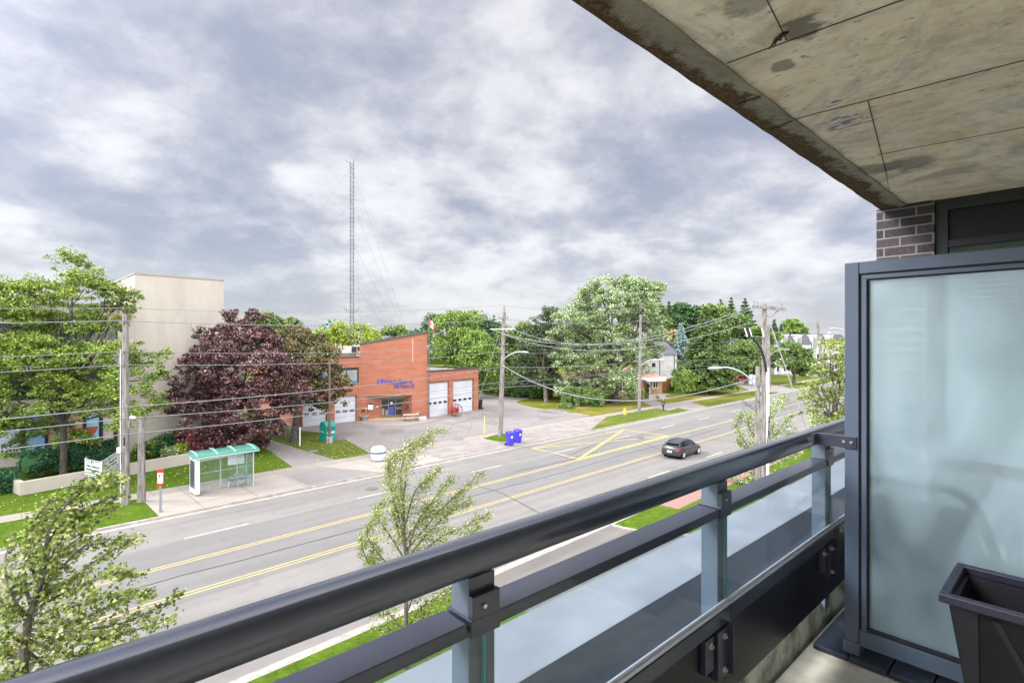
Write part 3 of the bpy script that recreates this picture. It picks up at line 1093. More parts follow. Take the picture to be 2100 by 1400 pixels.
# deck mat of interlocking tiles under the screen --------------
dm = thing('deck_mat', 'dark interlocking plastic deck tiles laid under the privacy screen', 'deck tiles', Bp(3.4, .3, ZF))
for i in range(6):
    for j in range(9):
        ua, va = US - .045 + i * .302, .905 - j * .154
        if va - .15 < -.8: continue
        MB().boxf(Bp, ua, ua + .297, va - .148, va, ZF + .004, ZF + .03).build('tile', M['tile'], dm, bevel=.004)

# chair behind the frosted glass -------------------------------
ch = thing('patio_chair', 'dark tube framed patio chair blurred behind the frosted glass', 'chair', Bp(3.25, .38, ZF))
cm = plain('chair sling', hx('#10181f'), .6)
ct = plain('chair tube', hx('#070b10'), .4)
hs = ZF + .03
mb = MB()
pts = [Bp(3.06, .73, hs), Bp(3.0, .72, ZF + .55), Bp(2.96, .71, ZF + .79), Bp(2.935, .68, ZF + .85), Bp(2.925, .64, ZF + .865), Bp(2.925, .41, ZF + .865), Bp(2.925, .345, ZF + .845), Bp(2.93, .31, ZF + .79), Bp(3.04, .25, ZF + .55), Bp(3.1, .23, hs)]
mb.tube(pts, .019, 8); mb.build('back_frame', ct, ch, smooth=True)
mb = MB(); mb.hexa([Bp(3.03, .27, ZF + .44), Bp(3.04, .27, ZF + .44), Bp(3.04, .7, ZF + .44), Bp(3.03, .7, ZF + .44), Bp(2.925, .33, ZF + .79), Bp(2.935, .33, ZF + .79), Bp(2.935, .66, ZF + .79), Bp(2.925, .66, ZF + .79)]); mb.build('backrest', cm, ch)
MB().boxf(Bp, 3.12, 3.58, .22, .77, ZF + .42, ZF + .44).build('seat', cm, ch, bevel=.008)
for vv in (.22, .78):
    MB().tube([Bp(3.03, vv, ZF + .60), Bp(3.5, vv, ZF + .66), Bp(3.58, vv, ZF + .6), Bp(3.62, vv, hs)], .013, 8).build('leg', ct, ch, smooth=True)

# string of small lights inside the far window -----------------
sl_t = thing('string_lights', 'string of tiny warm lights along the window top behind the screen', 'lights', Bp(U1 + .08, .2, ZC - .44))
mb = MB()
LP = [hit(x, Bp(U1 + .075, 0), Bp(U1 + .075, 1)) for x in (1948, 1982, 2014, 2049, 2085)]
pts = []
for i, (p, y) in enumerate(zip(LP, (498, 494, 491, 488, 484))):
    q = Vector((p.x, p.y, zat(y, p.y))); pts.append(q)
mb.tube(pts, .0015, 4); mb.build('wire', M['frame_dark'], sl_t)
em = bpy.data.materials.new('tiny lamp'); em.use_nodes = True
e_ = em.node_tree.nodes['Principled BSDF']; e_.inputs['Emission Color'].default_value = (1, .97, .8, 1); e_.inputs['Emission Strength'].default_value = 2.0
for q in pts:
    MB().lathe(q - UP * .008, [(0, 0), (.006, .003), (.008, .008), (.006, .013), (0, .016)], 8).build('bulb', em, sl_t, smooth=True)

# ================================================================ the ground, street and pavements
M['asphalt'] = asphalt('worn asphalt', hx('#6d6a65'), .15)
M['asphalt_dark'] = asphalt('newer asphalt', hx('#656360'), .12)
M['drive'] = asphalt('old pale asphalt', hx('#76716d'), .12, .6)
M['concrete'] = slab_mat('pavement concrete', hx('#8b8379'), 1.55, 1.5, .45, .0)
M['concrete2'] = slab_mat('bus pad concrete', hx('#948c82'), 3.1, 2.45, .3, .25)
M['apron'] = mat('driveway concrete', hx('#827b75'), hx('#706a65'), .7, .9, 0, 8, .38, .62)
M['kerb'] = mat('kerb concrete', hx('#9a938a'), hx('#7f7971'), 2.2, .9, 0, 8)
M['grass'] = grass_mat('lawn grass', hx('#616b30'), hx('#3c4a20'), hx('#7d7540'), .52)
M['grass_lush'] = grass_mat('lush lawn', hx('#566a23'), hx('#354817'), hx('#6c7626'), .66)
M['grass_dry'] = grass_mat('dry lawn', hx('#676a24'), hx('#414a14'), hx('#84734a'), .42)
M['yellow'] = mat('worn yellow paint', hx('#ab9656'), hx('#8a8064'), 3.5, .8, 0, 6, .3, .55)
M['yellow2'] = mat('fresh yellow paint', hx('#b8a552'), hx('#988c56'), 2.5, .8, 0, 6, .25, .5)
M['white'] = mat('worn white paint', hx('#b3b1ac'), hx('#8f8c88'), 3, .8, 0, 6)
M['tar'] = plain('tar seal', hx('#3a3a3d'), .7)
M['red_paving'] = slab_mat('red brick paving', hx('#8d6c62'), .4, .2, .7)

MB().quad(Vector((-900, -400, -.03)), Vector((1200, -400, -.03)), Vector((1200, 2200, -.03)), Vector((-900, 2200, -.03))).build('ground', M['grass'], origin=(0, 0, -.03))['kind'] = 'structure'
NK0, NK1 = 16.4, 35.0      # kerb lines


def strip(name, s0, s1, n0, n1, m, z, parent=None):
    p = [Rd(s0, n0), Rd(s1, n0), Rd(s1, n1), Rd(s0, n1)]
    return sheet(name, p, m, z)


strip('road', -120, 600, NK0, NK1, M['asphalt'], 0.0)
# a slightly darker strip of newer surfacing across the middle lanes
strip('road_surface', -120, 600, 23.2, 30.4, M['asphalt_dark'], .004)
far_land = sheet('lawn', [Rd(-120, NK1 + .18), Rd(600, NK1 + .18), Rd(600, 420), Rd(-120, 420)], M['grass'], .12)
sheet('lawn', [Rd(-60, 41.51), Rd(18.2, 41.51), Rd(18.2, 56.9), Rd(-60, 56.9)], M['grass_lush'], .1225)
sheet('lawn', [Rd(-60, NK1 + .19), Rd(Rn(326, 35.2).dot(RS) - .01, NK1 + .19), Rd(Rn(326, 35.2).dot(RS) - .01, 39.99), Rd(-60, 39.99)], M['grass_lush'], .1225)
near_land = sheet('boulevard_lawn', [Rd(-120, -30), Rd(600, -30), Rd(600, NK0 - .18), Rd(-120, NK0 - .18)], M['grass_lush'], .12)
mb = MB()
for i in range(-40, 120):
    s0, s1 = i * 3.05, i * 3.05 + 3.035
    mb.boxf(Rd, s0, s1, NK1, NK1 + .18, -.02, .125)
o = mb.build('kerb', M['kerb'], origin=Rd(0, NK1)); o['kind'] = 'structure'
mb = MB()
for i in range(-40, 120):
    s0, s1 = i * 3.05, i * 3.05 + 3.035
    mb.boxf(Rd, s0, s1, NK0 - .18, NK0, -.02, .125)
o = mb.build('kerb', M['kerb'], origin=Rd(0, NK0)); o['kind'] = 'structure'
strip('gutter', -120, 600, NK1 - .45, NK1 - .005, M['kerb'], .006)
strip('gutter', -120, 600, NK0 + .005, NK0 + .4, M['kerb'], .006)
# painted lines
mk = MB()
Z = .009


def line(mb, A, B, wd, z=Z):
    A = Vector((A[0], A[1], z)); B = Vector((B[0], B[1], z))
    d = (B - A).normalized(); n = Vector((-d.y, d.x, 0)) * wd / 2
    mb.quad(A - n, B - n, B + n, A + n)


for n in (23.72, 23.98, 27.27, 27.53):
    line(mk, Rd(-60, n), Rd(320, n), .09)
o = mk.build('lane_marking', M['yellow'], origin=Rd(0, 25.5)); o['kind'] = 'structure'
mk = MB()
for i in range(-6, 30):
    line(mk, Rd(7.2 + 9.6 * i, 30.65), Rd(10.3 + 9.6 * i, 30.65), .12)
    line(mk, Rd(-4 + 9.6 * i, 20.15), Rd(-.9 + 9.6 * i, 20.15), .12)
o = mk.build('lane_marking', M['white'], origin=Rd(0, 30.6)); o['kind'] = 'structure'
mk = MB()
g = lambda x, y: G(x, y, 0)
a_, b_, c_, d_ = g(1092, 919), g(1279, 881), g(1371, 893.5), g(1187, 941)
for p, q, wd, zz in ((a_, b_, .1, .012), (b_, c_, .15, .0125), (a_, d_, .15, .013), (b_, d_, .28, .0135), (a_, c_, .14, .014), (d_, c_, .24, .0145)):
    line(mk, p, q, wd, zz)
o = mk.build('yellow_box_marking', M['yellow2'], origin=a_); o['kind'] = 'structure'
# seams sealed with tar
mk = MB()
prev = None
pts = [Rd(s, 25.75 + .12 * math.sin(s * .35) + .05 * math.sin(s * 1.3)) for s in range(-20, 62, 2)]
for p, q in zip(pts, pts[1:]):
    line(mk, p, q, .07, .0155)
for path in ([(960, 982), (985, 998), (1025, 1009), (1070, 1032), (1112, 1055)], [(1120, 925), (1160, 938), (1230, 905), (1290, 897)], [(1310, 905), (1345, 918), (1372, 922)],
             [(1052, 968), (1180, 940), (1265, 920)], [(1180, 936), (1225, 925)]):
    q = [g(*p) for p in path]
    for p1, p2 in zip(q, q[1:]):
        line(mk, p1, p2, .06, .016)
o = mk.build('road_seam', M['tar'], origin=Rd(0, 25.7)); o['kind'] = 'structure'
strip('road_patch', 84, 88.5, 30.9, 32.6, plain('dark patch', hx('#676668'), .9), .007)
for k, (x, y) in enumerate(((762, 1002), (1313, 898), (806, 883))):
    c = g(x, y)
    z0 = .125 if k == 2 else .018
    r = .42
    mm = MB().lathe(Vector((c.x, c.y, z0)), [(r, 0), (r, .012), (r - .05, .014), (r - .08, .006), (0, .006)], 20)
    o = mm.build('manhole_cover', plain('cast iron cover', hx('#5b5550'), .7), origin=Vector((c.x, c.y, z0)))
    tag(o, ('round iron manhole cover in the lane past the bus shelter', 'round iron manhole cover inside the yellow painted box', 'round iron drain cover in the fire station forecourt')[k], 'manhole cover', 'manhole covers')

# pavements on the far side
strip('sidewalk', -120, 400, 40.0, 41.5, M['concrete'], .128)


def pxpoly(name, pts, m, z=.124, zz=.12):
    return sheet(name, [G(x, y, zz) for x, y in pts], m, z)


p0 = Rn(326, 35.2); s_a = p0.dot(RS)
strip('bus_pad', s_a, 15.7, NK1 + .19, 39.995, M['concrete2'], .128)
pts = [Rd(15.7, NK1 + .19), Rd(21.2, NK1 + .19), Rd(18.6, 39.995), Rd(13.6, 39.995)]
sheet('driveway', [Rd(15.71, NK1 + .19), Rd(21.2, NK1 + .19), Rd(18.8, 39.995), Rd(15.71, 39.995)], M['drive'], .1285)
sheet('concrete_pad', [Rd(21.21, NK1 + .19), Rd(27.2, NK1 + .19), Rd(27.2, 39.995), Rd(18.81, 39.995)], M['concrete2'], .1285)
# path between the cream building and the fire station
pxpoly('path', [(488, 886), (520, 884), (545, 898), (612, 920), (690, 943), (600, 957.5), (555, 925), (505, 900)], M['drive'], .126)
# fire station forecourt and its wide crossing
fc = [(548, 858), (560, 874), (618, 883), (650, 886), (700, 896), (764, 932), (775, 937)]
sw0 = [Rn(775, 41.52), Rn(1211, 41.52)]
pts = [G(x, y) for x, y in fc] + [Rd(sw0[0].dot(RS) + .5, 41.52), Rd(sw0[1].dot(RS), 41.52)]
pts += [G(x, y) for x, y in [(1180, 848.5), (1100, 838), (1068, 831), (1058, 826.5), (1066, 821), (1085, 817), (1050, 812), (1010, 806), (985, 805)]]
pts += [G(940, 812), G(700, 820)]
sheet('forecourt', pts, M['drive'], .126)
sheet('driveway_crossing', [Rd(27.21, NK1 + .19), Rd(Rn(1210, 35.2).dot(RS), NK1 + .19), Rd(Rn(1245, 39.9).dot(RS), 39.995), Rd(27.21, 39.995)], M['apron'], .1265)
pxpoly('driveway_patch', [(1097, 843), (1130, 837), (1170, 843), (1135, 848.5)], M['asphalt_dark'], .130)
# pale concrete before the entrance and doors
pxpoly('entrance_apron', [(728, 864), (748, 861), (870, 858), (900, 858), (880, 864), (830, 872), (770, 873)], M['concrete2'], .131)
pxpoly('door_apron', [(880, 856.5), (982, 840.5), (1008, 846), (925, 868), (905, 868)], M['apron'], .1305)
mk = MB()
for path in ([(905, 868), (925, 870), (970, 858), (1036, 848)], [(690, 882), (770, 871)], [(925, 870), (965, 880)], [(1090, 868), (1140, 855), (1210, 853)]):
    q = [G(*p) for p in path]
    for p1, p2 in zip(q, q[1:]):
        line(mk, p1, p2, .09, .134)
o = mk.build('forecourt_seam', M['tar'], origin=G(925, 870)); o['kind'] = 'structure'
# kerbed grass island at the pole
isl = [G(x, y) for x, y in [(984, 900), (1010, 893), (1040, 888), (1062, 895), (1050, 908), (1025, 909)]]
o = MB().prism([(p.x, p.y) for p in isl], .12, .2).build('island_kerb', M['kerb'], origin=isl[0]); o['kind'] = 'structure'
cI = sum(isl, Vector()) / len(isl)
sheet('island_grass', [cI + (p - cI) * .9 for p in isl], M['grass_lush'], .205)
# kerb round the corner of the forecourt
mk = MB()
kp = [G(x, y) for x, y in [(1212, 853), (1180, 848.5), (1140, 843.5), (1100, 838), (1068, 831), (1058, 826.5), (1066, 821), (1085, 817)]]
for p, q in zip(kp, kp[1:]):
    mk.slab(p, q, .16, .1, .22)
o = mk.build('forecourt_kerb', M['kerb'], origin=kp[0]); o['kind'] = 'structure'
# lawns of their own tone
pxpoly('dry_lawn', [(1062, 829), (1072, 832), (1104, 840), (1180, 850), (1211, 853), (1243, 852), (1300, 845), (1345, 838), (1320, 826), (1290, 822), (1240, 822), (1150, 810), (1100, 806), (1072, 815), (1066, 822)], M['grass_dry'], .123)
pxpoly('front_lawn', [(1340, 818), (1372, 809), (1420, 800), (1500, 795), (1545, 806), (1490, 819), (1440, 829), (1400, 834)], M['grass_dry'], .123)
pxpoly('side_lawn', [(1358, 803), (1355, 786), (1390, 780), (1450, 786), (1520, 790), (1500, 800), (1430, 806), (1385, 808)], M['grass_lush'], .1235)
pxpoly('house_driveway', [(1250, 812), (1300, 814), (1334, 818), (1362, 826), (1398, 834), (1372, 842), (1345, 836), (1318, 824), (1262, 818)], M['drive'], .125)
pxpoly('garden_path', [(1322, 818), (1350, 811), (1366, 807), (1376, 808), (1345, 815), (1334, 820)], M['concrete'], .126)
sheet('driveway', [Rn(1372, 39.9), Rn(1415, 39.9), Rd(Rn(1452, 35.2).dot(RS), 35.19), Rd(Rn(1415, 35.2).dot(RS), 35.19)], M['apron'], .127)
pxpoly('driveway', [(1500, 785), (1530, 780), (1590, 789), (1617, 795), (1560, 803.5), (1540, 800)], M['drive'], .125)
sheet('driveway', [Rn(1545, 39.9), Rn(1585, 39.9), Rd(Rn(1640, 35.2).dot(RS), 35.19), Rd(Rn(1600, 35.2).dot(RS), 35.19)], M['apron'], .127)
pxpoly('side_street', [(1570, 760), (1600, 757), (1760, 765), (1760, 775), (1660, 772), (1580, 767)], M['drive'], .125)
# near side: lay-by, paving, path below
cur = []
for i in range(9):
    t = i / 8 * math.pi / 2
    cur.append(Rd(31.6 - 4.2 * math.cos(t) + 0, 16.2 - 4.2 * math.sin(t) - .0))
lay = [Rd(14, 16.21), Rd(23.7, 16.21)] + [Rd(23.7 + 4.5 * (1 - math.cos(i / 8 * math.pi / 2)), 16.21 - 5.0 * math.sin(i / 8 * math.pi / 2)) for i in range(1, 9)] + [Rd(28.2, 0), Rd(14, 0)]
sheet('lay_by', lay, asphalt('speckled asphalt', hx('#64605b'), .2, 1.0), .126)
mk = MB()
cv = [Rd(23.7 + 4.5 * (1 - math.cos(i / 10 * math.pi / 2)), 16.21 - 5.0 * math.sin(i / 10 * math.pi / 2)) for i in range(11)] + [Rd(28.2, 5)]
for p, q in zip(cv, cv[1:]):
    mk.slab(p, q, .2, .1, .2)
o = mk.build('curved_kerb', M['kerb'], origin=cv[0]); o['kind'] = 'structure'
strip('brick_paving', 28.9, 120, 14.95, 16.19, M['red_paving'], .128)
strip('near_path', -60, 13.9, 10.6, 12.2, M['concrete'], .128)
strip('near_path', 28.6, 200, 10.6, 12.2, M['concrete'], .128)

# roof terrace of the podium below the balcony
pod = thing('podium', 'low podium with a pale flat roof below the balcony', 'building', Bp(2, 8, -H + .12))
MB().boxf(Bp, -14, 60, 7.62, 9.5, -H + .12, -6.8).build('pale_roof', mat('pale roof membrane', hx('#77797e'), hx('#66696f'), .5, .7, 0, 7, .35, .65), pod)
MB().boxf(Bp, -14, 60, 1.14, 7.6, -H + .12, -8.3).build('dark_roof', mat('dark gravel roof', hx('#3c4042'), hx('#23272b'), .7, .95, 0, 8), pod)
MB().boxf(Bp, -14, 60, 7.6, 7.618, -8.3, -6.75).build('parapet', plain('dark parapet', hx('#1c2230'), .6), pod)

# oil stains and repairs on the forecourt
rs = random.Random(21)
for k, (x, y, r) in enumerate(((806, 884, 1.3), (720, 888, .8), (760, 878, .6), (900, 884, .9), (870, 905, 1.1), (1010, 866, 1.2), (1120, 856, 1.0), (940, 900, .7), (690, 897, 1.4), (640, 925, .5), (575, 915, .4))):
    c = G(x, y)
    n = 14
    poly = [(c.x + math.cos(6.283 * i / n) * r * rs.uniform(.6, 1.3), c.y + math.sin(6.283 * i / n) * r * 1.6 * rs.uniform(.6, 1.3)) for i in range(n)]
    sheet('oil_stain', poly, mat('oil stain %d' % k, hx('#5d5955'), hx('#716c68'), 2.5, .8), .1315 + k * .0002)

# ================================================================ buildings
M['cream'] = mat('cream stucco', hx('#a8a194'), hx('#948d81'), .5, .9, 0, 7, .32, .68, 0, (1, 1, .35))
M['cream_trim'] = plain('stucco coping', hx('#8d877c'), .8)
M['dark_glass'] = plain('dark glazing', hx('#1b2226'), .12, 0, .8)
M['pane'] = plain('grey sky reflecting glazing', hx('#87918f'), .1, 0, .8, 0, .3, 1)
M['brick'] = mat('orange brick', hx('#9a624a'), hx('#87523c'), .9, .88, 0, 11, .3, .7, 0, (.8, .8, 2.4))
M['brick_b'] = mat('yellow brown brick', hx('#9c7753'), hx('#7d5c3f'), 2.5, .9, 0, 8, .36, .62, 0, (.6, .6, 5))
M['roofing'] = mat('flat roof membrane', hx('#a9a9ab'), hx('#7f8083'), .6, .8, 0, 7)
M['coping'] = plain('dark metal coping', hx('#3a3432'), .6)
M['door_white'] = mat('white sectional door', hx('#b2b3b5'), hx('#a8aaad'), .7, .5, 0, 4)
M['white_wall'] = mat('white render', hx('#aeaba8'), hx('#9c9995'), .6, .85, 0, 5)
M['shingle'] = mat('grey shingles', hx('#5a5960'), hx('#3f3f47'), 3.5, .9, 0, 6, .35, .65)
M['shingle_red'] = mat('red brown shingles', hx('#a37668'), hx('#86594d'), 3.5, .9, 0, 6)
M['bronze'] = plain('bronze door frame', hx('#6d6354'), .5)
M['black'] = plain('black', hx('#17171a'), .5)
M['white_paint'] = plain('white paint', hx('#d8d8d6'), .5)
M['grey_metal'] = plain('galvanised metal', hx('#8c8f93'), .45, .5)
M['blue_letter'] = plain('blue sign letters', hx('#2c3f95'), .5)
M['cedar'] = mat('cedar fence boards', hx('#b5784f'), hx('#90552f'), 2.2, .85, 0, 5, .35, .65, 0, (3, 3, .3))
M['wood_pole'] = mat('weathered pole wood', hx('#857f7a'), hx('#55504a'), 2.0, .9, 0, 8, .35, .62, .2, (5, 5, .6))
M['bark'] = mat('grey bark', hx('#6e665c'), hx('#3f3a33'), 4, .95, 0, 8, .35, .65, .3, (3, 3, .6))
M['bark_dark'] = mat('dark bark', hx('#4a423a'), hx('#27221d'), 4, .95, 0, 8, .35, .65, .3, (3, 3, .6))


def wall_panel(mb, A, B, x0, x1, y0, y1, out, thick=.06, px=True):
    """a panel proud of the wall A-B between sight columns x0..x1 and sight rows y0..y1 (rows read at x0)"""
    p, q = hit(x0, A, B), hit(x1, A, B)
    d = (B - A); d.z = 0; d.normalize()
    n = Vector((d.y, -d.x, 0))
    if n.dot(p) > 0: n = -n
    z1, z0 = zat(y0, p.y), zat(y1, p.y)
    a, b = p + n * out, q + n * out
    c, e = p + n * (out - thick), q + n * (out - thick)
    k0, k1 = Vector((0, 0, z0)), Vector((0, 0, z1))
    L = [a + k0, b + k0, e + k0, c + k0, a + k1, b + k1, e + k1, c + k1]
    return mb.hexa(L)


def normal_to(A, B):
    d = (B - A); d.z = 0; d.normalize()
    n = Vector((d.y, -d.x, 0))
    return -n if n.dot((A + B) / 2) > 0 else n


# cream office building -------------------------------------------------
NB = 57.0
T0, T1 = Rn(276, NB), Rn(459, NB)
s0, s1 = T0.dot(RS), T1.dot(RS)
ob = thing('office_building', 'cream stucco office block with a tall blank tower and mural windows', 'building', Rd(s0, NB, .12))
mb = MB(); mb.boxf(Rd, s0, s1, NB, NB + 14, .1, 16.0); mb.build('tower', M['cream'], ob)
mb = MB(); mb.boxf(Rd, s0 - .06, s1 + .06, NB - .06, NB + 14, 16.0, 16.14); mb.build('coping', M['cream_trim'], ob)
mb = MB(); mb.boxf(Rd, s1 + .001, s1 + 3.0, NB + 3.5, NB + 12, .1, 13.0); mb.build('side_wing', M['cream'], ob)
sL = s0 - 34
WN = NB + .35
mb = MB()
for z0, z1 in ((.1, 1.0), (3.9, 5.3), (7.6, 9.0), (11.4, 13.1)):
    mb.boxf(Rd, sL, s0 - 1.0, WN, WN + .3, z0, z1)
mb.boxf(Rd, sL, s0 - .001, WN + .31, WN + 16, .1, 12.9)
mb.boxf(Rd, s0 - 1.2, s0 - .001, WN - .3, WN + .3, .1, 12.9)
mb.build('low_wing', M['cream'], ob)
MB().boxf(Rd, sL, s0 - .0, WN - .35, WN + 16, 13.1, 13.25).build('roof', M['cream_trim'], ob)
MB().boxf(Rd, s0 - 1.6, s0 - .3, WN - .5, WN - .31, 11.9, 12.6).build('fascia_sign', plain('tan fascia', hx('#9a7c66'), .8), ob)
for z0, z1 in ((5.3, 7.6), (9.0, 11.4)):
    k = sL
    while k < s0 - 3:
        wn_ = MB().boxf(Rd, k + .08, k + 2.9, WN + .18, WN + .25, z0 + .02, z1 - .02).build('window', M['dark_glass'], ob)
        MB().boxf(Rd, k - .05, k + .07, WN + .1, WN + .26, z0 + .01, z1 - .01).build('frame', M['black'], wn_)
        k += 3.0
# ground floor windows filled with printed food pictures: plain generic shapes
MC = [hx('#a8b7c6'), hx('#7ea6c4'), hx('#b88a7c'), hx('#8fb7cc'), hx('#b9aaa2'), hx('#b3a552')]
k = s0 - 3.1 - 3.0 * 7
i = 0
mm_ = [plain('window print %d' % j, c, .35, 0, .5, 0, .05, 3) for j, c in enumerate(MC)]
lp = [Rn(x, WN).dot(RS) for x in (-60, 42, 92, 100, 170, 203, 233, 262)]
for a, b, c in ((lp[0], lp[1], 0), (lp[1] + .3, lp[2], 1), (lp[3], lp[4], 2), (lp[4] + .25, lp[5], 3), (lp[5] + .3, lp[6], 4), (lp[6] + .3, lp[7] - .4, 5)):
    wn_ = MB().boxf(Rd, a, b, WN + .14, WN + .2, 1.02, 3.88).build('window', mm_[c], ob, label='tall ground floor window covered with a coloured print')
    MB().boxf(Rd, a - .22, a - .02, WN + .05, WN + .22, 1.01, 3.89).build('frame', M['black'], wn_)


def disc(mb, fr, s, n, z, rx, rz, a0=0., a1=6.283, k=20):
    mb.quad(*[fr(s + rx * math.cos(a0 + (a1 - a0) * j / k), n, z + rz * math.sin(a0 + (a1 - a0) * j / k)) for j in range(k + 1)][::-1])


o_ = MB(); disc(o_, Rd, lp[5] - 1.0, WN + .135, 2.75, .95, 1.0, math.pi * 1.02, math.pi * 1.98)
o_.build('printed_plate', plain('printed terracotta', hx('#9b4d2c'), .4), ob)
o_ = MB(); disc(o_, Rd, lp[3] + .8, WN + .135, 1.9, .6, .45); disc(o_, Rd, lp[6] - .55, WN + .134, 2.6, .3, .25)
o_.build('printed_leaf', plain('printed green', hx('#4d9a55'), .4), ob)
text_on(ob, 'lettering', 'Me', 1.1, Rd(lp[6] + .5, WN + .13, 2.6), RS, M['black'], .01, 0, 'LEFT', 1.0)
text_on(ob, 'lettering', 'C', 1.0, Rd(lp[6] + .9, WN + .13, 1.5), RS, M['black'], .01, 0)
text_on(ob, 'lettering', 'Na', .9, Rd(lp[0] + 1.6, WN + .13, 1.3), RS, M['black'], .01, 0)
# retaining wall of the planting bed
wn0 = G(41, 1016); wn1 = G(388, 951)
rw = MB(); rw.slab(wn0, wn1, .35, .1, .95); rw.slab(wn1, G(470, 936), .35, .1, .9)
dd_ = (wn1 - wn0).normalized()
rw.slab(wn0 + Vector((-dd_.y, dd_.x, 0)) * 3.0, wn0 - dd_ * .001 + Vector((-dd_.y, dd_.x, 0)) * .36, .3, .1, .94)
o = rw.build('retaining_wall', M['cream'], origin=wn0); tag(o, 'low cream concrete wall holding the hedge bed', 'wall')

# fire station -------------------------------------------------------------
A0 = G(560, 864.5); A1 = G(620, 876); P1 = G(738.5, 862.4); P2 = G(876.5, 856.8); P3 = G(981, 840)
fs = thing('fire_station', 'orange brick fire station with a slanted roofline and white garage doors', 'building', P1)
for q in (A0, A1, P1, P2, P3): q.z = 0
dl = (A0 - A1); dl.z = 0
pe = RN.copy()
zl = 8.0
depth = 15
lw = [A1, P1, P1 + pe * depth, A1 + pe * depth]
zp1 = 7.95
mb = MB()
# left wing: the wall is cut round its deep set doors
ZD = 3.35


def wing(mb, A, B, ztop, doors, zd, dp, rec=.35):
    """front wall between A and B with door openings (pairs of sight columns) up to zd, set back rec"""
    d = (B - A).normalized(); n = -normal_to(A, B)
    L = (B - A).length
    cuts = [((hit(x0, A, B) - A).dot(d), (hit(x1, A, B) - A).dot(d)) for x0, x1 in doors]
    k = 0
    def blk(a, b, z0, z1, t0=0, t1=rec):
        p, q = A + d * a, A + d * b
        mb.hexa([p + n * t0 + UP * z0, q + n * t0 + UP * z0, q + n * t1 + UP * z0, p + n * t1 + UP * z0, p + n * t0 + UP * z1, q + n * t0 + UP * z1, q + n * t1 + UP * z1, p + n * t1 + UP * z1])
    for a, b in cuts:
        if a > k: blk(k, a, .1, zd)
        k = b
    if k < L: blk(k, L, .1, zd)
    blk(0, L, zd + .0, ztop)
    blk(0, L, .1, ztop - .25, rec + .15, dp)
    for t0, t1 in ((rec + .15, rec + .45),):
        blk(0, L, ztop - .25, ztop, rec, rec + .15)
    return cuts, d, n, blk


cuts, dL, nL, blk = wing(mb, A1, P1, zl, [(621, 671), (686.5, 732)], ZD, depth)
mb.slab(A1, A1 + pe * depth, .3, zl - .25, zl)
mb.build('front_wall', M['brick'], fs)
cr = MB(); p = A1; cr.slab(A1 - dL * .06 - nL * .06, P1 + dL * .0 - nL * .06, .42, zl, zl + .12); cr.build('coping', M['coping'], fs)
rm = MB(); rm.prism([A1 + nL * .5 + dL * .4, P1 + nL * .5, P1 + nL * (depth - .3), A1 + nL * (depth - .3) + dL * .4], zl - .22, zl - .12); rm.build('flat_roof', M['roofing'], fs)


def garage_door(A, d, n, a, b, z1, rec, npan, nw, zw, label=None):
    q = lambda t, off, z: A + d * t + n * off + UP * z
    mb = MB()
    hgt = (z1 - .12) / npan
    for i in range(npan):
        z0_ = .125 + i * hgt
        mb.hexa([q(a + .08, rec - .06, z0_), q(b - .08, rec - .06, z0_), q(b - .08, rec, z0_), q(a + .08, rec, z0_), q(a + .08, rec - .06, z0_ + hgt - .02), q(b - .08, rec - .06, z0_ + hgt - .02), q(b - .08, rec, z0_ + hgt - .02), q(a + .08, rec, z0_ + hgt - .02)])
    dr = mb.build('garage_door', M['door_white'], fs, label=label)
    mb = MB()
    for (x0, x1, y0, y1) in ((a, a + .08, .12, z1), (b - .08, b, .12, z1), (a + .08, b - .08, z1 - .1, z1)):
        mb.hexa([q(x0, rec - .1, y0), q(x1, rec - .1, y0), q(x1, rec + .02, y0), q(x0, rec + .02, y0), q(x0, rec - .1, y1), q(x1, rec - .1, y1), q(x1, rec + .02, y1), q(x0, rec + .02, y1)])
    mb.build('frame', M['bronze'], dr)
    W = (b - a - .16) / nw
    for i in range(nw):
        x0, x1 = a + .08 + W * (i + .18), a + .08 + W * (i + .82)
        MB().hexa([q(x0, rec - .075, zw), q(x1, rec - .075, zw), q(x1, rec - .055, zw), q(x0, rec - .055, zw), q(x0, rec - .075, zw + .28), q(x1, rec - .075, zw + .28), q(x1, rec - .055, zw + .28), q(x0, rec - .055, zw + .28)]).build('window', M['dark_glass'], dr)


for (a, b) in cuts:
    garage_door(A1, dL, nL, a, b, ZD, .33, 5, 3, 1.35)
# upper window of the left wing
mb = MB(); wall_panel(mb, A1, P1, 640, 735, 757, 789, .03, .05); w1 = mb.build('upper_window', M['black'], fs)
mb = MB(); wall_panel(mb, A1, P1, 643, 671, 759, 782, .045, .03); wall_panel(mb, A1, P1, 673, 709, 759, 782, .045, .03); wall_panel(mb, A1, P1, 711, 732, 759, 782, .045, .03); mb.build('pane', M['pane'], w1)
mb = MB(); wall_panel(mb, A1, P1, 711, 732, 783, 787.5, .045, .03); mb.build('pane', plain('blue window panel', hx('#3c6f8f'), .3), w1)
# brick surround ribs
mb = MB(); wall_panel(mb, A1, P1, 636, 737.6, 753, 756.6, .08, .1); wall_panel(mb, A1, P1, 735.5, 738.2, 757, 861, .07, .09); mb.build('brick_surround', M['brick'], fs)

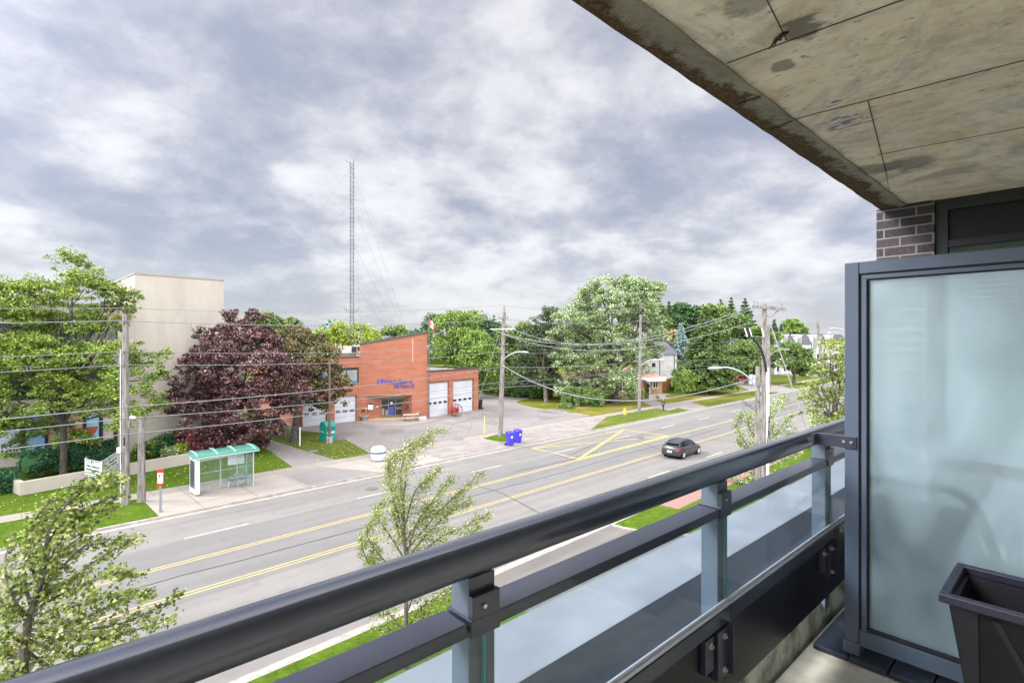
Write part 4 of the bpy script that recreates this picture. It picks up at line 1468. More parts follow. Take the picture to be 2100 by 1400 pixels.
# centre block
dC = (P2 - P1).normalized(); nC = -normal_to(P1, P2)
cD = 13.0
zL_, zR_ = 9.55, 11.05
ZS = 3.25
fa, fb = hit(748, P1, P2), hit(845, P1, P2)
back = P1 + nC * 1.7
ba, bb = hit(781.5, back, back + dC), hit(825, back, back + dC)
mb = MB()
mb.prism([P1, P2, P2 + nC * cD, P1 + nC * cD], ZS, [zL_, zR_, zR_, zL_])
mb.prism([P1, fa, ba, ba + nC * 2, P1 + nC * 3.7], .1, ZS - .001)
mb.prism([fb, P2, P2 + nC * 3.7, bb + nC * 2, bb], .1, ZS - .001)
mb.prism([P1 + nC * 3.701, P2 + nC * 3.701, P2 + nC * cD, P1 + nC * cD], .1, ZS - .001)
mb.build('centre_block', M['brick'], fs)
mb = MB(); o1 = -nC * .08
mb.prism([P1 + o1 - dC * .05, P2 + o1 + dC * .12, P2 + nC * cD + dC * .12, P1 + nC * cD - dC * .05], [zL_ + .002, zR_ + .02, zR_ + .02, zL_ + .002], [zL_ + .2, zR_ + .24, zR_ + .24, zL_ + .2])
mb.build('slanted_roof', M['coping'], fs)
zb_ = 2.6
sf = MB(); e0, e1 = fa + dC * .05 + nC * .02, fb - dC * .05 + nC * .02
sf.hexa([e0 + UP * (ZS - .06), e1 + UP * (ZS - .06), bb + UP * zb_, ba + UP * zb_, e0 + UP * (ZS - .004), e1 + UP * (ZS - .004), bb + UP * (zb_ + .06), ba + UP * (zb_ + .06)]); sf.build('entrance_soffit', plain('pale soffit boards', hx('#a3a196'), .8), fs)
sf = MB(); sf.prism([fa - dC * .25 - nC * .02, fb + dC * .25 - nC * .02, bb + dC * .1, ba - dC * .1], .121, .2); sf.build('entrance_step', plain('buff tiled step', hx('#b09a72'), .8), fs)
# glazed entrance
en = MB(); L_ = (bb - ba).length
qn = lambda t, off, z: ba + dC * t + nC * off + UP * z


def qbox(mb, t0, t1, o0, o1, z0, z1):
    return mb.hexa([qn(t0, o0, z0), qn(t1, o0, z0), qn(t1, o1, z0), qn(t0, o1, z0), qn(t0, o0, z1), qn(t1, o0, z1), qn(t1, o1, z1), qn(t0, o1, z1)])


for t in (0, L_ * .33, L_ * .66, L_ - .09):
    qbox(en, t, t + .09, .3, .4, .2, 2.55)
qbox(en, .09, L_ - .09, .31, .39, 2.45, 2.55); qbox(en, .09, L_ - .09, .31, .39, .2, .42); qbox(en, L_ * .66 + .1, L_ - .1, .32, .38, 1.15, 1.4)
de = en.build('entrance_door', M['bronze'], fs)
qbox(MB(), 0, L_, .45, .5, .2, 3.1).build('pane', M['dark_glass'], de)
mb = MB(); qbox(mb, 0, L_, .30, .44, 2.551, 3.16); mb.build('header', M['brick'], de)
mb = MB(); qbox(mb, L_ * .36, L_ * .62, .405, .44, .45, 1.5); mb.build('poster', M['blue_letter'], de)
mb = MB(); qbox(mb, L_ * .45, L_ * .55, .39, .41, 1.75, 2.1); mb.build('notice', M['white_paint'], de)
mb = MB(); qbox(mb, .12, L_ * .15, .405, .44, .45, 1.3); qbox(mb, L_ * .2, L_ * .32, .405, .44, .45, 1.1); mb.build('inner_counter', plain('tan counter', hx('#8d8268'), .7), de)
# wall notices beside the door
for (nm, x0, x1, y0, y1, m_) in (('notice_board', 755, 764.5, 830, 839.5, M['white_paint']), ('sign_plate', 756, 764, 826.5, 829.3, M['black']), ('mail_slot', 741.5, 748, 840, 844.5, M['black']), ('wall_plaque', 832, 838, 829, 839, M['black']), ('doorbell', 772.5, 775, 832, 835, M['white_paint']), ('lamp_box', 749.5, 752.5, 835.5, 838.5, M['white_paint'])):
    mb = MB(); wall_panel(mb, P1, P2, x0, x1, y0, y1, .05, .045); mb.build(nm, m_, fs)
# standpipe
c0 = hit(856, P1, P2) + UP * zat(845, 68)
nc_ = normal_to(P1, P2)
mb = MB(); mb.tube([c0, c0 + nc_ * .3], .16, 10); mb.tube([c0 + nc_ * .15 - dC * .3, c0 + nc_ * .15 + dC * .3], .09, 8); mb.tube([c0 + nc_ * .15 + dC * .1, c0 + nc_ * .15 + dC * .1 - UP * .25], .09, 8)
mb.build('hose_inlet', plain('brass hose inlet', hx('#a08063'), .5, .3), fs, smooth=True)
# lettering, two lines, and the crest before it
def wp(x, y, off=.03):
    q = hit(x, P1, P2); return Vector((q.x, q.y, zat(y, q.y))) + nc_ * off


LW = lambda x0, x1: (hit(x1, P1, P2) - hit(x0, P1, P2)).length
text_on(fs, 'lettering', 'Toronto', .74, wp(784.5, 786.0), dC, M['blue_letter'], .05, .012, 'LEFT', LW(784.5, 805.5))
text_on(fs, 'lettering', 'Fire Station 141', .72, wp(807, 786.0), dC, M['blue_letter'], .05, .004, 'LEFT', LW(807, 845))
text_on(fs, 'lettering', 'EMS Station 20', .72, wp(807, 795.2), dC, M['blue_letter'], .05, .004, 'LEFT', LW(807, 849))
mb = MB()
c0 = wp(779.3, 782.4)
for kx in (-.22, .2):
    ps = [c0 + dC * (kx + x) + UP * z for x, z in ((-.13, -.34), (.12, -.34), (.12, .05), (.04, .36), (-.05, .36), (-.13, .05))]
    mb.quad(*ps); mb.quad(*[p_ - nc_ * .03 for p_ in ps[::-1]])
mb.build('crest', M['blue_letter'], fs)
# expansion joint in the brickwork
mb = MB(); q0 = hit(846.5, P1, P2) + nc_ * .004
mb.slab(q0 - dC * .04, q0 + dC * .04, .003, ZS + 4.2, 10.3); mb.build('expansion_joint', plain('joint sealant', hx('#c39a84'), .8), fs)

# right wing
mb = MB(); ZR = 6.05
cutsR, dR, nR, blk = wing(mb, P2, P3, ZR, [(878, 921.5), (929.5, 972)], 4.65, 15)
mb.build('garage_wing', M['brick'], fs)
cr = MB()
pp0, pp1 = P2 + dR * .02, P3 + dR * .1
cr.slab(pp0 - nR * .08, pp1 - nR * .08, .45, ZR, ZR + .16)
cr.slab(P3 + dR * .1 + nR * .38, P3 + dR * .1 + nR * 15, .35, ZR, ZR + .16)
cr.slab(P3 + dR * .1 + nR * 15, P2 + nR * 15, .4, ZR, ZR + .17)
cr.build('coping', M['coping'], fs)
rm = MB(); rm.prism([P2 + nR * .5, P3 + nR * .5 - dR * .1, P3 + nR * 14.6 - dR * .1, P2 + nR * 14.6], ZR - .24, ZR - .12); rm.build('flat_roof', M['roofing'], fs)
mb = MB(); 
for x0, x1 in ((877.6, 923), (928, 974)):
    pass
wall_panel(mb, P2, P3, 877.8, 924.6, 779.5, 782.2, .08, .1); wall_panel(mb, P2, P3, 927.0, 975.5, 776.0, 778.6, .08, .1)
mb.build('brick_surround', M['brick'], fs)
for (a, b) in cutsR:
    garage_door(P2, dR, nR, a, b, 4.62, .33, 6, 4, 1.75)
# roof plant
hv = P(712, 727, 72.5); hv.z = 7.86
rz = math.atan2(RS.y, RS.x)
ac = thing('rooftop_unit', 'boxy pale ventilation unit on the flat brick fire station roof', 'air conditioner', hv)
MB().box(hv + UP * .5, 2.55, 1.5, 1.0, rz - .55).build('cabinet', plain('pale metal cabinet', hx('#b3b0a4'), .5), ac, bevel=.02)
MB().box(hv, 2.4, 1.35, .5, rz - .55).build('base', M['bronze'], ac)
cs, sn = math.cos(rz - .55), math.sin(rz - .55)
for (t, w_, m_) in ((.93, .62, M['black']),):
    MB().box(hv + Vector((cs * t + sn * .76, sn * t - cs * .76, .58)), w_, .03, .86, rz - .55).build('grille', m_, ac)
MB().tube([hv + Vector((cs * -1.5, sn * -1.5, 0)), hv + Vector((cs * -1.5, sn * -1.5, 1.9))], .12, 8).build('flue', M['grey_metal'], ac, smooth=True)

# lattice mast ------------------------------------------------------------
my = 92.0
mx0 = (720.5 - 1050) / F * my
ztop = zat(330, my)
ms_ = thing('radio_mast', 'tall guyed lattice radio mast rising behind the fire station', 'mast', (mx0, my, .12))
rr_ = .40
leg = [Vector((mx0 + rr_ * math.cos(a), my + rr_ * math.sin(a), 0)) for a in (.3, .3 + 2.094, .3 + 4.189)]
mm = plain('weathered mast steel', hx('#4d4c50'), .6, .4)
for q in leg:
    MB().tube([q + UP * .12, q + UP * (ztop - .2)], .055, 5).build('leg', mm, ms_)
mb = MB(); z = .4; i = 0
while z < ztop - 1.2:
    for j in range(3):
        a, b = leg[j], leg[(j + 1) % 3]
        if i % 2: a, b = b, a
        mb.tube([a + UP * z, b + UP * (z + .78)], .026, 4, cap=False)
        mb.tube([b + UP * (z + .78), a + UP * (z + .78)], .02, 4, cap=False)
    z += .78; i += 1
mb.build('lattice', mm, ms_)
c = Vector((mx0, my, 0)); hz_ = zat(636, my)
for sx in (-1, 1):
    MB().tube([c + UP * hz_, c + Vector((sx * 1.25, 0, hz_)), c + Vector((sx * 1.25, 0, hz_ + .75))], .04, 5).build('antenna', mm, ms_)
    MB().tube([c + UP * (hz_ - .45), c + Vector((sx * .9, .2, hz_ - .3)), c + Vector((sx * .95, .2, hz_ + .4))], .035, 5).build('antenna', mm, ms_)
MB().tube([c + UP * (ztop - .4), c + Vector((-.9, 0, ztop - .1)), c + Vector((-.95, 0, ztop + .25))], .035, 5).build('antenna', mm, ms_)
MB().tube([c + Vector((.4, 0, ztop - .6)), c + Vector((.4, 0, ztop + .4))], .04, 5).build('antenna', mm, ms_)
gm = plain('thin steel wire', hx('#6a6a70'), .6)
an = [G(598, 735, 0), G(796, 726, 0), Vector((mx0 + 3, my + 38, 0))]
an[0] = Vector((mx0 - 20.5, my - 12, 1)); an[1] = Vector((mx0 + 12.5, my + 4, 1)); an[2] = Vector((mx0 + 6.5, my - 14, 1))
for lvl in (340, 412, 490, 570, 648):
    zl_ = zat(lvl, my)
    for q in an:
        MB().tube([c + UP * zl_, q], .017, 4).build('guy_wire', gm, ms_)

# flagpole -------------------------------------------------------------------
fy = 67.6
fp = P(879.6, 700, fy)
fl = thing('flagpole', 'slim flagpole with a red and white maple leaf flag by the station corner', 'flagpole', (fp.x, fp.y, .12))
MB().tube([Vector((fp.x, fp.y, .12)), Vector((fp.x, fp.y, 6)), Vector((fp.x, fp.y, zat(644, fy)))], [.09, .075, .045], 8).build('pole', plain('brown flagpole', hx('#5c5350'), .5), fl, smooth=True)
MB().lathe(Vector((fp.x, fp.y, zat(644, fy))), [(0, 0), (.09, .06), (0, .13)], 8).build('finial', M['grey_metal'], fl, smooth=True)
# the flag hangs in folds: a grid of cloth, red bars and white middle as three parts
zt_ = zat(653, fy); LB, HB = 1.5, .9


def cloth(u, v):
    x = u * .72; drop = u * .85 + .06 * math.sin(u * 9)
    y = .14 * math.sin(u * 8 + v * 1.5) * (.3 + u)
    return Vector((fp.x + .06 + x * (1 - .15 * v), fp.y + y, zt_ - drop * .95 - v * HB * (1 - .12 * u)))


for nm, ua, ub, m_ in (('red_bar', 0, .26, None), ('white_field', .26, .74, None), ('red_bar', .74, 1.0, None)):
    mb = MB(); nu, nv = 10, 8
    vs = [cloth(ua + (ub - ua) * i / nu, j / nv) for j in range(nv + 1) for i in range(nu + 1)]
    mb.add(vs, [(j * (nu + 1) + i, j * (nu + 1) + i + 1, (j + 1) * (nu + 1) + i + 1, (j + 1) * (nu + 1) + i) for j in range(nv) for i in range(nu)])
    col = hx('#c9332f') if nm == 'red_bar' else hx('#d9d5d2')
    fo = mb.build(nm, plain('flag ' + nm, col, .8), fl, smooth=True)
    if nm == 'white_field': wf_ = fo
# maple leaf emblem
lf = [(0, 1), (.18, .66), (.36, .74), (.28, .3), (.5, .52), (.56, .38), (.86, .42), (.74, .16), (.86, .06), (.46, -.28), (.5, -.42), (.06, -.36), (.05, -.8), (-.05, -.8), (-.06, -.36), (-.5, -.42), (-.46, -.28), (-.86, .06), (-.74, .16), (-.86, .42), (-.56, .38), (-.5, .52), (-.28, .3), (-.36, .74), (-.18, .66)]
ctr = (.5, .5)
vs = [cloth(.5, .5) + Vector((0, -.012, 0))] + [cloth(.5 + x * .17, .5 - y * .36) + Vector((0, -.012, 0)) for x, y in lf]
mb = MB(); mb.add(vs, [(0, 1 + i, 1 + (i + 1) % len(lf)) for i in range(len(lf))]); mb.build('maple_leaf', plain('flag red', hx('#c9332f'), .8), wf_)

# bungalow --------------------------------------------------------------------
hx0 = G(1322, 818, .12)
bg_ = thing('bungalow', 'yellow brown brick bungalow with a shallow red roof and white porch canopy', 'house', G(1300, 818))
b0, b1 = G(1252, 812), G(1345, 815)     # front, facing the street
yb = 90.0
q = lambda x, Y, z: Vector(((x - 1050) / F * Y, Y, z))
fA, fB = q(1285, 90, 0), q(1357, 93.5, 0)
fd = (fB - fA).normalized(); fn = Vector((-fd.y, fd.x, 0))
fA = fA - fd * 8.5
hw_ = MB(); hw_.prism([fA, fB, fB + fn * 9, fA + fn * 9], .1, 3.7)
hw_.build('wall', M['brick_b'], bg_)
c = [fA - fd * .5 - fn * .5, fB + fd * .5 - fn * .5, fB + fd * .5 + fn * 9.5, fA - fd * .5 + fn * 9.5]
rd = MB(); r0, r1 = (c[0] + c[3]) / 2 + fd * 4.2, (c[1] + c[2]) / 2 - fd * 4.2
z0_, z1_ = 3.72, 5.3
V = [p_ + UP * z0_ for p_ in c] + [r0 + UP * z1_, r1 + UP * z1_]
rd.add(V, [(0, 1, 5, 4), (2, 3, 4, 5), (1, 2, 5), (3, 0, 4), (3, 2, 1, 0)]); rd.build('roof', M['shingle_red'], bg_)
MB().slab(c[0] + fn * .02, c[1] + fn * .02, -.08, 3.5, 3.70).build('eaves', M['white_paint'], bg_)


def fwall(mb, t0, t1, z0, z1, o0=.0, o1=.06):
    p_, q_ = fA + fd * t0, fA + fd * t1
    return mb.hexa([p_ - fn * o1 + UP * z0, q_ - fn * o1 + UP * z0, q_ - fn * o0 + UP * z0, p_ - fn * o0 + UP * z0, p_ - fn * o1 + UP * z1, q_ - fn * o1 + UP * z1, q_ - fn * o0 + UP * z1, p_ - fn * o0 + UP * z1])


LT = (fB - fA).length
for t0, t1, z0, z1 in ((LT - 6.9, LT - 5.6, 1.6, 3.2), (LT - 2.1, LT - .9, 1.7, 2.9), (LT - 9.6, LT - 8.0, 1.5, 3.2), (LT - 6.6, LT - 5.6, .3, .9)):
    wn_ = fwall(MB(), t0, t1, z0, z1, .002, .07).build('window', M['white_paint'], bg_)
    mb = MB(); m_ = (t0 + t1) / 2; fwall(mb, t0 + .1, m_ - .05, z0 + .1, z1 - .1, .06, .09); fwall(mb, m_ + .05, t1 - .1, z0 + .1, z1 - .1, .06, .09); mb.build('pane', M['dark_glass'], wn_)
fwall(MB(), LT - 3.6, LT - 2.7, .95, 3.0, .002, .07).build('door', M['white_paint'], bg_)
MB().hexa([*(fA + fd * t + fn * o_ + UP * z for t, o_, z in ((LT - 4.4, -1.6, 3.15), (LT - .4, -1.6, 3.15), (LT - .4, -.05, 3.35), (LT - 4.4, -.05, 3.35), (LT - 4.4, -1.6, 3.27), (LT - .4, -1.6, 3.27), (LT - .4, -.05, 3.47), (LT - 4.4, -.05, 3.47)))]).build('porch_canopy', M['white_paint'], bg_)
fwall(MB(), LT - 4.2, LT - .5, .11, .9, .0, 1.4).build('porch', M['concrete2'], bg_)
mb = MB()
for i in range(4):
    fwall(mb, LT - 2.4, LT - .9, .11 + 0, .72 - i * .18, 1.4 + i * .3, 1.7 + i * .3)
mb.build('steps', M['concrete2'], bg_)
for t in (LT - 4.1, LT - 2.5, LT - .7):
    p_ = fA + fd * t - fn * 1.35; MB().tube([p_ + UP * .9, p_ + UP * 3.2], .04, 6).build('porch_post', M['black'], bg_)
mb = MB(); mb.tube([fA + fd * (LT - 3.3) - fn * 1.35 + UP * .9, fA + fd * (LT - 3.3) - fn * 1.35 + UP * 1.8], .03, 5)
for z in (1.3, 1.8):
    mb.tube([fA + fd * (LT - 4.1) - fn * 1.35 + UP * z, fA + fd * (LT - 2.5) - fn * 1.35 + UP * z], .025, 5)
mb.build('porch_railing', M['black'], bg_)
fwall(MB(), LT - 10.6, LT - 9.9, .2, 2.0, .002, .07).build('side_door', plain('dark red door', hx('#8e2630'), .6), bg_)

# white two storey house ---------------------------------------------------------
wh = thing('white_house', 'white rendered two storey house with a grey hip roof behind the bungalow', 'house', q(1340, 112, .12))
wA, wB, wC = q(1300, 112, 0), q(1387, 118, 0), q(1394, 127, 0)
wd = (wB - wA).normalized(); wn_d = (wC - wB)
blkp = [wA, wB, wC, wA + wn_d]
ze = zat(727, 118)
MB().prism(blkp, .1, ze).build('wall', M['white_wall'], wh)
c = [wA - wd * .5 - wn_d * .05, wB + wd * .6 - wn_d * .05, wC + wd * .6 + wn_d * .05, wA - wd * .5 + wn_d * 1.05]
V = [p_ + UP * ze for p_ in c]; mid = (c[0] + c[3]) / 2 + wd * 4; mid2 = (c[1] + c[2]) / 2 - wd * 4.5
V += [mid + UP * zat(701, 118), mid2 + UP * zat(701, 118)]
MB().add(V, [(0, 1, 5, 4), (2, 3, 4, 5), (1, 2, 5), (3, 0, 4), (3, 2, 1, 0)]).build('roof', M['shingle'], wh)
mb = MB(); wall_panel(mb, wA, wB, 1337, 1344, 744, 752, .05, .04); w_ = mb.build('window', M['dark_glass'], wh)
for x in (1353, 1383):
    p_ = hit(x, wA, wB) - wn_d.normalized() * .1
    MB().tube([p_ + UP * .2, p_ + UP * ze], .07, 6).build('downpipe', M['black'], wh)
# cedar fence
f0, f1 = q(1356, 100, 0), q(1377, 108, 0)
cf = thing('cedar_fence', 'orange cedar board fence beside the bungalow', 'fence', f0 + UP * .12)
mb = MB(); L = (f1 - f0).length; d_ = (f1 - f0).normalized(); n_ = int(L / .15)
for i in range(n_):
    p_ = f0 + d_ * i * L / n_; mb.slab(p_, p_ + d_ * (L / n_ - .012), .03, .12, 2.55 - .02 * (i % 3))
mb.build('boards', M['cedar'], cf)
for i in range(4):
    p_ = f0 + d_ * L * (i + .02) / 3.1; MB().box(p_ + UP * .12 - Vector((0, -.1, 0)), .1, .1, 2.5).build('post', M['cedar'], cf)

# townhouses with mansard roof ------------------------------------------------------
th = thing('townhouse_block', 'white townhouse row with a dark mansard roof and dormers far down the street', 'building', q(1640, 165, .12))
tA, tB = q(1588, 158, 0), q(1735, 178, 0)
td = (tB - tA).normalized(); tn = Vector((-td.y, td.x, 0)); TL = (tB - tA).length
z1 = zat(706, 162); z2 = zat(684, 162)
MB().prism([tA, tB, tB + tn * 12, tA + tn * 12], .1, z1).build('wall', M['white_wall'], th)
i_ = 1.4
MB().add([p_ + UP * z1 for p_ in (tA - td * .3 - tn * .3, tB - tn * .3, tB + tn * 12, tA - td * .3 + tn * 12)] + [p_ + UP * z2 for p_ in (tA + td * i_ + tn * i_, tB + tn * i_, tB + tn * 10.5, tA + td * i_ + tn * 10.5)],
         [(3, 2, 1, 0), (4, 5, 6, 7), (0, 1, 5, 4), (1, 2, 6, 5), (2, 3, 7, 6), (3, 0, 4, 7)]).build('mansard_roof', M['shingle'], th)


def tbox(mb, t0, t1, o0, o1, z0, z1):
    return mb.hexa([tA + td * t + tn * o_ + UP * z for z in (z0, z1) for t, o_ in ((t0, o0), (t1, o0), (t1, o1), (t0, o1))])


zz1 = zat(694, 162)
for i, x in enumerate((1607, 1636, 1668, 1700)):
    t = (hit(x, tA, tB) - tA).dot(td)
    dm_ = tbox(MB(), t - 1.3, t + 1.3, -.5, 2, z1 - 1.2, z2 - .6).build('dormer', M['white_wall'], th)
    tbox(MB(), t - .95, t + .95, -.56, -.49, z1 - 1.0, z2 - 1.3).build('window', M['pane'], dm_)
    tbox(MB(), t - 1.5, t + 1.5, -.7, 1.9, z2 - .599, z2 - .35).build('cornice', M['white_paint'], dm_)
for i in range(11):
    t = 1.2 + i * TL / 11.2
    for z0 in (1.0, 4.0):
        tbox(MB(), t, t + 1.1, -.05, .02, z0, z0 + 1.9).build('window', M['dark_glass'], th)
    tbox(MB(), t - .55, t - .35, -.12, .0, .1, z1 - .1).build('pilaster', M['white_paint'], th)
MB().prism([tA + td * 8 + tn * 4, tA + td * 11 + tn * 4, tA + td * 11 + tn * 7, tA + td * 8 + tn * 7], z2, z2 + .9).build('roof_box', M['shingle'], th)

# brick gabled house and grey roofs beyond the trees -------------------------------
def gable(name, label, x0, x1, Y, ye, yr, depth_, mw, mr, dx=.12, win=None):
    A_, B_ = q(x0, Y, 0), q(x1, Y * (1 + dx), 0)
    d_ = (B_ - A_).normalized(); n_ = Vector((-d_.y, d_.x, 0))
    ze_, zr_ = zat(ye, Y), zat(yr, Y)
    t = thing(name, label, 'house', A_ + UP * .12)
    m_ = (A_ + B_) / 2
    vs = [A_ + UP * .1, B_ + UP * .1, B_ + n_ * depth_ + UP * .1, A_ + n_ * depth_ + UP * .1, A_ + UP * ze_, B_ + UP * ze_, B_ + n_ * depth_ + UP * ze_, A_ + n_ * depth_ + UP * ze_, m_ + UP * zr_, m_ + n_ * depth_ + UP * zr_]
    MB().add(vs, [(3, 2, 1, 0), (0, 1, 5, 8, 4), (1, 2, 6, 5), (2, 3, 7, 9, 6), (3, 0, 4, 7)]).build('wall', mw, t)
    e = d_ * .45
    k_ = (zr_ - ze_) / ((B_ - A_).length / 2) * .45
    o_ = -n_ * .4
    r = MB()
    for (lo_, sg) in ((A_, -1), (B_, 1)):
        a1 = lo_ + e * sg + o_ + UP * (ze_ - k_); a2 = m_ + o_ + UP * zr_
        b1_, b2_ = a1 + n_ * (depth_ + .8), a2 + n_ * (depth_ + .8)
        u_ = UP * .22
        r.hexa([a1, b1_, b2_, a2, a1 + u_, b1_ + u_, b2_ + u_, a2 + u_])
    r.build('roof', mr, t)
    if win:
        w0, w1, wy0, wy1 = win
        mb = MB(); wall_panel(mb, A_, B_, w0, w1, wy0, wy1, .06, .05); wo_ = mb.build('window', M['white_paint'], t)
        mb = MB(); wall_panel(mb, A_, B_, w0 + .9, w1 - .9, wy0 + .8, wy1 - .4, .09, .02); mb.build('pane', M['dark_glass'], wo_)
    return t


gable('brick_house', 'orange brick house gable with grey roof between the spruce and the pole', 1488, 1531, 150, 713, 694, 12, M['brick'], M['shingle'], .1, (1498, 1510, 704, 712))
gable('grey_roof_house', 'house with a pale grey roof peeping out beside the brick gable', 1462, 1494, 158, 712, 700, 10, M['white_wall'], M['shingle'], .05)
gable('distant_house', 'grey roofed house behind the slanted brick roof of the fire station', 770, 832, 130, 702, 690, 14, M['white_wall'], M['shingle'], .05)
gable('distant_house', 'small roof glimpsed between the bronze tree and the yellow green tree', 650, 672, 120, 716, 703, 10, M['white_wall'], M['shingle'], .05)
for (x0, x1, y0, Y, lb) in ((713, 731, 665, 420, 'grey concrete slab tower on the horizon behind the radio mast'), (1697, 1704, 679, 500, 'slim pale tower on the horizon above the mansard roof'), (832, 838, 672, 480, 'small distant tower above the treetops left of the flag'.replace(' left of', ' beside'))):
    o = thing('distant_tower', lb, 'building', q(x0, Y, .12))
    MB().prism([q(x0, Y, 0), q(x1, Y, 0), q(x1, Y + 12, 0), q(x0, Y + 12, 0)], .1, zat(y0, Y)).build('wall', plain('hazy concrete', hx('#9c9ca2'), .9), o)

# ================================================================ poles, wires and street lamps
M['lamp'] = plain('pale lamp housing', hx('#a9abb0'), .4, .2)
M['lens'] = plain('lamp lens', hx('#c9c9c4'), .25)
M['insul'] = plain('grey insulator', hx('#6d6a6c'), .4)
M['cable'] = plain('aluminium cable', hx('#7c7d80'), .5, .3)
M['cable_dark'] = plain('dark cable', hx('#56565a'), .6)


def cobra(parent, p0, p1, bow, head=.75, r=.045, m='lamp', tilt=.05):
    """curved arm from the pole at p0 to the lamp at p1, with its lamp head"""
    p0, p1 = Vector(p0), Vector(p1)
    pts = []
    for i in range(9):
        t = i / 8
        p = p0.lerp(p1, t)
        p.z = p0.z + (p1.z - p0.z) * math.sin(t * math.pi / 2) ** bow
        pts.append(p)
    MB().tube(pts, r, 7).build('lamp_arm', M[m], parent, smooth=True)
    d = (p1 - p0); d.z = 0; d.normalize()
    mb = MB()
    pf = [(0, .05), (.12, .09), (.35, .155), (.6, .17), (.85, .12), (1, .02)]
    k = 10
    s0_ = len(mb.v)
    sd_ = Vector((-d.y, d.x, 0))
    for t, r_ in pf:
        c = p1 + d * head * t + UP * (-tilt * t)
        for j in range(k):
            a = 2 * math.pi * j / k
            zc_ = math.sin(a)
            mb.v.append(c + sd_ * math.cos(a) * r_ + UP * (zc_ * r_ * (.55 if zc_ > 0 else .8)))
    for i in range(len(pf) - 1):
        for j in range(k):
            mb.f.append((i * k + j, i * k + (j + 1) % k, (i + 1) * k + (j + 1) % k, (i + 1) * k + j))
    mb.f.append(tuple(range(k))[::-1]); mb.f.append(tuple(range(len(mb.v) - k, len(mb.v))))
    hd = mb.build('lamp_head', M['lamp'], parent, smooth=True)
    return hd


GP = 'wooden utility poles along the street'


def pole(base, top, r, label, name='utility_pole', m=None, group=GP):
    base, top = Vector(base), Vector(top)
    t = thing(name, label, 'pole', base, group)
    MB().tube([base - UP * .05, base.lerp(top, .5), top], [r * 1.15, r, r * .78], 12).build('pole_shaft', m or M['wood_pole'], t, smooth=True)
    return t


def insul(t, c, r=.06, h=.22):
    MB().lathe(c, [(0, 0), (r * .5, 0), (r, h * .2), (r * .55, h * .35), (r, h * .55), (r * .55, h * .75), (r * .7, h), (0, h)], 8).build('insulator', M['insul'], t, smooth=True)


pa0 = G(258, 1034); pa1 = Vector((P(257, 645, pa0.y).x, pa0.y, zat(645, pa0.y)))
PA = pole(pa0, pa1, .19, 'bare wooden pole beside the for lease board and the honey locust')
MB().tube([pa1 - UP * .4, pa1 + Vector((-.32, 0, .25))], .05, 6).build('pole_top_arm', M['insul'], PA)
for y in (633, 661, 722, 748):
    c = Vector((P(258, y, pa0.y).x, pa0.y - .2, zat(y, pa0.y))); insul(PA, c - UP * .1, .07, .2)
lampc = Vector((P(266, 850, pa0.y).x, pa0.y - .1, zat(876, pa0.y)))
cobra(PA, lampc, P(269, 853, pa0.y - .6), 1.0, .9, .035)
MB().box(Vector((pa0.x - .3, pa0.y - .1, zat(927, pa0.y))), .22, .2, .32).build('meter_box', M['white_paint'], PA)
MB().tube([Vector((pa0.x - .24, pa0.y - .12, .2)), Vector((pa0.x - .24, pa0.y - .12, 9.5))], .022, 5).build('ground_wire', M['white_paint'], PA)
c_ = Vector((pa0.x + .05, pa0.y - .2, zat(912, pa0.y)))
MB().box(c_, .1, .02, .5).build('number_plate', M['black'], PA)
sb0 = G(290, 1028); st0 = sb0.copy(); st0.z = zat(855, sb0.y)
pole(sb0, st0, .2, 'short cut off wooden pole standing beside the bus stop post', 'pole_stub')
pb0 = G(1026, 895); pb1 = Vector((P(1034, 640, pb0.y).x, pb0.y, zat(640, pb0.y)))
PB = pole(pb0, pb1, .23, 'weathered wooden pole on the grass island by the blue bins')
MB().tube([pb1 - UP * .3, pb1 + UP * .65], .07, 6).build('pin', M['insul'], PB)
zb = lambda y: zat(y, pb0.y)
MB().boxf(lambda a, b, z: Vector((pb1.x - .1 + a, pb1.y - .3 + b, z)), -1.35, 1.15, -.05, .05, zb(675.6), zb(674.2)).build('cross_arm', M['white_paint'], PB)
for y in (651, 705, 721):
    for sx in (-1, 1):
        c = Vector((pb1.x - .06 + sx * .42, pb1.y - .25, zb(y) - .12))
        MB().tube([c + Vector((-sx * .42, .1, 0)), c + Vector((0, 0, .05))], .03, 5).build('bracket_arm', M['insul'], PB)
        insul(PB, c, .08, .22)
cobra(PB, Vector((pb0.x + .15, pb0.y - .1, zb(742))), P(1069, 721, pb0.y - 2), .75, 1.0, .055)
pc0 = Rn(1311, 39.7); pc1 = Vector((P(1314, 645, pc0.y).x, pc0.y, zat(645, pc0.y)))
PC = pole(pc0, pc1, .22, 'wooden pole by the walking person and the yellow hydrant')
zc_f = lambda y: zat(y, pc0.y)
for y in (658, 713):
    for sx in (-1, 1):
        c = Vector((pc1.x + sx * .5, pc1.y - .2, zc_f(y) - .12)); MB().tube([c - Vector((sx * .5, -.1, 0)), c], .035, 5).build('bracket_arm', M['insul'], PC); insul(PC, c, .08, .22)
cobra(PC, Vector((pc0.x + .1, pc0.y - .1, zc_f(752))), P(1347, 737, pc0.y - 2), .75, 1.2, .06)
pe0 = Rn(1576, 39.5); pe1 = Vector((pe0.x, pe0.y, zat(665, pe0.y)))
PE2 = pole(pe0, pe1, .34, 'wooden pole across the street seen behind the double poles')
cobra(PE2, Vector((pe0.x + .2, pe0.y - .1, zat(729, pe0.y))), P(1606, 716, pe0.y - 3), .9, 1.6, .08)
pd0 = Rn(1689, 39.0); pd1 = Vector((P(1676, 658, pd0.y).x, pd0.y, zat(658, pd0.y)))
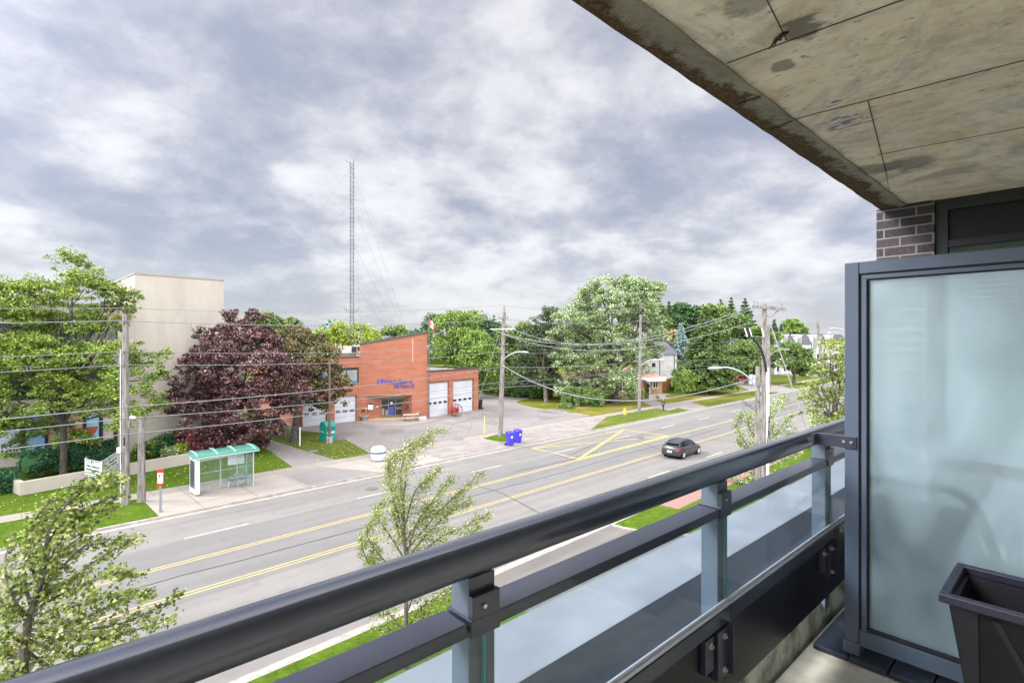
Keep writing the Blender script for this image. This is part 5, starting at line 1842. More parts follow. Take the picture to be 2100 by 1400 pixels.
pole(pd0, pd1, .36, 'leaning wooden pole in front of the white townhouses')
pm0 = Rd(-26, 39.6, .12); pm1 = pm0 + UP * 11.8
pole(pm0, pm1, .2, 'wooden pole beyond the low office wing, first along the wires')

# the double pole on the near side
NP = 12.6
np0 = Rn(1567.5, NP); np1 = Vector((np0.x, np0.y, zat(622, np0.y)))
PN = pole(np0, np1, .175, 'tall grey pole with a wooden cross arm and white conduit near the railing')
yy = np0.y
MB().boxf(lambda a, b, z: Vector((np0.x + a, np0.y - .24 + b + a * -.25, z - a * .12)), -.78, 1.12, -.05, .05, zat(634, yy), zat(628, yy)).build('cross_arm', M['wood_pole'], PN)
MB().tube([np0 * 1 + UP * (zat(655, yy) - .1) + Vector((.1, -.2, 0)), np0 + UP * zat(636, yy) + Vector((.75, -.38, -.12))], .04, 5).build('arm_brace', M['wood_pole'], PN)
for dx in (-.7, -.5, .9):
    insul(PN, np0 + Vector((dx, -.24 - dx * .25, zat(628, yy) - dx * .12)), .05, .14)
MB().tube([np0 + Vector((.13, -.17, .2)), np0 + Vector((.13, -.17, zat(758, yy)))], .10, 10).build('conduit', M['white_paint'], PN, smooth=True)
cb = [Vector((P(x, y, yy).x, yy - .25, zat(y, yy))) for x, y in ((1527, 672), (1533, 690), (1545, 700), (1556, 716), (1563, 740), (1567, 762))]
mb = MB(); mb.tube(cb, .045, 6); mb.tube([c + Vector((.09, .02, .03)) for c in cb], .035, 6); mb.build('cable_bundle', M['black'], PN, smooth=True)
for x in (1524, 1533, 1558):
    MB().tube([Vector((P(x, 673, yy).x, yy - .25, zat(673, yy))), Vector((P(x + 5, 690, yy).x, yy - .25, zat(690, yy)))], .035, 6).build('fuse_cutout', M['white_paint'], PN)
MB().tube([Vector((P(1524, 690, yy).x, yy - .2, zat(688, yy))), Vector((np0.x, yy - .1, zat(692, yy)))], .04, 6).build('bracket_arm', M['wood_pole'], PN)
mb = MB()
for k in range(3):
    pts = [np0 + Vector((.1 + .05 * k, -.3, zat(y, yy))) + Vector((math.sin(y * .06 + k) * .06, 0, 0)) for y in (855, 880, 905, 930)]
    mb.tube(pts, .02, 5)
mb.build('loose_cable', M['black'], PN, smooth=True)
ns0 = Rn(1554, NP - .15); ns1 = Vector((ns0.x, ns0.y, zat(751, ns0.y)))
PS = pole(ns0, ns1, .165, 'shorter wooden pole carrying a curved street lamp next to the cross arm pole', 'lamp_pole')
cobra(PS, Vector((ns0.x - .1, ns0.y - .1, zat(800, ns0.y))), Vector((P(1484, 752, ns0.y - .6).x, ns0.y - .6, zat(753, ns0.y - .6))), .62, 1.1, .05)
mb = MB()
for k in range(3):
    c = Vector((P(1540, 826, ns0.y).x, ns0.y - .2, zat(826, ns0.y)))
    pts = [c + Vector((.5 - .2 * i + .05 * k, 0, .25 * math.sin(i * 1.3 + k) - .12 * k)) for i in range(7)]
    mb.tube(pts, .012, 4)
mb.build('cable_loops', M['black'], PS)
# guy wire with its white guard
gy0 = np0 + Vector((.15, -.1, zat(650, yy))); gy1 = Rn(1668, 14.5)
gw = thing('guy_wire', 'slanting guy wire with pale tubular guard beside the double pole', 'wire', gy1)
MB().tube([gy0, gy1], .015, 5).build('cable', M['cable'], gw)
MB().tube([gy0.lerp(gy1, .02), gy0.lerp(gy1, .62)], .035, 6).build('guard', M['white_paint'], gw, smooth=True)

WG = 'overhead wires along the far side of the street'


def span(mb, a, b, sag, r, n=22):
    a, b = Vector(a), Vector(b)
    pts = []
    for i in range(n + 1):
        t = i / n
        p = a.lerp(b, t); p.z -= 4 * sag * t * (1 - t)
        pts.append(p)
    mb.tube(pts, r, 5, cap=False)


PL = [(pm0, 0), (pa0, 0), (pb0, 0), (pc0, 0), (pe0, 0), (pd0, 0)]
rows = [('topmost thin wire strung from pole top to pole top', [12.0, 12.0, 13.75, 14.1, 14.2, 15.0], .45, .016, -.2, 'cable'),
        ('second wire down, strung just under the pole tops', [11.25, 11.25, 12.35, 12.9, 13.2, 13.4], .5, .023, .35, 'cable'),
        ('third wire down, passing before the purple maple', [9.46, 9.4, 9.75, 10.1, 10.4, 11.5], .45, .016, -.35, 'cable'),
        ('fourth wire down, just above the fire station letters', [8.65, 8.6, 8.95, 9.1, 9.3, 10.4], .45, .019, .3, 'cable'),
        ('thick pale telephone cable crossing the maple at mid height', [6.05, 6.05, 7.35, 7.3, 7.2, 8.0], .35, .028, -.3, 'cable'),
        ('second cable from below, under the thick telephone cable', [5.36, 5.36, 5.8, 6.2, 6.2, 7.2], .3, .024, -.32, 'cable'),
        ('lowest cable, crossing the bus shelter side of the maple', [4.4, 4.4, 5.25, 5.6, 5.6, 6.5], .3, .026, -.3, 'cable')]
for lab, zs, sag, r, off, m_ in rows:
    mb = MB()
    for (a, _), (b, _), z0, z1 in zip(PL, PL[1:], zs, zs[1:]):
        span(mb, Vector((a.x, a.y - .25, z0)), Vector((b.x, b.y - .25, z1)), sag, r)
    o = mb.build('overhead_wire', M[m_], origin=Vector((pb0.x, pb0.y - .25, zs[2])))
    tag(o, lab, 'wire', WG)
CG = 'wires crossing over the street'
for lab, a, b, sag, r in (('upper sagging wire from the island pole to the cross arm tip', Vector((pb1.x - 1.3, pb1.y - .3, zb(676))), np0 + Vector((-.7, -.1, zat(631, yy))), 2.0, .022),
                          ('sagging wire from the island pole arm to the inner side of the cross arm', Vector((pb1.x + 1.0, pb1.y - .3, zb(676))), np0 + Vector((-.5, -.1, zat(633, yy))), 2.0, .022),
                          ('sagging wire from the island pole to the white fuse sticks', Vector((pb1.x, pb1.y - .3, zb(686))), Vector((P(1528, 665, yy).x, yy - .25, zat(664, yy))), 1.7, .02),
                          ('low slung thick cable dipping across the street above the hedge bush', Vector((pb0.x + .2, pb0.y - .2, zb(748))), ns0 + Vector((0, -.2, zat(775, ns0.y))), 2.5, .028),
                          ('thin service wire dipping from the island pole toward the bungalow', Vector((pb0.x + .2, pb0.y - .2, zb(748))), Vector(((1246 - 1050) / F * 84, 84, zat(822, 84))), .9, .018)):
    mb = MB(); span(mb, a, b, sag, r)
    tag(mb.build('crossing_wire', M['cable'], origin=a), lab, 'wire', CG)
o = MB(); span(o, Vector((pb0.x - .2, pb0.y - .2, zb(690))), Vector((pb0.x - 3.4, pb0.y + 1.0, .2)), 0, .02)
tag(o.build('guy_wire', M['cable'], origin=Vector((pb0.x - 3.4, pb0.y + 1.0, .2))), 'thin guy wire slanting down from the island pole to the forecourt', 'wire')
# distant street lamp beside the townhouses
dl0 = Rn(1752, 13.4)
dl_ = thing('street_lamp', 'distant street lamp reaching out above the honey locust by the screen frame', 'street lamp', dl0)
MB().tube([dl0, dl0 + UP * 10.2], [.16, .11], 8).build('post', M['grey_metal'], dl_, smooth=True)
cobra(dl_, dl0 + UP * 10.0, Vector((P(1714, 673, dl0.y - .5).x, dl0.y - .5, zat(673, dl0.y - .5))), .5, .8, .04)

# ================================================================ street furniture
# bus shelter: local frame, length along the street
shb = G(404, 1018)
s0_, n0_ = shb.dot(RS), shb.dot(RN)
SL = G(519, 996).dot(RS) - s0_ + .05
sh = thing('bus_shelter', 'glass bus shelter with a curved green roof, an advert panel and a bench', 'bus shelter', Rd(s0_ + SL / 2, n0_ + .6, .13))
fr = lambda a, b, z: Rd(s0_ + a, n0_ + b, .13 + z)
M['green_roof'] = plain('green translucent roof', hx('#47786a'), .25, 0, .6, .2, .12, 2)
M['green_rib'] = plain('pale green rib', hx('#79ac9b'), .4)
M['alu'] = plain('brushed aluminium', hx('#a9adb2'), .4, .3)
mb = MB()
nseg = 8
rc = [(1.75 * i / nseg - .25, 2.42 + .26 * math.sin(math.pi * (.12 + .62 * i / nseg)) - .0 * i) for i in range(nseg + 1)]
for i in range(nseg):
    (b0_, h0_), (b1_, h1_) = rc[i], rc[i + 1]
    mb.hexa([fr(-.35, b0_, h0_), fr(SL + .25, b0_, h0_), fr(SL + .25, b1_, h1_), fr(-.35, b1_, h1_), fr(-.35, b0_, h0_ + .03), fr(SL + .25, b0_, h0_ + .03), fr(SL + .25, b1_, h1_ + .03), fr(-.35, b1_, h1_ + .03)])
rf_ = mb.build('roof', M['green_roof'], sh)
for t in (-.02, SL * .33, SL * .64, SL + .0):
    mb = MB()
    mb.tube([fr(t, b_, h_ + .045) for b_, h_ in rc], .055, 5); mb.build('rib', M['green_rib'], rf_)
mb = MB(); mb.boxf(fr, -.35, SL + .25, -.27, -.19, 2.4, 2.5); mb.build('gutter', M['green_rib'], sh)
# advert panel cabinet at the near end
ad = MB(); ad.boxf(fr, -.1, .16, -.02, 1.3, .12, 2.42); ad_o = ad.build('advert_panel', plain('white panel casing', hx('#c9ccd2'), .4), sh, bevel=.02)
MB().boxf(fr, -.108, -.101, .12, 1.16, .45, 2.2).build('poster', plain('dark advert sheet', hx('#3d4350'), .3), ad_o)
MB().boxf(fr, -.06, .12, .05, 1.25, 0, .119).build('foot', M['grey_metal'], ad_o)
for (a, b) in ((SL * .98, 0), (SL * .98, 1.3), (SL * .5, 1.3), (SL * .80, 1.3)):
    MB().boxf(fr, a - .035, a + .035, b - .035, b + .035, 0, 2.44).build('post', M['alu'], sh)
for a0_, a1_ in ((.2, SL * .5 - .04), (SL * .5 + .04, SL * .98 - .04)):
    MB().boxf(fr, a0_, a1_, 1.29, 1.305, .25, 2.35).build('glass_panel', M['shelter_glass'], sh)
MB().boxf(fr, SL * .975, SL * .985, .05, 1.25, .25, 2.35).build('glass_panel', M['shelter_glass'], sh)
MB().boxf(fr, SL * .66, SL * .95, -.01, .005, .25, 2.35).build('glass_panel', M['shelter_glass'], sh)
MB().boxf(fr, .2, SL * .95, 1.27, 1.288, 1.13, 1.17).build('rail', M['alu'], sh)
MB().boxf(fr, .2, SL * .95, 1.27, 1.288, .25, .29).build('rail', M['alu'], sh)
mp = MB().boxf(fr, SL * .63, SL * .93, 1.25, 1.285, 1.42, 2.28).build('map_board', M['white_paint'], sh)
mb = MB(); rs = random.Random(4)
for k in range(16):
    a = SL * .65 + rs.random() * SL * .22; z = 1.5 + rs.random() * .6
    mb.boxf(fr, a, a + rs.uniform(.05, .3), 1.243, 1.248, z, z + .02)
mb.build('map_print', plain('map line blue', hx('#6c93b8'), .5), mp)
MB().boxf(fr, SL * .65, SL * .78, 1.243, 1.248, 2.18, 2.24).build('heading', plain('map red', hx('#b5473f'), .5), mp)
be = MB(); be.boxf(fr, SL * .6, SL * .95, .82, 1.15, .43, .47); be.boxf(fr, SL * .6, SL * .95, .75, .79, .7, .78)
bo = be.build('bench', plain('blue grey bench', hx('#5f7286'), .5), sh)
for a in (SL * .6, SL * .77, SL * .95):
    MB().boxf(fr, a - .03, a + .03, .76, 1.1, 0, .428).build('leg', M['alu'], bo)
mb = MB()
for a in (.3, SL * .3, SL * .5, SL * .95):
    mb.boxf(fr, a - .03, a + .03, 1.26, 1.32, 0, .25)
mb.build('glass_foot', M['alu'], sh)

# bus stop post
bs0 = G(329, 1049, .13)
bs = thing('bus_stop_post', 'slim grey bus stop post with a red and white flag panel', 'bus stop', bs0)
zt_ = lambda y: zat(y, bs0.y)
MB().tube([bs0, Vector((bs0.x, bs0.y, zt_(995)))], .065, 8).build('post', M['grey_metal'], bs, smooth=True)
bx = lambda w_, z0, z1, d=.06, off=0.: MB().boxf(lambda a, b, z: Vector((bs0.x + a, bs0.y + b + off, z)), -w_ / 2, w_ / 2, -d, d, z0, z1)
bx(.22, zt_(994), zt_(963), .08).build('panel', M['white_paint'], bs)
for y0, y1 in ((995, 990), (968, 962)):
    bx(.27, zt_(y0), zt_(y1), .095).build('red_band', plain('stop red', hx('#c8281f'), .4), bs)
bx(.06, zt_(978), zt_(972), .003, -.084).build('number', M['black'], bs)
MB().lathe(bs0, [(0, .02), (.16, .02), (.16, 0)], 10).build('foot', M['grey_metal'], bs)

# for lease board: a V of two printed panels on three posts
f1_, f2_, f3_ = G(174, 1003), G(208, 1006), G(241, 1000)
la, lb, lc = P(174, 980, 36.2), P(207.5, 982, 35.2), P(243, 970, 37.4)
ls = thing('lease_sign', 'white double panel for lease board on wooden posts by the hedge', 'sign', Vector((lb.x, lb.y, .12)))
lz0, lz1 = .85, 1.95
LT_ = hx('#1f4b3a')
mt = plain('dark green print', LT_, .6)
for A_, B_, e0, e1 in ((la, lb, 0, 0), (lb, lc, 0, .35)):
    A_ = Vector((A_.x, A_.y, 0)); B_ = Vector((B_.x, B_.y, 0))
    d_ = (B_ - A_).normalized(); n_ = Vector((d_.y, -d_.x, 0))
    L = (B_ - A_).length
    tilt = .0 if e1 == 0 else .3
    V = [A_ + UP * lz0, B_ + UP * (lz0 + tilt), B_ - n_ * .03 + UP * (lz0 + tilt), A_ - n_ * .03 + UP * lz0, A_ + UP * lz1, B_ + UP * (lz1 + tilt), B_ - n_ * .03 + UP * (lz1 + tilt), A_ - n_ * .03 + UP * lz1]
    pn = MB().hexa(V).build('panel', M['white_paint'], ls)
    dd = (B_ + UP * tilt - A_).normalized()
    q2 = lambda t, z: A_ + n_ * .004 + (B_ - A_) * t + UP * (lz0 + z + tilt * t)
    hh_ = lz1 - lz0
    for z0, z1 in ((hh_ - .27, hh_ - .03), (.03, .25)):
        MB().quad(q2(.04, z0), q2(.96, z0), q2(.96, z1), q2(.04, z1)).build('print_band', mt, pn)

    def stext(txt, z, size, m_, wfrac):
        me = text_mesh(txt, size, 0, .012)
        xs = [v.co.x for v in me.vertices]
        k = (B_ - A_).length * wfrac / (max(xs) - min(xs))
        o0 = worg(pn)
        t0_ = (1 - wfrac) / 2
        for v in me.vertices:
            t = t0_ + v.co.x * k / L
            v.co = A_ + n_ * .009 + (B_ - A_) * t + UP * (lz0 + z + v.co.y + tilt * t) - o0
        link('lettering', me, m_, pn)
    stext('FOR LEASE', hh_ - .235, .22, M['white_paint'], .86)
    stext('Fully Finished', hh_ - .48, .19, mt, .8)
    stext('Medical Suites', hh_ - .72, .19, mt, .8)
    stext('416-221-9300', .07, .19, M['white_paint'], .86)
for p_ in (la, lb, lc):
    top_ = lz1 + .08 + (.3 if p_ is lc else 0)
    MB().box(Vector((p_.x, p_.y + .1, .12)), .11, .11, top_ - .12).build('post', plain('grey sign post', hx('#8d877e'), .8), ls)

# green donation bin
db = G(668, 906)
dt = thing('donation_bin', 'teal green donation bin with a rounded lid on the grass', 'donation bin', db, rz=0)
rzb = math.atan2(RS.y, RS.x) + .05
cs, sn = math.cos(rzb), math.sin(rzb)
fr = lambda a, b, z: Vector((db.x + a * cs - b * sn - .05, db.y + a * sn + b * cs + .7, .12 + z))
M['teal_bin'] = plain('teal bin paint', hx('#188073'), .4, 0, .5, .1)
pr = [(-.62, 0), (.62, 0), (.62, 1.5), (.5, 1.78), (.2, 1.95), (-.2, 1.95), (-.5, 1.8), (-.62, 1.62)]
mb = MB(); vs = [fr(a, b, z) for a in (-.54, .54) for b, z in [(-x, y) for x, y in pr]]
k = len(pr)
mb.add(vs, [(i, (i + 1) % k, (i + 1) % k + k, i + k) for i in range(k)] + [tuple(range(k))[::-1], tuple(range(k, 2 * k))])
mb.build('body', M['teal_bin'], dt, bevel=.02)
MB().boxf(fr, -.44, .44, -.66, -.625, 1.15, 1.5).build('hatch', plain('darker teal', hx('#12685f'), .5), dt)
me_ = text_on(dt, 'lettering', 'cosbi', .3, fr(-.42, -.635, .82), (cs, sn, 0), M['white_paint'], .004, .006, 'LEFT', .8)
text_on(dt, 'lettering', 'clothing', .2, fr(-.547, .45, .9), (sn, -cs, 0), M['white_paint'], .004, 0, 'LEFT', .7)

# brown lamp post on concrete foot
bl0 = G(676, 907)
bt = thing('lamp_post', 'thin brown steel post on a concrete foot beside the teal donation bin', 'post', bl0)
MB().tube([bl0 + UP * .4, Vector((bl0.x, bl0.y, zat(745, bl0.y)))], [.13, .1], 8).build('post', plain('brown steel', hx('#5a4b42'), .6), bt, smooth=True)
MB().lathe(bl0, [(.36, 0), (.34, .5), (.28, .58), (0, .58)], 12).build('foot', M['concrete2'], bt)

# rounded white litter bin
wb0 = G(776, 944)
wb = thing('litter_bin', 'rounded white street litter bin with a dark band and domed lid', 'litter bin', wb0)
k_ = .62
MB().lathe(wb0 + UP * .08, [(0, 0), (k_ * .86, 0), (k_ * .95, .12), (k_, .35), (k_, .55)], 24).build('body', plain('pale bin shell', hx('#c3c9d2'), .4), wb, smooth=True)
MB().lathe(wb0 + UP * .63, [(k_ * .985, 0), (k_ * .985, .15)], 24).build('band', plain('dark slot band', hx('#4a5266'), .4), wb, smooth=True)
MB().lathe(wb0 + UP * .78, [(k_, 0), (k_ * 1.0, .06), (k_ * .9, .26), (k_ * .6, .4), (0, .47)], 24).build('lid', plain('pale blue lid', hx('#c4e2e2'), .35), wb, smooth=True)
mb = MB()
for i in range(8):
    a = i * math.pi / 4
    mb.box(wb0 + Vector((math.cos(a) * k_ * .99, math.sin(a) * k_ * .97, .14)), .03, .03, .46, a)
mb.build('seam', plain('bin seam', hx('#8f97a3'), .5), wb)
for a in (.5, 2.6, 4.7):
    MB().box(wb0 + Vector((math.cos(a) * .4, math.sin(a) * .4, 0)), .1, .1, .09).build('foot', M['black'], wb)

# chain link fence
g0, g1, g2 = G(615, 914), G(586, 902.5), G(557.5, 894)
cl_ = thing('chain_link_fence', 'low galvanised chain link fence under the bronze maple', 'fence', g0)
posts_ = [g0, g1, g2, g2 + (g2 - g1)]
for i, q_ in enumerate(posts_):
    MB().tube([q_, q_ + UP * (1.75 if i == 0 else 1.6)], .06 if i == 0 else .035, 6).build('post', M['white_paint'] if i == 0 else M['grey_metal'], cl_)
mb = MB()
for a_, b_ in zip(posts_, posts_[1:]):
    mb.tube([a_ + UP * 1.58, b_ + UP * 1.58], .025, 5); mb.tube([a_ + UP * .75, b_ + UP * .75], .014, 4)
mb.build('rail', M['grey_metal'], cl_)
mb = MB()
for a_, b_ in zip(posts_, posts_[1:]):
    L = (b_ - a_).length; k = int(L / .22)
    for i in range(k + 6):
        for sg in (1, -1):
            x0, x1 = i * L / k, i * L / k + sg * 1.45
            z0_, z1_ = .08, 1.55
            if x1 < 0: z1_ = z0_ + (z1_ - z0_) * (x0 / (x0 - x1)); x1 = 0
            if x1 > L: z1_ = z0_ + (z1_ - z0_) * max(0, (L - x0) / (x1 - x0)); x1 = L
            if x0 > L or z1_ < z0_ + .05: continue
            d_ = (b_ - a_) / L
            mb.tube([a_ + d_ * x0 + UP * z0_, a_ + d_ * x1 + UP * z1_], .006, 3, cap=False)
mb.build('mesh', M['grey_metal'], cl_)

# yellow marker post, blue bins, hydrant, black bin
ym = G(993.5, 890)
yt = thing('marker_post', 'thin yellow marker post standing in the forecourt', 'post', ym)
MB().tube([ym, Vector((ym.x, ym.y, zat(853, ym.y)))], .04, 6).build('post', plain('yellow post', hx('#d2c15a'), .5), yt, smooth=True)
MB().lathe(ym, [(.14, 0), (.14, .04), (0, .05)], 8).build('foot', M['grey_metal'], yt)


def wheelie(name, label, base, rz, col, colname, sc_=1.0, group=None):
    t = thing(name, label, 'bin', (0, 0, 0), group)
    w0, d0, h0 = .27 * sc_, .27 * sc_, 1.0 * sc_
    m_ = plain(colname, col, .4, 0, .5, .1)
    mb = MB(); b_ = .78
    mb.hexa([Vector((-w0 * b_, -d0 * b_, .07)), Vector((w0 * b_, -d0 * b_, .07)), Vector((w0 * b_, d0 * b_, .07)), Vector((-w0 * b_, d0 * b_, .07)), Vector((-w0, -d0, h0)), Vector((w0, -d0, h0)), Vector((w0, d0, h0)), Vector((-w0, d0, h0))])
    mb.build('body', m_, t, bevel=.02)
    mb = MB(); mb.hexa([Vector((-w0 * 1.1, -d0 * 1.15, h0 + .002)), Vector((w0 * 1.1, -d0 * 1.15, h0 + .002)), Vector((w0 * 1.1, d0 * 1.12, h0 + .05)), Vector((-w0 * 1.1, d0 * 1.12, h0 + .05)), Vector((-w0, -d0 * 1.0, h0 + .07)), Vector((w0, -d0 * 1.0, h0 + .07)), Vector((w0, d0 * 1.05, h0 + .13)), Vector((-w0, d0 * 1.05, h0 + .13))])
    mb.build('lid', m_, t, bevel=.012)
    MB().tube([Vector((-w0 * .8, d0 * 1.22, h0)), Vector((w0 * .8, d0 * 1.22, h0))], .02, 6).build('handle', m_, t)
    for sx in (-1, 1):
        MB().tube([Vector((sx * w0 * .95, d0 * .85, .13)), Vector((sx * (w0 * .95 + .06), d0 * .85, .13))], .13, 12).build('wheel', M['black'], t, smooth=True)
    MB().boxf(lambda a, b, z: Vector((a, b, z)), -.1, .1, -d0 * .97 - .02, -d0 * .97 + .005, .62 * sc_, .78 * sc_).build('label_plate', M['white_paint'], t)
    t.location = base; t.rotation_euler = (0, 0, rz)
    return t


BG = 'blue recycling bins by the kerb'
wheelie('recycling_bin', 'blue wheeled recycling bin nearer the road, next to the pole island', G(1046, 913.5), .55, hx('#3a33b8'), 'blue bin plastic', 1.22, BG)
wheelie('recycling_bin', 'blue wheeled recycling bin behind its twin, turned away', G(1062, 907.5), .85, hx('#352fae'), 'blue bin plastic two', 1.18, BG)
wheelie('waste_bin', 'black wheeled bin at the end of the garage wing', G(983, 839), -.6, hx('#1b1c1f'), 'black bin plastic', 1.3)
hy = G(1281.5, 849.5)
ht = thing('fire_hydrant', 'small yellow fire hydrant on the verge', 'hydrant', hy)
ymat = plain('hydrant yellow', hx('#d9b93a'), .4)
MB().lathe(hy, [(.2, 0), (.2, .05), (.13, .07), (.13, .55), (.17, .57), (.17, .62), (.12, .72), (.05, .8), (0, .82)], 14).build('barrel', ymat, ht, smooth=True)
MB().tube([hy + Vector((-.27, 0, .45)), hy + Vector((.27, 0, .45))], .07, 8).build('outlet', ymat, ht)
MB().tube([hy + Vector((0, -.27, .42)), hy + Vector((0, 0, .42))], .085, 8).build('cap', ymat, ht)
# old hose reel wheel in red
hr = G(933, 853)
hw_t = thing('hose_reel', 'old red iron hose reel with large spoked wheels before the garage door', 'hose reel', hr)
rmat = plain('red iron', hx('#a8403a'), .5)
Rw = .82
ax_ = RS * .9 + RN * -.2; ax_.normalize(); sd2 = Vector((-ax_.y, ax_.x, 0))
for k, off in enumerate((-.5, .5)):
    c = hr + UP * Rw + sd2 * off
    mb = MB()
    ring = [c + ax_ * math.cos(a) * Rw + UP * math.sin(a) * Rw for a in [i * math.pi / 12 for i in range(25)]]
    mb.tube(ring, .045, 5, cap=False)
    for i in range(10):
        a = i * math.pi / 5
        mb.tube([c, c + ax_ * math.cos(a) * Rw + UP * math.sin(a) * Rw], .022, 4, cap=False)
    mb.build('wheel', rmat if k == 1 else plain('dark red iron', hx('#4a2626'), .5), hw_t)
MB().tube([hr + UP * Rw - sd2 * .45, hr + UP * Rw + sd2 * .45], .42, 16).build('drum', rmat, hw_t, smooth=True)
MB().tube([hr + UP * Rw - sd2 * .62, hr + UP * Rw + sd2 * .62], .05, 8).build('axle', M['black'], hw_t)
# picnic bench and concrete planters at the entrance
pbn = G(841, 863.5)
pt_ = thing('picnic_bench', 'pale picnic bench in front of the station entrance', 'bench', pbn)
wm = plain('pale bench boards', hx('#b8aea3'), .7)
cs, sn = dC.x, dC.y
fr = lambda a, b, z: Vector((pbn.x + a * cs - b * sn, pbn.y + a * sn + b * cs + .5, .13 + z))
MB().boxf(fr, -.95, .95, -.35, .35, .74, .79).build('tabletop', wm, pt_)
for b in (-.68, .68):
    MB().boxf(fr, -.95, .95, b - .13, b + .13, .43, .47).build('seat', wm, pt_)
for a in (-.7, .7):
    for s_ in (-1, 1):
        MB().tube([fr(a, s_ * .7, 0), fr(a, s_ * .15, .735)], .035, 4).build('leg', M['bronze'], pt_)
    MB().tube([fr(a, -.75, .4), fr(a, .75, .4)], .03, 4).build('brace', M['bronze'], pt_)
for (x, y, lb_) in ((747, 862.5, 'round pale concrete planter at the corner of the entrance'), (866.5, 861, 'low white concrete block by the centre wall corner')):
    c = G(x, y)
    if x < 800:
        t = thing('concrete_planter', lb_, 'planter', c)
        MB().lathe(c, [(.28, 0), (.28, .15), (.5, .5), (.56, .55), (.56, .68), (.46, .68), (.4, .55), (0, .55)], 16).build('bowl', M['concrete2'], t, smooth=True)
        mb = MB()
        MB().lathe(c + UP * .552, [(.38, 0), (0, .05)], 12).build('soil', plain('soil', hx('#3a2f26'), .95), t)
    else:
        t = thing('concrete_block', lb_, 'block', c)
        MB().box(c, .95, .5, .45, math.atan2(dC.y, dC.x)).build('body', M['white_wall'], t, bevel=.03)
# realtor boards and red car by the far drive
for (x, y0, y1, dx, lb_) in ((1540, 767, 790, 3.2, 'pale wide realtor board beside the second driveway'), (1547, 769, 788, 2.6, 'narrower grey realtor board overlapping its pale neighbour')):
    c = G(x, y1 + 4)
    t = thing('yard_sign', lb_, 'sign', c)
    z1_, z0_ = zat(y0, c.y), zat(y1, c.y)
    hw2 = dx / F * c.y
    MB().boxf(lambda a, b, z: Vector((c.x + a, c.y + b, z)), -hw2, hw2, -.04, .04, z0_ + .3, z1_).build('panel', plain('sign grey', hx('#a9aaad'), .6), t)
    for s_ in (-1, 1):
        MB().box(Vector((c.x + s_ * hw2 * .85, c.y + .06, .12)), .08, .06, z1_ - .1).build('post', M['grey_metal'], t)
# boulder and small white stones near the hedge bush
bo_ = G(1184, 831)
mb = MB(); mb.lathe(bo_, [(.1, 0), (.62, 0), (.58, .25), (.35, .45), (0, .5)], 9)
for v in mb.v: v += Vector((random.uniform(-.07, .07), random.uniform(-.07, .07), random.uniform(-.03, .03)))
tag(mb.build('boulder', mat('grey boulder', hx('#8f8c86'), hx('#6a6761'), 4), origin=bo_), 'grey boulder lying at the foot of the dense bush', 'boulder')

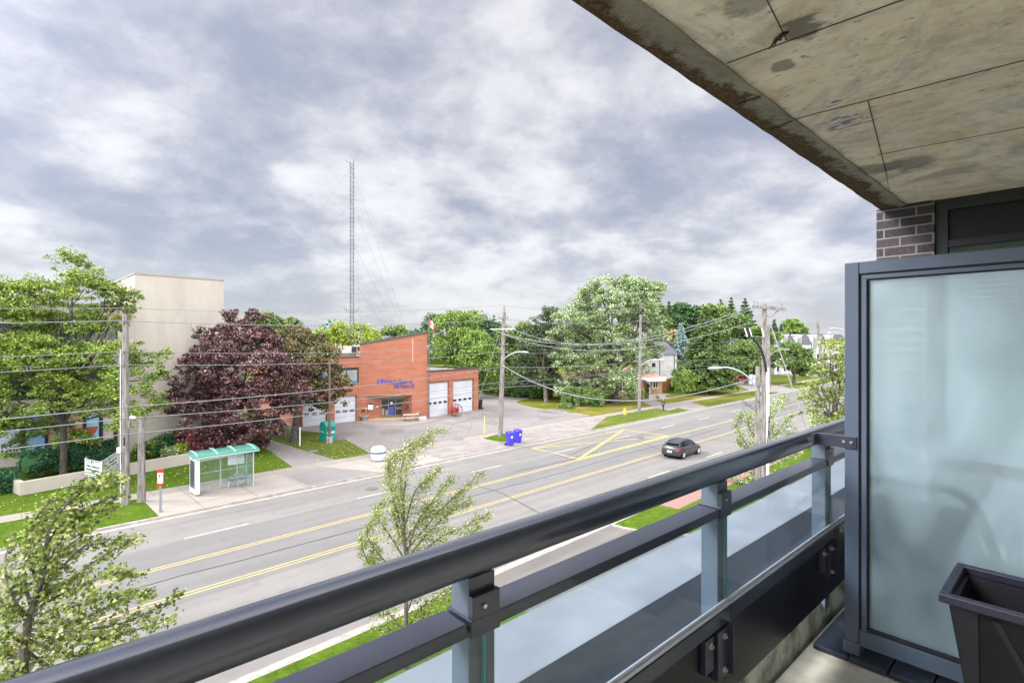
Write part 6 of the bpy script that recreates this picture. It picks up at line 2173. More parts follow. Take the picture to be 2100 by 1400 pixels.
# ================================================================ vehicles
def car(name, label, paint, base, heading, hatch=True, group=None):
    t = thing(name, label, 'car', (0, 0, 0), group)
    L, W = 4.5, 1.8
    pm_ = paint
    # lower body: stations along x (rear at -L/2), half outline (y, z)
    st = [(-2.25, .66, .42, .80, .92), (-2.17, .80, .30, .88, 1.02), (-1.7, .88, .24, .90, 1.05), (-1.0, .90, .22, .90, .98), (0, .90, .22, .90, .95), (.9, .90, .22, .89, .93), (1.45, .88, .22, .86, .88), (1.95, .82, .24, .76, .74), (2.2, .66, .30, .62, .62), (2.26, .5, .36, .5, .55)]
    mb = MB(); vs = []
    for x, w_, zb_, zs_, zt2 in st:
        vs += [Vector((x, -w_ * .92, zb_)), Vector((x, -w_, zb_ + (zs_ - zb_) * .35)), Vector((x, -w_ * .985, zs_ - .08)), Vector((x, -w_ * .86, zt2)), Vector((x, 0, zt2 + .02)), Vector((x, w_ * .86, zt2)), Vector((x, w_ * .985, zs_ - .08)), Vector((x, w_, zb_ + (zs_ - zb_) * .35)), Vector((x, w_ * .92, zb_))]
    k = 9
    fs_ = [(i * k + j, (i + 1) * k + j, (i + 1) * k + (j + 1) % k, i * k + (j + 1) % k) for i in range(len(st) - 1) for j in range(k)]
    fs_ += [tuple(range(k)), tuple(range((len(st) - 1) * k, len(st) * k))[::-1]]
    mb.add(vs, fs_); bd = mb.build('body', pm_, t, smooth=True)
    # greenhouse in dark glass
    gh = [(-2.0, .72, 1.0, .70, 1.06), (-1.55, .74, .98, .62, 1.34), (-.9, .78, .95, .60, 1.44), (-.1, .80, .93, .60, 1.45), (.35, .80, .92, .60, 1.38), (1.15, .76, .88, .70, .92)]
    mb = MB(); vs = []
    for x, wb_, zb_, wt_, zt2 in gh:
        vs += [Vector((x, -wb_, zb_ - .06)), Vector((x, -wt_, zt2)), Vector((x, wt_, zt2)), Vector((x, wb_, zb_ - .06))]
    mb.add(vs, [(i * 4 + j, (i + 1) * 4 + j, (i + 1) * 4 + (j + 1) % 4, i * 4 + (j + 1) % 4) for i in range(len(gh) - 1) for j in range(4)] + [(0, 1, 2, 3), tuple(range(len(vs) - 4, len(vs)))[::-1]])
    mb.build('window', plain('tinted car glass', hx('#12151a'), .05, 0, .9), t)
    mb = MB(); rf = [(-1.62, .62, 1.33), (-.9, .61, 1.455), (-.1, .61, 1.465), (.32, .60, 1.40)]
    vs = []
    for x, w_, z in rf:
        vs += [Vector((x, -w_, z)), Vector((x, -w_ * .8, z + .03)), Vector((x, w_ * .8, z + .03)), Vector((x, w_, z)), Vector((x, w_, z - .02)), Vector((x, -w_, z - .02))]
    mb.add(vs, [(i * 6 + j, (i + 1) * 6 + j, (i + 1) * 6 + (j + 1) % 6, i * 6 + (j + 1) % 6) for i in range(3) for j in range(6)] + [tuple(range(6)), tuple(range(18, 24))[::-1]])
    mb.build('roof', pm_, t, smooth=True)
    mb = MB()
    for s_ in (-1, 1):
        for pts in (((-1.98, .73, .98), (-1.6, .64, 1.33)), ((-.35, .805, .93), (-.3, .615, 1.45)), ((1.12, .765, .9), (.33, .61, 1.4))):
            mb.tube([Vector((x, s_ * y, z)) for x, y, z in pts], .035, 5)
    mb.build('pillar', pm_, t)
    for x in (-1.38, 1.36):
        for s_ in (-1, 1):
            c = Vector((x, s_ * .80, .325))
            wh_ = MB().tube([c - Vector((0, s_ * .10, 0)), c + Vector((0, s_ * .105, 0))], .325, 20).build('tyre', M['black'], t, smooth=True)
            wh_.name = 'wheel'
            mb = MB(); mb.tube([c + Vector((0, s_ * .106, 0)), c + Vector((0, s_ * .112, 0))], .2, 14)
            for i in range(5):
                a = i * 1.2566
                mb.tube([c + Vector((0, s_ * .115, 0)), c + Vector((math.cos(a) * .21, s_ * .115, math.sin(a) * .21))], .035, 4)
            mb.build('rim', plain('alloy rim', hx('#b5b7ba'), .3, .6), wh_)
            MB().tube([c + Vector((0, -s_ * .1, .02)), c + Vector((0, s_ * .06, .02))], .385, 20).build('wheel_arch', M['black'], t)
    red = plain('tail lamp red', hx('#c0203a'), .2, 0, .6)
    for s_ in (-1, 1):
        MB().hexa([Vector((-2.235, s_ * .50, .70)), Vector((-2.235, s_ * .79, .74)), Vector((-2.0, s_ * .86, .76)), Vector((-2.0, s_ * .5, .72)), Vector((-2.225, s_ * .52, .88)), Vector((-2.19, s_ * .79, .93)), Vector((-1.95, s_ * .86, .95)), Vector((-2.0, s_ * .5, .9))]).build('tail_light', red, t)
        MB().box(Vector((2.1, s_ * .55, .56)), .22, .26, .12).build('headlight', M['lens'], t, bevel=.02)
        MB().box(Vector((.75, s_ * .96, .9)), .16, .14, .12).build('wing_mirror', pm_, t, bevel=.03)
    MB().box(Vector((-2.255, 0, .56)), .02, .42, .15).build('license_plate', M['white_paint'], t)
    MB().box(Vector((-2.19, 0, .3)), .12, 1.3, .14).build('bumper_insert', M['black'], t, bevel=.03)
    MB().box(Vector((-1.72, 0, 1.3)), .3, 1.15, .03).build('spoiler', pm_, t, bevel=.01)
    mb = MB()
    for s_ in (-1, 1):
        for x in (-.35, .7, -1.25):
            mb.tube([Vector((x, s_ * .905, .34)), Vector((x, s_ * .9, .86))], .006, 3)
    mb.build('door_seam', M['black'], t)
    for s_ in (-1, 1):
        for x in (-.75, .15):
            MB().box(Vector((x, s_ * .905, .76)), .18, .03, .03).build('door_handle', pm_, t)
    t.location = base; t.rotation_euler = (0, 0, heading)
    return t


car_paint = plain('black car paint', hx('#37383d'), .3, .3, .6, .7)
car('hatchback_car', 'black hatchback driving away along the near lane', car_paint, Rd(43.5, 22.15, .004), math.atan2(RS.y, RS.x))
cr_ = G(1521, 783)
car('parked_car', 'small red car parked far off beneath the wide round tree', plain('red car paint', hx('#a52a2e'), .25, .2, .6, .6), cr_, .3)

# ================================================================ the person walking
ps0 = G(1360.5, 842)
pt = thing('person', 'person in dark clothes walking on the sidewalk near the hydrant', 'person', ps0)


def skin(name, verts, edges, radii, m, parent, root=0, sub=1):
    me = bpy.data.meshes.new(name)
    o0 = worg(parent)
    me.from_pydata([Vector(v) - o0 for v in verts], edges, [])
    o = link(name, me, m, parent)
    md = o.modifiers.new('skin', 'SKIN')
    lay = me.skin_vertices[0].data if me.skin_vertices else None
    if lay is None:
        bm_ = __import__('bmesh').new(); bm_.from_mesh(me); bm_.verts.layers.skin.verify(); bm_.to_mesh(me); bm_.free()
        lay = me.skin_vertices[0].data
    for i, r in enumerate(radii):
        lay[i].radius = (r, r)
    lay[root].use_root = True
    o.modifiers.new('sub', 'SUBSURF').levels = sub
    o.modifiers['sub'].render_levels = sub
    return o


hd_ = -RS            # walking toward the viewer's side along the sidewalk
sdv = Vector((-hd_.y, hd_.x, 0))
W_ = lambda f, s, z: ps0 + hd_ * f + sdv * s + UP * z
V = [W_(0, 0, .95), W_(0, 0, 1.15), W_(.02, 0, 1.38), W_(.02, 0, 1.47), W_(.04, 0, 1.56), W_(.04, 0, 1.67), W_(.04, 0, 1.73),
     W_(.02, .18, 1.38), W_(-.08, .23, 1.12), W_(.04, .24, .9), W_(.07, .24, .8), W_(.02, -.18, 1.38), W_(.12, -.23, 1.14), W_(.3, -.22, .98), W_(.37, -.21, .92),
     W_(0, .1, .88), W_(.2, .1, .5), W_(.3, .1, .09), W_(.43, .1, .04), W_(0, -.1, .88), W_(-.06, -.1, .5), W_(-.34, -.1, .14), W_(-.25, -.1, .03)]
E = [(0, 1), (1, 2), (2, 3), (3, 4), (4, 5), (5, 6), (2, 7), (7, 8), (8, 9), (9, 10), (2, 11), (11, 12), (12, 13), (13, 14), (0, 15), (15, 16), (16, 17), (17, 18), (0, 19), (19, 20), (20, 21), (21, 22)]
Rr = [.14, .14, .14, .05, .075, .1, .06, .07, .05, .035, .03, .07, .05, .035, .03, .1, .065, .045, .035, .1, .065, .045, .035]
skin('body', V, E, Rr, plain('skin tone', hx('#a87a62'), .6), pt)
grow = lambda idx, add: [Rr[i] + add for i in idx]
ji = [0, 1, 2, 3, 7, 8, 9, 11, 12, 13]
mp_ = {i: k for k, i in enumerate(ji)}
skin('jacket', [V[i] for i in ji], [(mp_[a], mp_[b]) for a, b in E if a in mp_ and b in mp_], grow(ji, .025), plain('dark jacket', hx('#2a3140'), .8), pt)
ti_ = [0, 15, 16, 17, 19, 20, 21]
mp_ = {i: k for k, i in enumerate(ti_)}
skin('trousers', [V[i] for i in ti_], [(mp_[a], mp_[b]) for a, b in E if a in mp_ and b in mp_], grow(ti_, .022), plain('dark trousers', hx('#23262e'), .8), pt)
skin('hair', [W_(.0, 0, 1.66), W_(.02, 0, 1.74)], [(0, 1)], [.1, .085], plain('dark hair', hx('#1c1714'), .7), pt)
for f_, s_, z_ in ((.36, .1, .0), (-.28, -.1, .0)):
    MB().box(W_(f_, s_, z_ + .0), .28, .1, .09, math.atan2(hd_.y, hd_.x)).build('shoe', M['black'], pt, bevel=.03)

# ================================================================ trees and planting
L_locust = leaf_mat('honey locust leaves', [hx('#2a4414'), hx('#4c6a20'), hx('#6f872e'), hx('#94a442'), hx('#b4ba5a')], .35)
L_purple = leaf_mat('purple maple leaves', [hx('#1b1112'), hx('#361f20'), hx('#523435'), hx('#735250'), hx('#a8847e')], .15, .45)
L_purple2 = leaf_mat('red barberry leaves', [hx('#5a2a30'), hx('#8c424a'), hx('#a8585c'), hx('#8e5a4a')], .2)
L_bronze = leaf_mat('bronze maple leaves', [hx('#262a15'), hx('#424622'), hx('#5f5c33'), hx('#7d6a46'), hx('#9c8864')], .2)
L_silver = leaf_mat('silver maple leaves', [hx('#3d5527'), hx('#5f783c'), hx('#84995a'), hx('#adba8e'), hx('#d5dbc8')], .3)
L_green = leaf_mat('mid green leaves', [hx('#364f22'), hx('#516b30'), hx('#6c843e'), hx('#869850')], .3)
L_lime = leaf_mat('yellow green leaves', [hx('#54701e'), hx('#7a9028'), hx('#99a636'), hx('#b4b548')], .35)
L_bright = leaf_mat('bright green leaves', [hx('#3f5f1e'), hx('#5b7a2c'), hx('#7b9440'), hx('#97a854')], .35)
L_dark = leaf_mat('dark green leaves', [hx('#22391d'), hx('#33502a'), hx('#456636'), hx('#587845')], .25)
L_hedge = leaf_mat('clipped yew leaves', [hx('#16301a'), hx('#23482a'), hx('#2f5a33'), hx('#3c6a3c')], .15)
L_pine = leaf_mat('pine needles', [hx('#2b3b24'), hx('#3d5130'), hx('#4f6338'), hx('#65774a')], .15)
L_spruce = leaf_mat('spruce needles', [hx('#2d421c'), hx('#47602a'), hx('#627a38'), hx('#7b9048')], .15)
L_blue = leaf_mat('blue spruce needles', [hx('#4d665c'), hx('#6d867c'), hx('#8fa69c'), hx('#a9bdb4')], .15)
L_orange = leaf_mat('turning orange leaves', [hx('#7d6a2c'), hx('#a0803a'), hx('#b58f4a'), hx('#96953f')], .3)
L_sapl = leaf_mat('wind turned sapling leaves', [hx('#3d501c'), hx('#5f7229'), hx('#7d8b38'), hx('#9ba256'), hx('#c6caa0')], .35)
L_sapl2 = leaf_mat('pale sapling leaves', [hx('#4a6028'), hx('#6f833f'), hx('#93a060'), hx('#b9c198'), hx('#d3d9c2')], .35)
L_ground = leaf_mat('flower bed leaves', [hx('#1e3a1c'), hx('#34602a'), hx('#6f8a34'), hx('#a9a84a')], .25)

# honey locust before the office wing
YA = 38.2
bl_ = [(145, 545, 38), (100, 600, 55), (175, 590, 50), (215, 600, 42), (265, 606, 22), (25, 600, 42), (20, 650, 50), (70, 655, 55), (140, 660, 60), (205, 665, 50), (245, 640, 35),
       (30, 720, 60), (90, 735, 60), (160, 745, 60), (225, 730, 45), (300, 735, 42), (325, 770, 25), (260, 790, 50), (310, 830, 35), (60, 800, 65), (140, 815, 65), (205, 830, 55), (270, 865, 42),
       (30, 870, 50), (95, 880, 45), (160, 900, 35), (30, 920, 30), (-40, 640, 70), (-60, 760, 80), (-60, 870, 60), (-120, 700, 90)]
tA_ = broadleaf('honey_locust_tree', 'large feathery honey locust tree in front of the cream office building', Rn(130, 50.0) * 1.0,
          pxblobs([(x, y, r, random.uniform(-2.6, 2.6)) for x, y, r in bl_], YA, .25), L_locust, M['bark_dark'], cl_r=.5, dens=10.5, per=40, leaf=.22, tr=.22, flat=.45, asp=.42, up=1.0, fork=.3, droop=.15, shell=.35)
bl_ = [(480, 655, 22), (520, 660, 26), (500, 690, 45), (455, 700, 38), (410, 690, 22), (540, 705, 40), (420, 745, 50), (480, 750, 55), (545, 760, 50), (590, 765, 36), (612, 800, 22), (400, 800, 50), (460, 815, 60), (530, 820, 60), (585, 825, 36),
       (375, 835, 30), (362, 845, 16), (420, 870, 50), (480, 885, 55), (540, 880, 45), (405, 905, 30), (460, 915, 35), (520, 915, 30), (395, 672, 12)]
broadleaf('purple_maple_tree', 'dense dark purple maple tree between the office tower and fire station', Rn(470, 51.5),
          pxblobs([(x, y, r, random.uniform(-2.0, 2.0)) for x, y, r in bl_], 47.5, .2), L_purple, M['bark_dark'], cl_r=.5, dens=8.0, per=60, leaf=.21, tr=.28, flat=.6, asp=.75, up=.5, fork=.3, shell=.5)
bl_ = [(600, 690, 28), (640, 700, 30), (670, 725, 28), (590, 730, 38), (640, 745, 45), (680, 770, 32), (705, 795, 18), (600, 780, 40), (650, 800, 45), (690, 815, 22), (620, 830, 30), (660, 838, 18), (585, 815, 28), (575, 700, 20), (702, 780, 15)]
broadleaf('bronze_maple_tree', 'bronze green maple tree shading the chain link fence', G(603, 905),
          pxblobs([(x, y, r, random.uniform(-1.8, 1.8)) for x, y, r in bl_], 56.5, .2), L_bronze, M['bark_dark'], cl_r=.5, dens=8.5, per=40, leaf=.25, tr=.34, flat=.6, asp=.7, up=.5, fork=.42, shell=.5)
# behind the station
BT = 'leafy trees behind the fire station'
def far_tree(label, bl, Y, m, base_x, tr=.3, cl=1.0, dens=3.0, per=40, leaf=.42, group=BT, kind='broadleaf_tree', jit=1.5, bark='bark'):
    b = pxblobs([(x, y, r, random.uniform(-jit, jit)) for x, y, r in bl], Y, .3)
    broadleaf(kind, label, Vector(((base_x - 1050) / F * Y, Y, .12)), b, m, M[bark], group, cl_r=cl, dens=dens, per=per, leaf=leaf, tr=tr, flat=.7, asp=.75, up=.4, fork=.3, extra_limbs=.4, shell=.5)


far_tree('rounded green tree peeping over the purple maple', [(520, 665, 26), (545, 668, 30), (560, 690, 40), (525, 700, 40)], 92, L_green, 545)
far_tree('green tree between the purple maple and the bronze maple', [(590, 672, 24), (600, 700, 36), (575, 710, 30)], 96, L_green, 592)
far_tree('bright yellow green tree behind the rooftop unit', [(672, 690, 22), (700, 684, 26), (735, 682, 24), (762, 692, 20), (690, 715, 34), (735, 712, 36), (768, 712, 18), (655, 700, 16)], 98, L_lime, 715, dens=3.5, leaf=.4)
far_tree('bright green tree just past the flagpole', [(905, 668, 22), (930, 660, 26), (960, 655, 26), (925, 700, 34), (905, 730, 28), (950, 690, 32), (940, 735, 36)], 97, L_bright, 930, dens=3.6, leaf=.38)
far_tree('lighter green tree behind the end of the garage wing', [(975, 700, 28), (995, 720, 26), (970, 740, 34), (1000, 755, 24), (985, 780, 26), (940, 770, 28)], 91, L_bright, 975, dens=3.6, leaf=.38)
far_tree('dark leafy tree behind the bright pair by the flagpole', [(985, 665, 22), (1010, 680, 24), (890, 655, 14), (880, 668, 12), (1020, 710, 30)], 112, L_dark, 990)
far_tree('olive green tree behind the island pole', [(1040, 690, 24), (1060, 700, 26), (1030, 740, 32), (1060, 750, 34), (1010, 770, 26), (1075, 675, 18)], 104, L_green, 1045)
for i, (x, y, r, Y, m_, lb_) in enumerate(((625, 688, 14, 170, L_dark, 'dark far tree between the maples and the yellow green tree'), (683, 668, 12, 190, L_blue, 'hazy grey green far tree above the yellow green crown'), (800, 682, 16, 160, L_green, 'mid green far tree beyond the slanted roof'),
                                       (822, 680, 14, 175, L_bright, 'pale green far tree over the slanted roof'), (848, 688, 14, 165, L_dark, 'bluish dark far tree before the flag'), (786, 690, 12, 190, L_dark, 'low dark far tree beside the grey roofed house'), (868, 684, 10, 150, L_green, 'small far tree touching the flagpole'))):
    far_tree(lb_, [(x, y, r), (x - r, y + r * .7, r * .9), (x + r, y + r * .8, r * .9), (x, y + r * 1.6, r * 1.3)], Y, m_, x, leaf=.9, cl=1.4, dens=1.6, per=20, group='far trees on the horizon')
SG = 'dark spruces behind the leafy trees'
for x, yt, yb, Y, r, lb_ in ((988, 652, 700, 135, 2.6, 'slim dark spruce tip over the green trees, shorter one'), (1013, 646, 700, 130, 3.0, 'dark spruce tip close to the island pole')):
    conifer('spruce_tree', lb_, Vector(((x - 1050) / F * Y, Y, .12)), zat(yt, Y), r * 1.4, L_dark, M['bark_dark'], 18, .7, SG, .3, 8, .15, .25, .8)

# hedge behind the forecourt
hp = [(G(990, 808)), (G(1040, 814)), (G(1085, 818)), (G(1130, 820))]
hedge_mass('hedge', 'long loose green hedge bordering the back of the forecourt', [(p.x, p.y + 2.2) for p in hp], 3.4, 3.0, L_bright, n=420, per=30, leaf=.3, cl_r=.5, core=L_hedge, rag=.25)
# pine in the corner lawn
pb_ = [(1128, 640, 16), (1112, 660, 22), (1100, 685, 26), (1135, 680, 28), (1085, 715, 26), (1118, 720, 32), (1075, 745, 24), (1110, 755, 34), (1082, 780, 26), (1122, 785, 30), (1062, 770, 16), (1145, 740, 26), (1060, 790, 14)]
broadleaf('pine_tree', 'tall dark pine tree standing on the corner lawn of the forecourt', G(1120, 825),
          pxblobs([(x, y, r, random.uniform(-2.2, 2.2)) for x, y, r in pb_], 87, .2), L_pine, M['bark'], cl_r=.8, dens=5.2, per=32, leaf=.5, tr=.34, flat=.45, asp=.28, up=1.0, fork=.25, shell=.35)
far_tree('second slimmer pine trunk and crown behind the corner pine', [(1135, 700, 22), (1140, 740, 22), (1130, 775, 20)], 93, L_pine, 1130, group=None, kind='pine_tree', leaf=.5)
# silver maple
bl_ = [(1165, 655, 30), (1190, 625, 26), (1215, 600, 26), (1240, 590, 28), (1275, 585, 26), (1305, 590, 28), (1335, 598, 26), (1355, 592, 14), (1320, 625, 34), (1260, 625, 42), (1205, 655, 40), (1150, 690, 30), (1185, 700, 42),
       (1245, 680, 46), (1300, 670, 40), (1335, 660, 26), (1350, 690, 20), (1165, 740, 36), (1220, 740, 46), (1285, 730, 44), (1325, 725, 28), (1175, 785, 34), (1225, 790, 42), (1275, 785, 36), (1310, 765, 24), (1160, 800, 22), (1250, 808, 26), (1290, 808, 14), (1348, 720, 14)]
broadleaf('silver_maple_tree', 'huge silver leaved maple tree on the corner, tallest of the street', G(1262, 826),
          pxblobs([(x, y, r, random.uniform(-3.5, 3.5)) for x, y, r in bl_], 84, .2), L_silver, M['bark'], cl_r=.75, dens=5.6, per=62, leaf=.28, tr=.55, flat=.6, asp=.6, up=.5, fork=.33, shell=.45)
# bush masses
c = [G(1160, 832), G(1195, 833.5), G(1232, 833)]
hedge_mass('bush', 'dense dark green bush mound at the foot of the silver maple', [(p.x, p.y + 1.6) for p in c], 4.2, 2.6, L_green, n=300, per=34, leaf=.26, cl_r=.45, cat='bush', core=L_hedge, rag=.15)
c = [G(1148, 836), G(1172, 839)]
hedge_mass('low_shrub', 'low spreading shrub before the dense bush mound', [(p.x, p.y + .6) for p in c], 1.4, .6, L_green, n=60, per=26, leaf=.22, cl_r=.3, cat='bush', core=L_hedge, rag=.1)
for (x, y, w_, h_, m_, lb_, nm) in ((1300, 819, 1.9, 2.4, L_bright, 'column shaped green shrub against the bungalow wall', 'shrub'), (1327, 816, 2.4, 3.0, L_dark, 'pointed dark evergreen shrub by the bungalow steps', 'shrub'), (1377, 800, 5.6, 1.7, L_green, 'round clipped bush on the side lawn', 'bush'),
                                 (1361, 805, .9, .8, L_lime, 'small yellow green shrub beside the house steps', 'shrub'), (1317, 818, .8, 1.2, L_lime, 'yellowish shrub behind the street pole', 'shrub')):
    p = G(x, y)
    hedge_mass(nm, lb_, [(p.x - .2, p.y + w_ * .3), (p.x + .2, p.y + w_ * .3)], w_, h_, m_, n=int(50 + 14 * w_ * h_), per=28, leaf=.2, cl_r=.3, cat=nm, core=L_hedge, rag=.1)
# garden trees along the street
far_tree('small round topped tree on the front lawn', [(1405, 772, 18), (1395, 785, 18), (1416, 785, 18), (1404, 795, 18), (1408, 765, 10)], 96, L_bright, 1401, tr=.12, cl=.5, dens=8, per=26, leaf=.26, group=None, kind='round_tree', jit=.5)
pk = G(1447, 806)
conifer('spruce_tree', 'big broad spruce tree with drooping boughs on the front lawn', pk, zat(628, pk.y), 6.6, L_spruce, M['bark_dark'], 26, .62, None, .36, 13, .17, .45, 1.5)
pk2 = G(1480, 806); 
for x, yt, Y, r, lb_, m_, nm in ((1396, 664, 122, 4.0, 'pale blue spruce behind the white house', L_blue, 'blue_spruce_tree'), (1528, 611, 165, 6.6, 'tall dark spruce with upturned boughs beside the cross arm', L_dark, 'spruce_tree'), (1500, 609, 172, 5.2, 'tall dark spruce, neighbour of the one by the cross arm', L_dark, 'spruce_tree'),
                               (1478, 613, 160, 5.4, 'tall mid green conifer rising behind the broad spruce', L_spruce, 'spruce_tree'), (1372, 618, 150, 6.0, 'dense dark conifer between the silver maple and the broad spruce', L_pine, 'spruce_tree'),
                               (1588, 655, 168, 3.4, 'ragged dark spruce behind the double pole', L_dark, 'spruce_tree'), (1602, 664, 172, 2.0, 'small dark spruce tip in front of the yellow green tree', L_dark, 'spruce_tree'), (1458, 622, 165, 4.0, 'dark conifer crown filling the gap behind the broad spruce', L_dark, 'spruce_tree')):
    conifer(nm, lb_, Vector(((x - 1050) / F * Y, Y, .12)), zat(yt, Y), r * 1.15, m_, M['bark_dark'], 24, .95, 'conifers on the skyline', .22, 11, .05, .35, 1.1, .15 if 'upturned' in lb_ else 0)
far_tree('broad leafy tree behind the pale blue spruce', [(1395, 640, 20), (1415, 640, 22), (1435, 650, 22), (1390, 665, 24), (1425, 680, 30), (1375, 660, 20)], 155, L_dark, 1410, leaf=.8, cl=1.3, group='trees on the skyline')
far_tree('leafy tree filling the skyline behind the broad spruce', [(1455, 645, 20), (1480, 650, 24), (1500, 665, 24), (1520, 665, 20), (1470, 680, 24)], 150, L_green, 1480, leaf=.8, cl=1.3, group='trees on the skyline')
far_tree('green trees mass over the white house roof', [(1345, 640, 18), (1352, 665, 22), (1362, 690, 18)], 140, L_green, 1350, leaf=.8, cl=1.3, group='trees on the skyline')
far_tree('yellow green tree above the dark mansard roof', [(1625, 668, 15), (1612, 680, 15), (1640, 680, 14), (1600, 690, 14)], 200, L_bright, 1622, leaf=.9, cl=1.4, group='trees on the skyline')
far_tree('olive tree behind the double poles', [(1555, 680, 16), (1565, 700, 18), (1590, 695, 14), (1548, 705, 14)], 140, L_bright, 1565, leaf=.7, group='trees on the skyline')
far_tree('tree turning orange beside the white house', [(1378, 690, 14), (1370, 700, 12), (1385, 705, 13)], 128, L_orange, 1378, leaf=.6, cl=.9, group=None)
far_tree('wide domed tree overhanging the red parked car', [(1500, 728, 22), (1525, 720, 26), (1548, 728, 22), (1510, 745, 24), (1540, 750, 24), (1490, 745, 16), (1558, 745, 14), (1525, 755, 18)], 121, L_green, 1530, tr=.35, leaf=.4, cl=.8, dens=6, group='wide domed trees', kind='domed_tree')
far_tree('wide domed tree on the verge before the townhouses', [(1595, 728, 20), (1620, 722, 24), (1645, 730, 22), (1605, 742, 22), (1635, 748, 24), (1660, 748, 16), (1650, 762, 16)], 124, L_green, 1628, tr=.35, leaf=.4, cl=.8, dens=6, group='wide domed trees', kind='domed_tree')
far_tree('thin pale small tree on the verge before the townhouses', [(1594, 748, 8), (1606, 752, 8), (1600, 742, 7)], 116, L_silver, 1598, tr=.1, leaf=.3, cl=.5, dens=3, group=None, kind='young_tree', jit=.5)
far_tree('arborvitae shrubs in a green wall beside the cedar fence', [(1392, 765, 12), (1388, 745, 9), (1398, 780, 10)], 108, L_bright, 1392, tr=.1, leaf=.3, cl=.5, dens=8, group=None, kind='arborvitae_shrub', jit=.5)
# big tree near the privacy screen
bl_ = [(1700, 712, 24), (1722, 708, 26), (1740, 735, 34), (1705, 745, 34), (1680, 765, 26), (1715, 785, 40), (1680, 810, 36), (1665, 838, 26), (1710, 835, 44), (1690, 870, 36), (1740, 860, 46), (1652, 812, 16), (1770, 780, 50), (1660, 790, 14), (1700, 900, 30)]
broadleaf('verge_tree', 'yellowish green leafy tree filling the gap beside the privacy screen', Rn(1712, 12.8),
          pxblobs([(x, y, r, random.uniform(-1.6, 1.6)) for x, y, r in bl_], Rn(1712, 12.8).y, .2), leaf_mat('verge tree leaves', [hx('#33491c'), hx('#556c2a'), hx('#7c8d3e'), hx('#a2a85c'), hx('#c0c594')], .35), M['bark'], cl_r=.5, dens=5.5, per=30, leaf=.22, tr=.2, flat=.6, asp=.55, up=.6, fork=.3, shell=.4)

# far woods on the horizon: one mass nobody could count
rs = np.random.RandomState(5)
n = 5200
az = rs.uniform(-1.05, 1.1, n)
dist = rs.uniform(230, 420, n)
cx = np.sin(az) * dist; cyy = np.cos(az) * dist
hgt = 7 + 5.5 * np.abs(np.sin(az * 23) * np.cos(az * 41 + dist * .05)) + rs.uniform(0, 3, n)
rep = 9
cen = np.stack([np.repeat(cx, rep) + rs.normal(size=n * rep) * 2.4, np.repeat(cyy, rep) + rs.normal(size=n * rep) * 2.4, np.repeat(hgt, rep) * rs.uniform(.15, 1, n * rep) ** .5], 1)
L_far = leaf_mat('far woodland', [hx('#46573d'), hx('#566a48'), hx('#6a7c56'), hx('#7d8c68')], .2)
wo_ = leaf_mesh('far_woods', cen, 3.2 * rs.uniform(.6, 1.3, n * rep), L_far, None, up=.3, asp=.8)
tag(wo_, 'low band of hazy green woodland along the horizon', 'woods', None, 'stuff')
wo_.data.update()

# hedges and flower bed before the office wing
hA, hB, hC = G(60, 962), G(165, 952), G(245, 946)
hedge_mass('hedge', 'dark clipped yew hedge under the printed windows', [(G(52, 985).x, G(52, 985).y), (G(120, 972).x, G(120, 972).y), (G(235, 955).x, G(235, 955).y)], 2.2, 1.75, L_hedge, .5, n=520, per=34, leaf=.16, cl_r=.25, core=L_hedge, rag=.06)
hedge_mass('hedge', 'short dark hedge at the end of the retaining wall', [(G(-40, 1015).x, G(-40, 1015).y), (G(38, 1004).x, G(38, 1004).y)], 1.6, 1.4, L_hedge, .12, n=200, per=34, leaf=.16, cl_r=.25, core=L_hedge, rag=.06)
FB = 'flowering shrubs in the raised bed'
for i, (x, y, w_, h_, m_, lb_) in enumerate(((275, 945, 1.0, 1.0, L_ground, 'low yellow green shrub just past the stub pole in the bed'), (300, 942, 1.1, 1.2, L_ground, 'small shrub with pale flowers in the raised bed'), (325, 936, 1.3, 1.5, L_dark, 'dark glossy shrub against the tower wall'), (350, 932, 1.5, 1.9, L_hedge, 'tall dark shrub against the tower wall'), (357, 940, .8, .8, L_lime, 'small lime coloured shrub in the raised bed'), (335, 944, .7, .6, L_silver, 'low pale flowering plant at the wall edge'))):
    p = G(x, y)
    hedge_mass('bed_shrub', lb_, [(p.x - .4, p.y + .8), (p.x + .4, p.y + .8)], w_, h_, m_, .3, n=70, per=26, leaf=.2, cl_r=.25, cat='shrub', group=FB, core=L_hedge, rag=.1)
for i, (x, y, w_, h_, lb_) in enumerate(((395, 930, 2.0, 1.7, 'reddish shrub beneath the purple maple, next to the tower wall'), (432, 928, 2.4, 1.9, 'coral red shrub beneath the middle of the purple maple'), (490, 918, 2.2, 1.8, 'red shrub beneath the purple maple, behind the shelter roof end'))):
    p = G(x, y)
    hedge_mass('red_shrub', lb_, [(p.x - .6, p.y + .3), (p.x + .6, p.y + .3)], w_, h_, L_purple2, .2, n=110, per=28, leaf=.2, cl_r=.3, cat='shrub', group='red shrubs under the purple maple', core=L_purple, rag=.12)


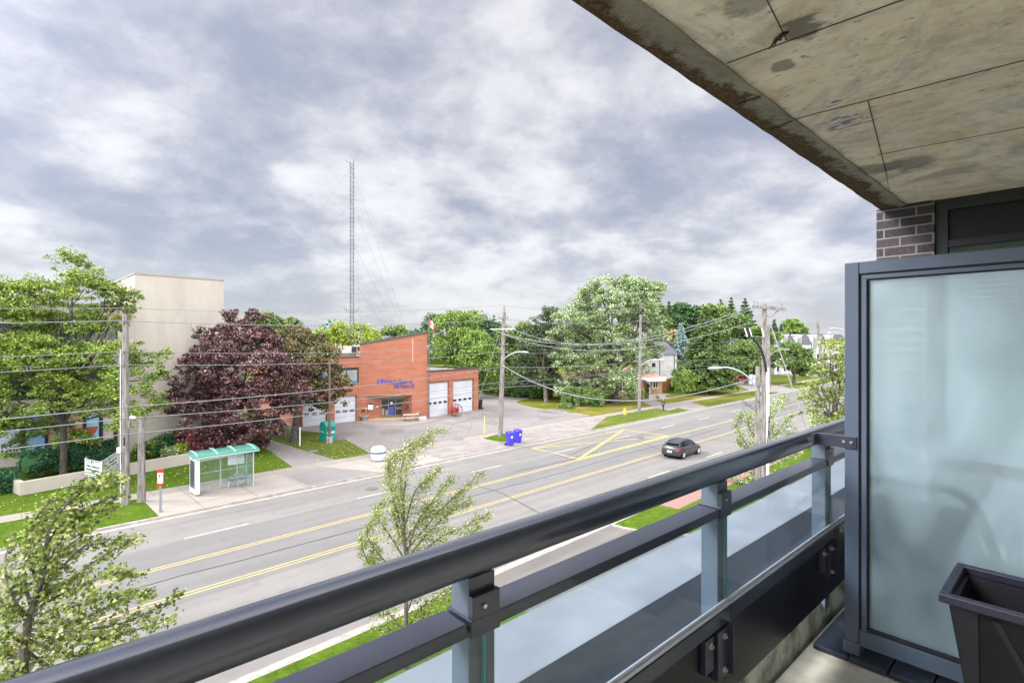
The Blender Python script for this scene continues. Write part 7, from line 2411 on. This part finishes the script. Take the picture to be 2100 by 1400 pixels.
# wind blown saplings close to the balcony
def sapling(name, label, base, trunk_px, plumes, Y, leafm, leaf=.13, dens=46, tr=.07, group='wind blown saplings on the near verge', shape=1, sway=None):
    base = Vector(base)
    t = thing(name, label, 'tree', base, group)
    mb = MB()
    tp = [base] + [P(x, y, Y) for x, y in trunk_px]
    k = len(tp)
    mb.tube(tp, [tr * (1 - .72 * i / (k - 1)) for i in range(k)], 8)
    cen, al = [], []
    px = Y / F
    for pl in plumes:
        pts, wd = pl[0], pl[1]
        dy = [random.uniform(-.9, .9) * (i / max(1, len(pts) - 1)) for i in range(len(pts))] if len(pl) < 3 else [pl[2] * i / (len(pts) - 1) for i in range(len(pts))]
        W3 = []
        for (x, y), d_ in zip(pts, dy):
            W3.append(P(x, y, Y + d_))
        # smooth the polyline
        S = []
        for i in range(len(W3) - 1):
            a = W3[max(i - 1, 0)]; b = W3[i]; c = W3[i + 1]; e = W3[min(i + 2, len(W3) - 1)]
            for q in range(8):
                u = q / 8
                S.append(.5 * ((2 * b) + (c - a) * u + (2 * a - 5 * b + 4 * c - e) * u * u + (3 * b - a - 3 * c + e) * u ** 3))
        S.append(W3[-1])
        mb.tube(S, [tr * .34 * (1 - .85 * i / (len(S) - 1)) + .004 for i in range(len(S))], 5, cap=False)
        L = sum((S[i + 1] - S[i]).length for i in range(len(S) - 1))
        wd3 = wd * px
        # twigs
        nt_ = max(4, int(L / .16))
        for j in range(nt_):
            f = .12 + .88 * j / nt_
            i = min(int(f * (len(S) - 1)), len(S) - 2)
            p = S[i]; d = (S[i + 1] - S[i]).normalized()
            r = wd3 * (1.15 - .75 * f) * random.uniform(.6, 1.1) * math.sin(min(1, f * 3 + .35) * math.pi / 2)
            o = Vector(unit(1)[0]); o = (o - d * o.dot(d)).normalized()
            e = p + o * r + d * r * 1.6 + Vector((r * .5, 0, 0))
            mb.tube([p, p.lerp(e, .5) + o * r * .12, e], [.006, .004, .002], 3, cap=False)
            n_ = int(dens * (r + .12) * 1.5)
            q = NR.rand(n_) ** .8
            c_ = np.array(p) * (1 - q)[:, None] + np.array(e) * q[:, None] + NR.normal(size=(n_, 3)) * (.05 + .16 * r)
            cen.append(c_)
            dv = np.array((d * .6 + Vector((.7, 0, .05))).normalized())
            al.append(np.tile(dv, (n_, 1)) + NR.normal(size=(n_, 3)) * .45)
    mb.build('trunk', M['bark'], t, smooth=True)
    cen = np.concatenate(cen); al = np.concatenate(al)
    leaf_mesh('crown', cen, leaf * NR.uniform(.6, 1.25, len(cen)), leafm, t, up=.5, asp=.62, along=al, amix=.6, shape=shape)
    return t


ns = 13.5
bE = Rn(832, ns)
sapling('street_sapling', 'wind swept sapling bending over the road before the litter bin', bE, [(833, 1250), (832, 1150), (829, 1080), (827, 1030), (832, 985)],
        [([(828, 1100), (805, 1010), (800, 950), (840, 912), (908, 880)], 26), ([(829, 1050), (822, 980), (835, 930), (880, 900)], 24), ([(830, 1090), (815, 1020), (796, 970), (800, 935)], 15), ([(830, 1080), (850, 1010), (875, 985), (905, 960)], 20),
         ([(831, 1110), (870, 1050), (900, 1010), (925, 975)], 22), ([(832, 1130), (890, 1060), (940, 1010), (992, 965)], 19), ([(832, 1150), (880, 1090), (930, 1045), (968, 1020)], 20), ([(832, 1170), (890, 1110), (950, 1080), (1006, 1050)], 18),
         ([(833, 1190), (900, 1150), (950, 1110), (985, 1075)], 17), ([(832, 1150), (795, 1090), (768, 1050), (790, 1028)], 18), ([(832, 1190), (780, 1140), (752, 1090), (775, 1055)], 18), ([(833, 1210), (775, 1180), (745, 1130), (742, 1100)], 17),
         ([(833, 1230), (790, 1190), (760, 1160), (770, 1110)], 17), ([(832, 1160), (845, 1100), (870, 1060), (895, 1040)], 22), ([(833, 1260), (860, 1200), (900, 1180), (940, 1160)], 20), ([(833, 1290), (870, 1240), (910, 1220), (930, 1210)], 18),
         ([(833, 1300), (800, 1260), (770, 1250), (745, 1262)], 16), ([(833, 1320), (800, 1290), (760, 1290)], 14), ([(833, 1320), (860, 1270), (900, 1262)], 14), ([(830, 1120), (812, 1070), (806, 1020)], 16)],
        bE.y, L_sapl, .066, 135, .075, shape=0)
bD = Rn(48, ns)
sapling('street_sapling', 'leafy maple sapling bending over the road near the for lease board', bD, [(48, 1330), (55, 1290), (66, 1250), (85, 1190), (95, 1120), (110, 1060), (125, 1040)],
        [([(95, 1120), (110, 1060), (150, 1010), (210, 985), (250, 990)], 24), ([(92, 1150), (120, 1080), (180, 1040), (255, 1010)], 24), ([(100, 1090), (130, 1040), (180, 1000), (215, 985)], 22), ([(66, 1250), (50, 1180), (60, 1110), (100, 1060)], 24),
         ([(60, 1270), (25, 1220), (10, 1150), (30, 1100)], 22), ([(70, 1240), (120, 1170), (190, 1110), (270, 1110)], 20), ([(75, 1230), (140, 1190), (210, 1140), (282, 1100)], 20), ([(70, 1250), (140, 1210), (220, 1180), (288, 1175)], 20),
         ([(66, 1260), (150, 1240), (230, 1220), (310, 1215)], 19), ([(64, 1275), (160, 1270), (250, 1230), (315, 1215)], 16), ([(60, 1290), (170, 1290), (270, 1270), (375, 1215)], 20), ([(58, 1300), (150, 1310), (240, 1300), (350, 1270)], 22),
         ([(56, 1310), (130, 1340), (180, 1340), (225, 1320)], 18), ([(55, 1320), (20, 1300), (5, 1260)], 22), ([(50, 1340), (10, 1340), (-20, 1300)], 22), ([(66, 1250), (90, 1180), (140, 1120), (190, 1080)], 24), ([(60, 1260), (20, 1250), (-10, 1210)], 20),
         ([(90, 1160), (130, 1100), (165, 1060), (240, 1040)], 22), ([(80, 1200), (60, 1140), (70, 1070), (110, 1020)], 20), ([(50, 1330), (90, 1360), (120, 1390)], 22), ([(48, 1360), (10, 1390), (-20, 1380)], 24)],
        bD.y, L_sapl, .078, 78, .09)
bF = Rn(1545, 14.0)
sapling('street_sapling', 'pale leaved sapling standing behind the double wooden pole', bF, [(1548, 960), (1550, 900), (1552, 860)],
        [([(1550, 940), (1525, 900), (1510, 870), (1520, 850)], 20), ([(1550, 960), (1530, 920), (1515, 905)], 18), ([(1550, 920), (1575, 870), (1590, 835), (1607, 815)], 20), ([(1550, 930), (1590, 890), (1622, 850)], 20),
         ([(1550, 950), (1590, 915), (1625, 885)], 16), ([(1550, 900), (1535, 870), (1540, 850)], 18), ([(1550, 960), (1600, 940), (1640, 925)], 16), ([(1550, 980), (1520, 950), (1505, 930)], 16), ([(1550, 890), (1565, 850), (1585, 825)], 20), ([(1550, 1000), (1600, 975), (1650, 960)], 18), ([(1550, 1000), (1510, 985), (1495, 975)], 16)],
        bF.y, L_sapl2, .13, 50, .1, shape=0)

# fallen leaves and tufts on the lawns
n = 900
ss = NR.uniform(-8, 30, n); nn = NR.uniform(41.6, 52, n)
cen = np.stack([ss * math.sin(TR) - nn * math.cos(TR), ss * math.cos(TR) + nn * math.sin(TR), np.full(n, .14)], 1)
o = leaf_mesh('fallen_leaves', cen, .13 * NR.uniform(.6, 1.2, n), leaf_mat('fallen leaf', [hx('#a8a05a'), hx('#c9bd86'), hx('#8f7a44')], .1), None, up=3, asp=.8)
tag(o, 'pale fallen leaves scattered over the far lawns', 'leaves', None, 'stuff')
o.data.update()
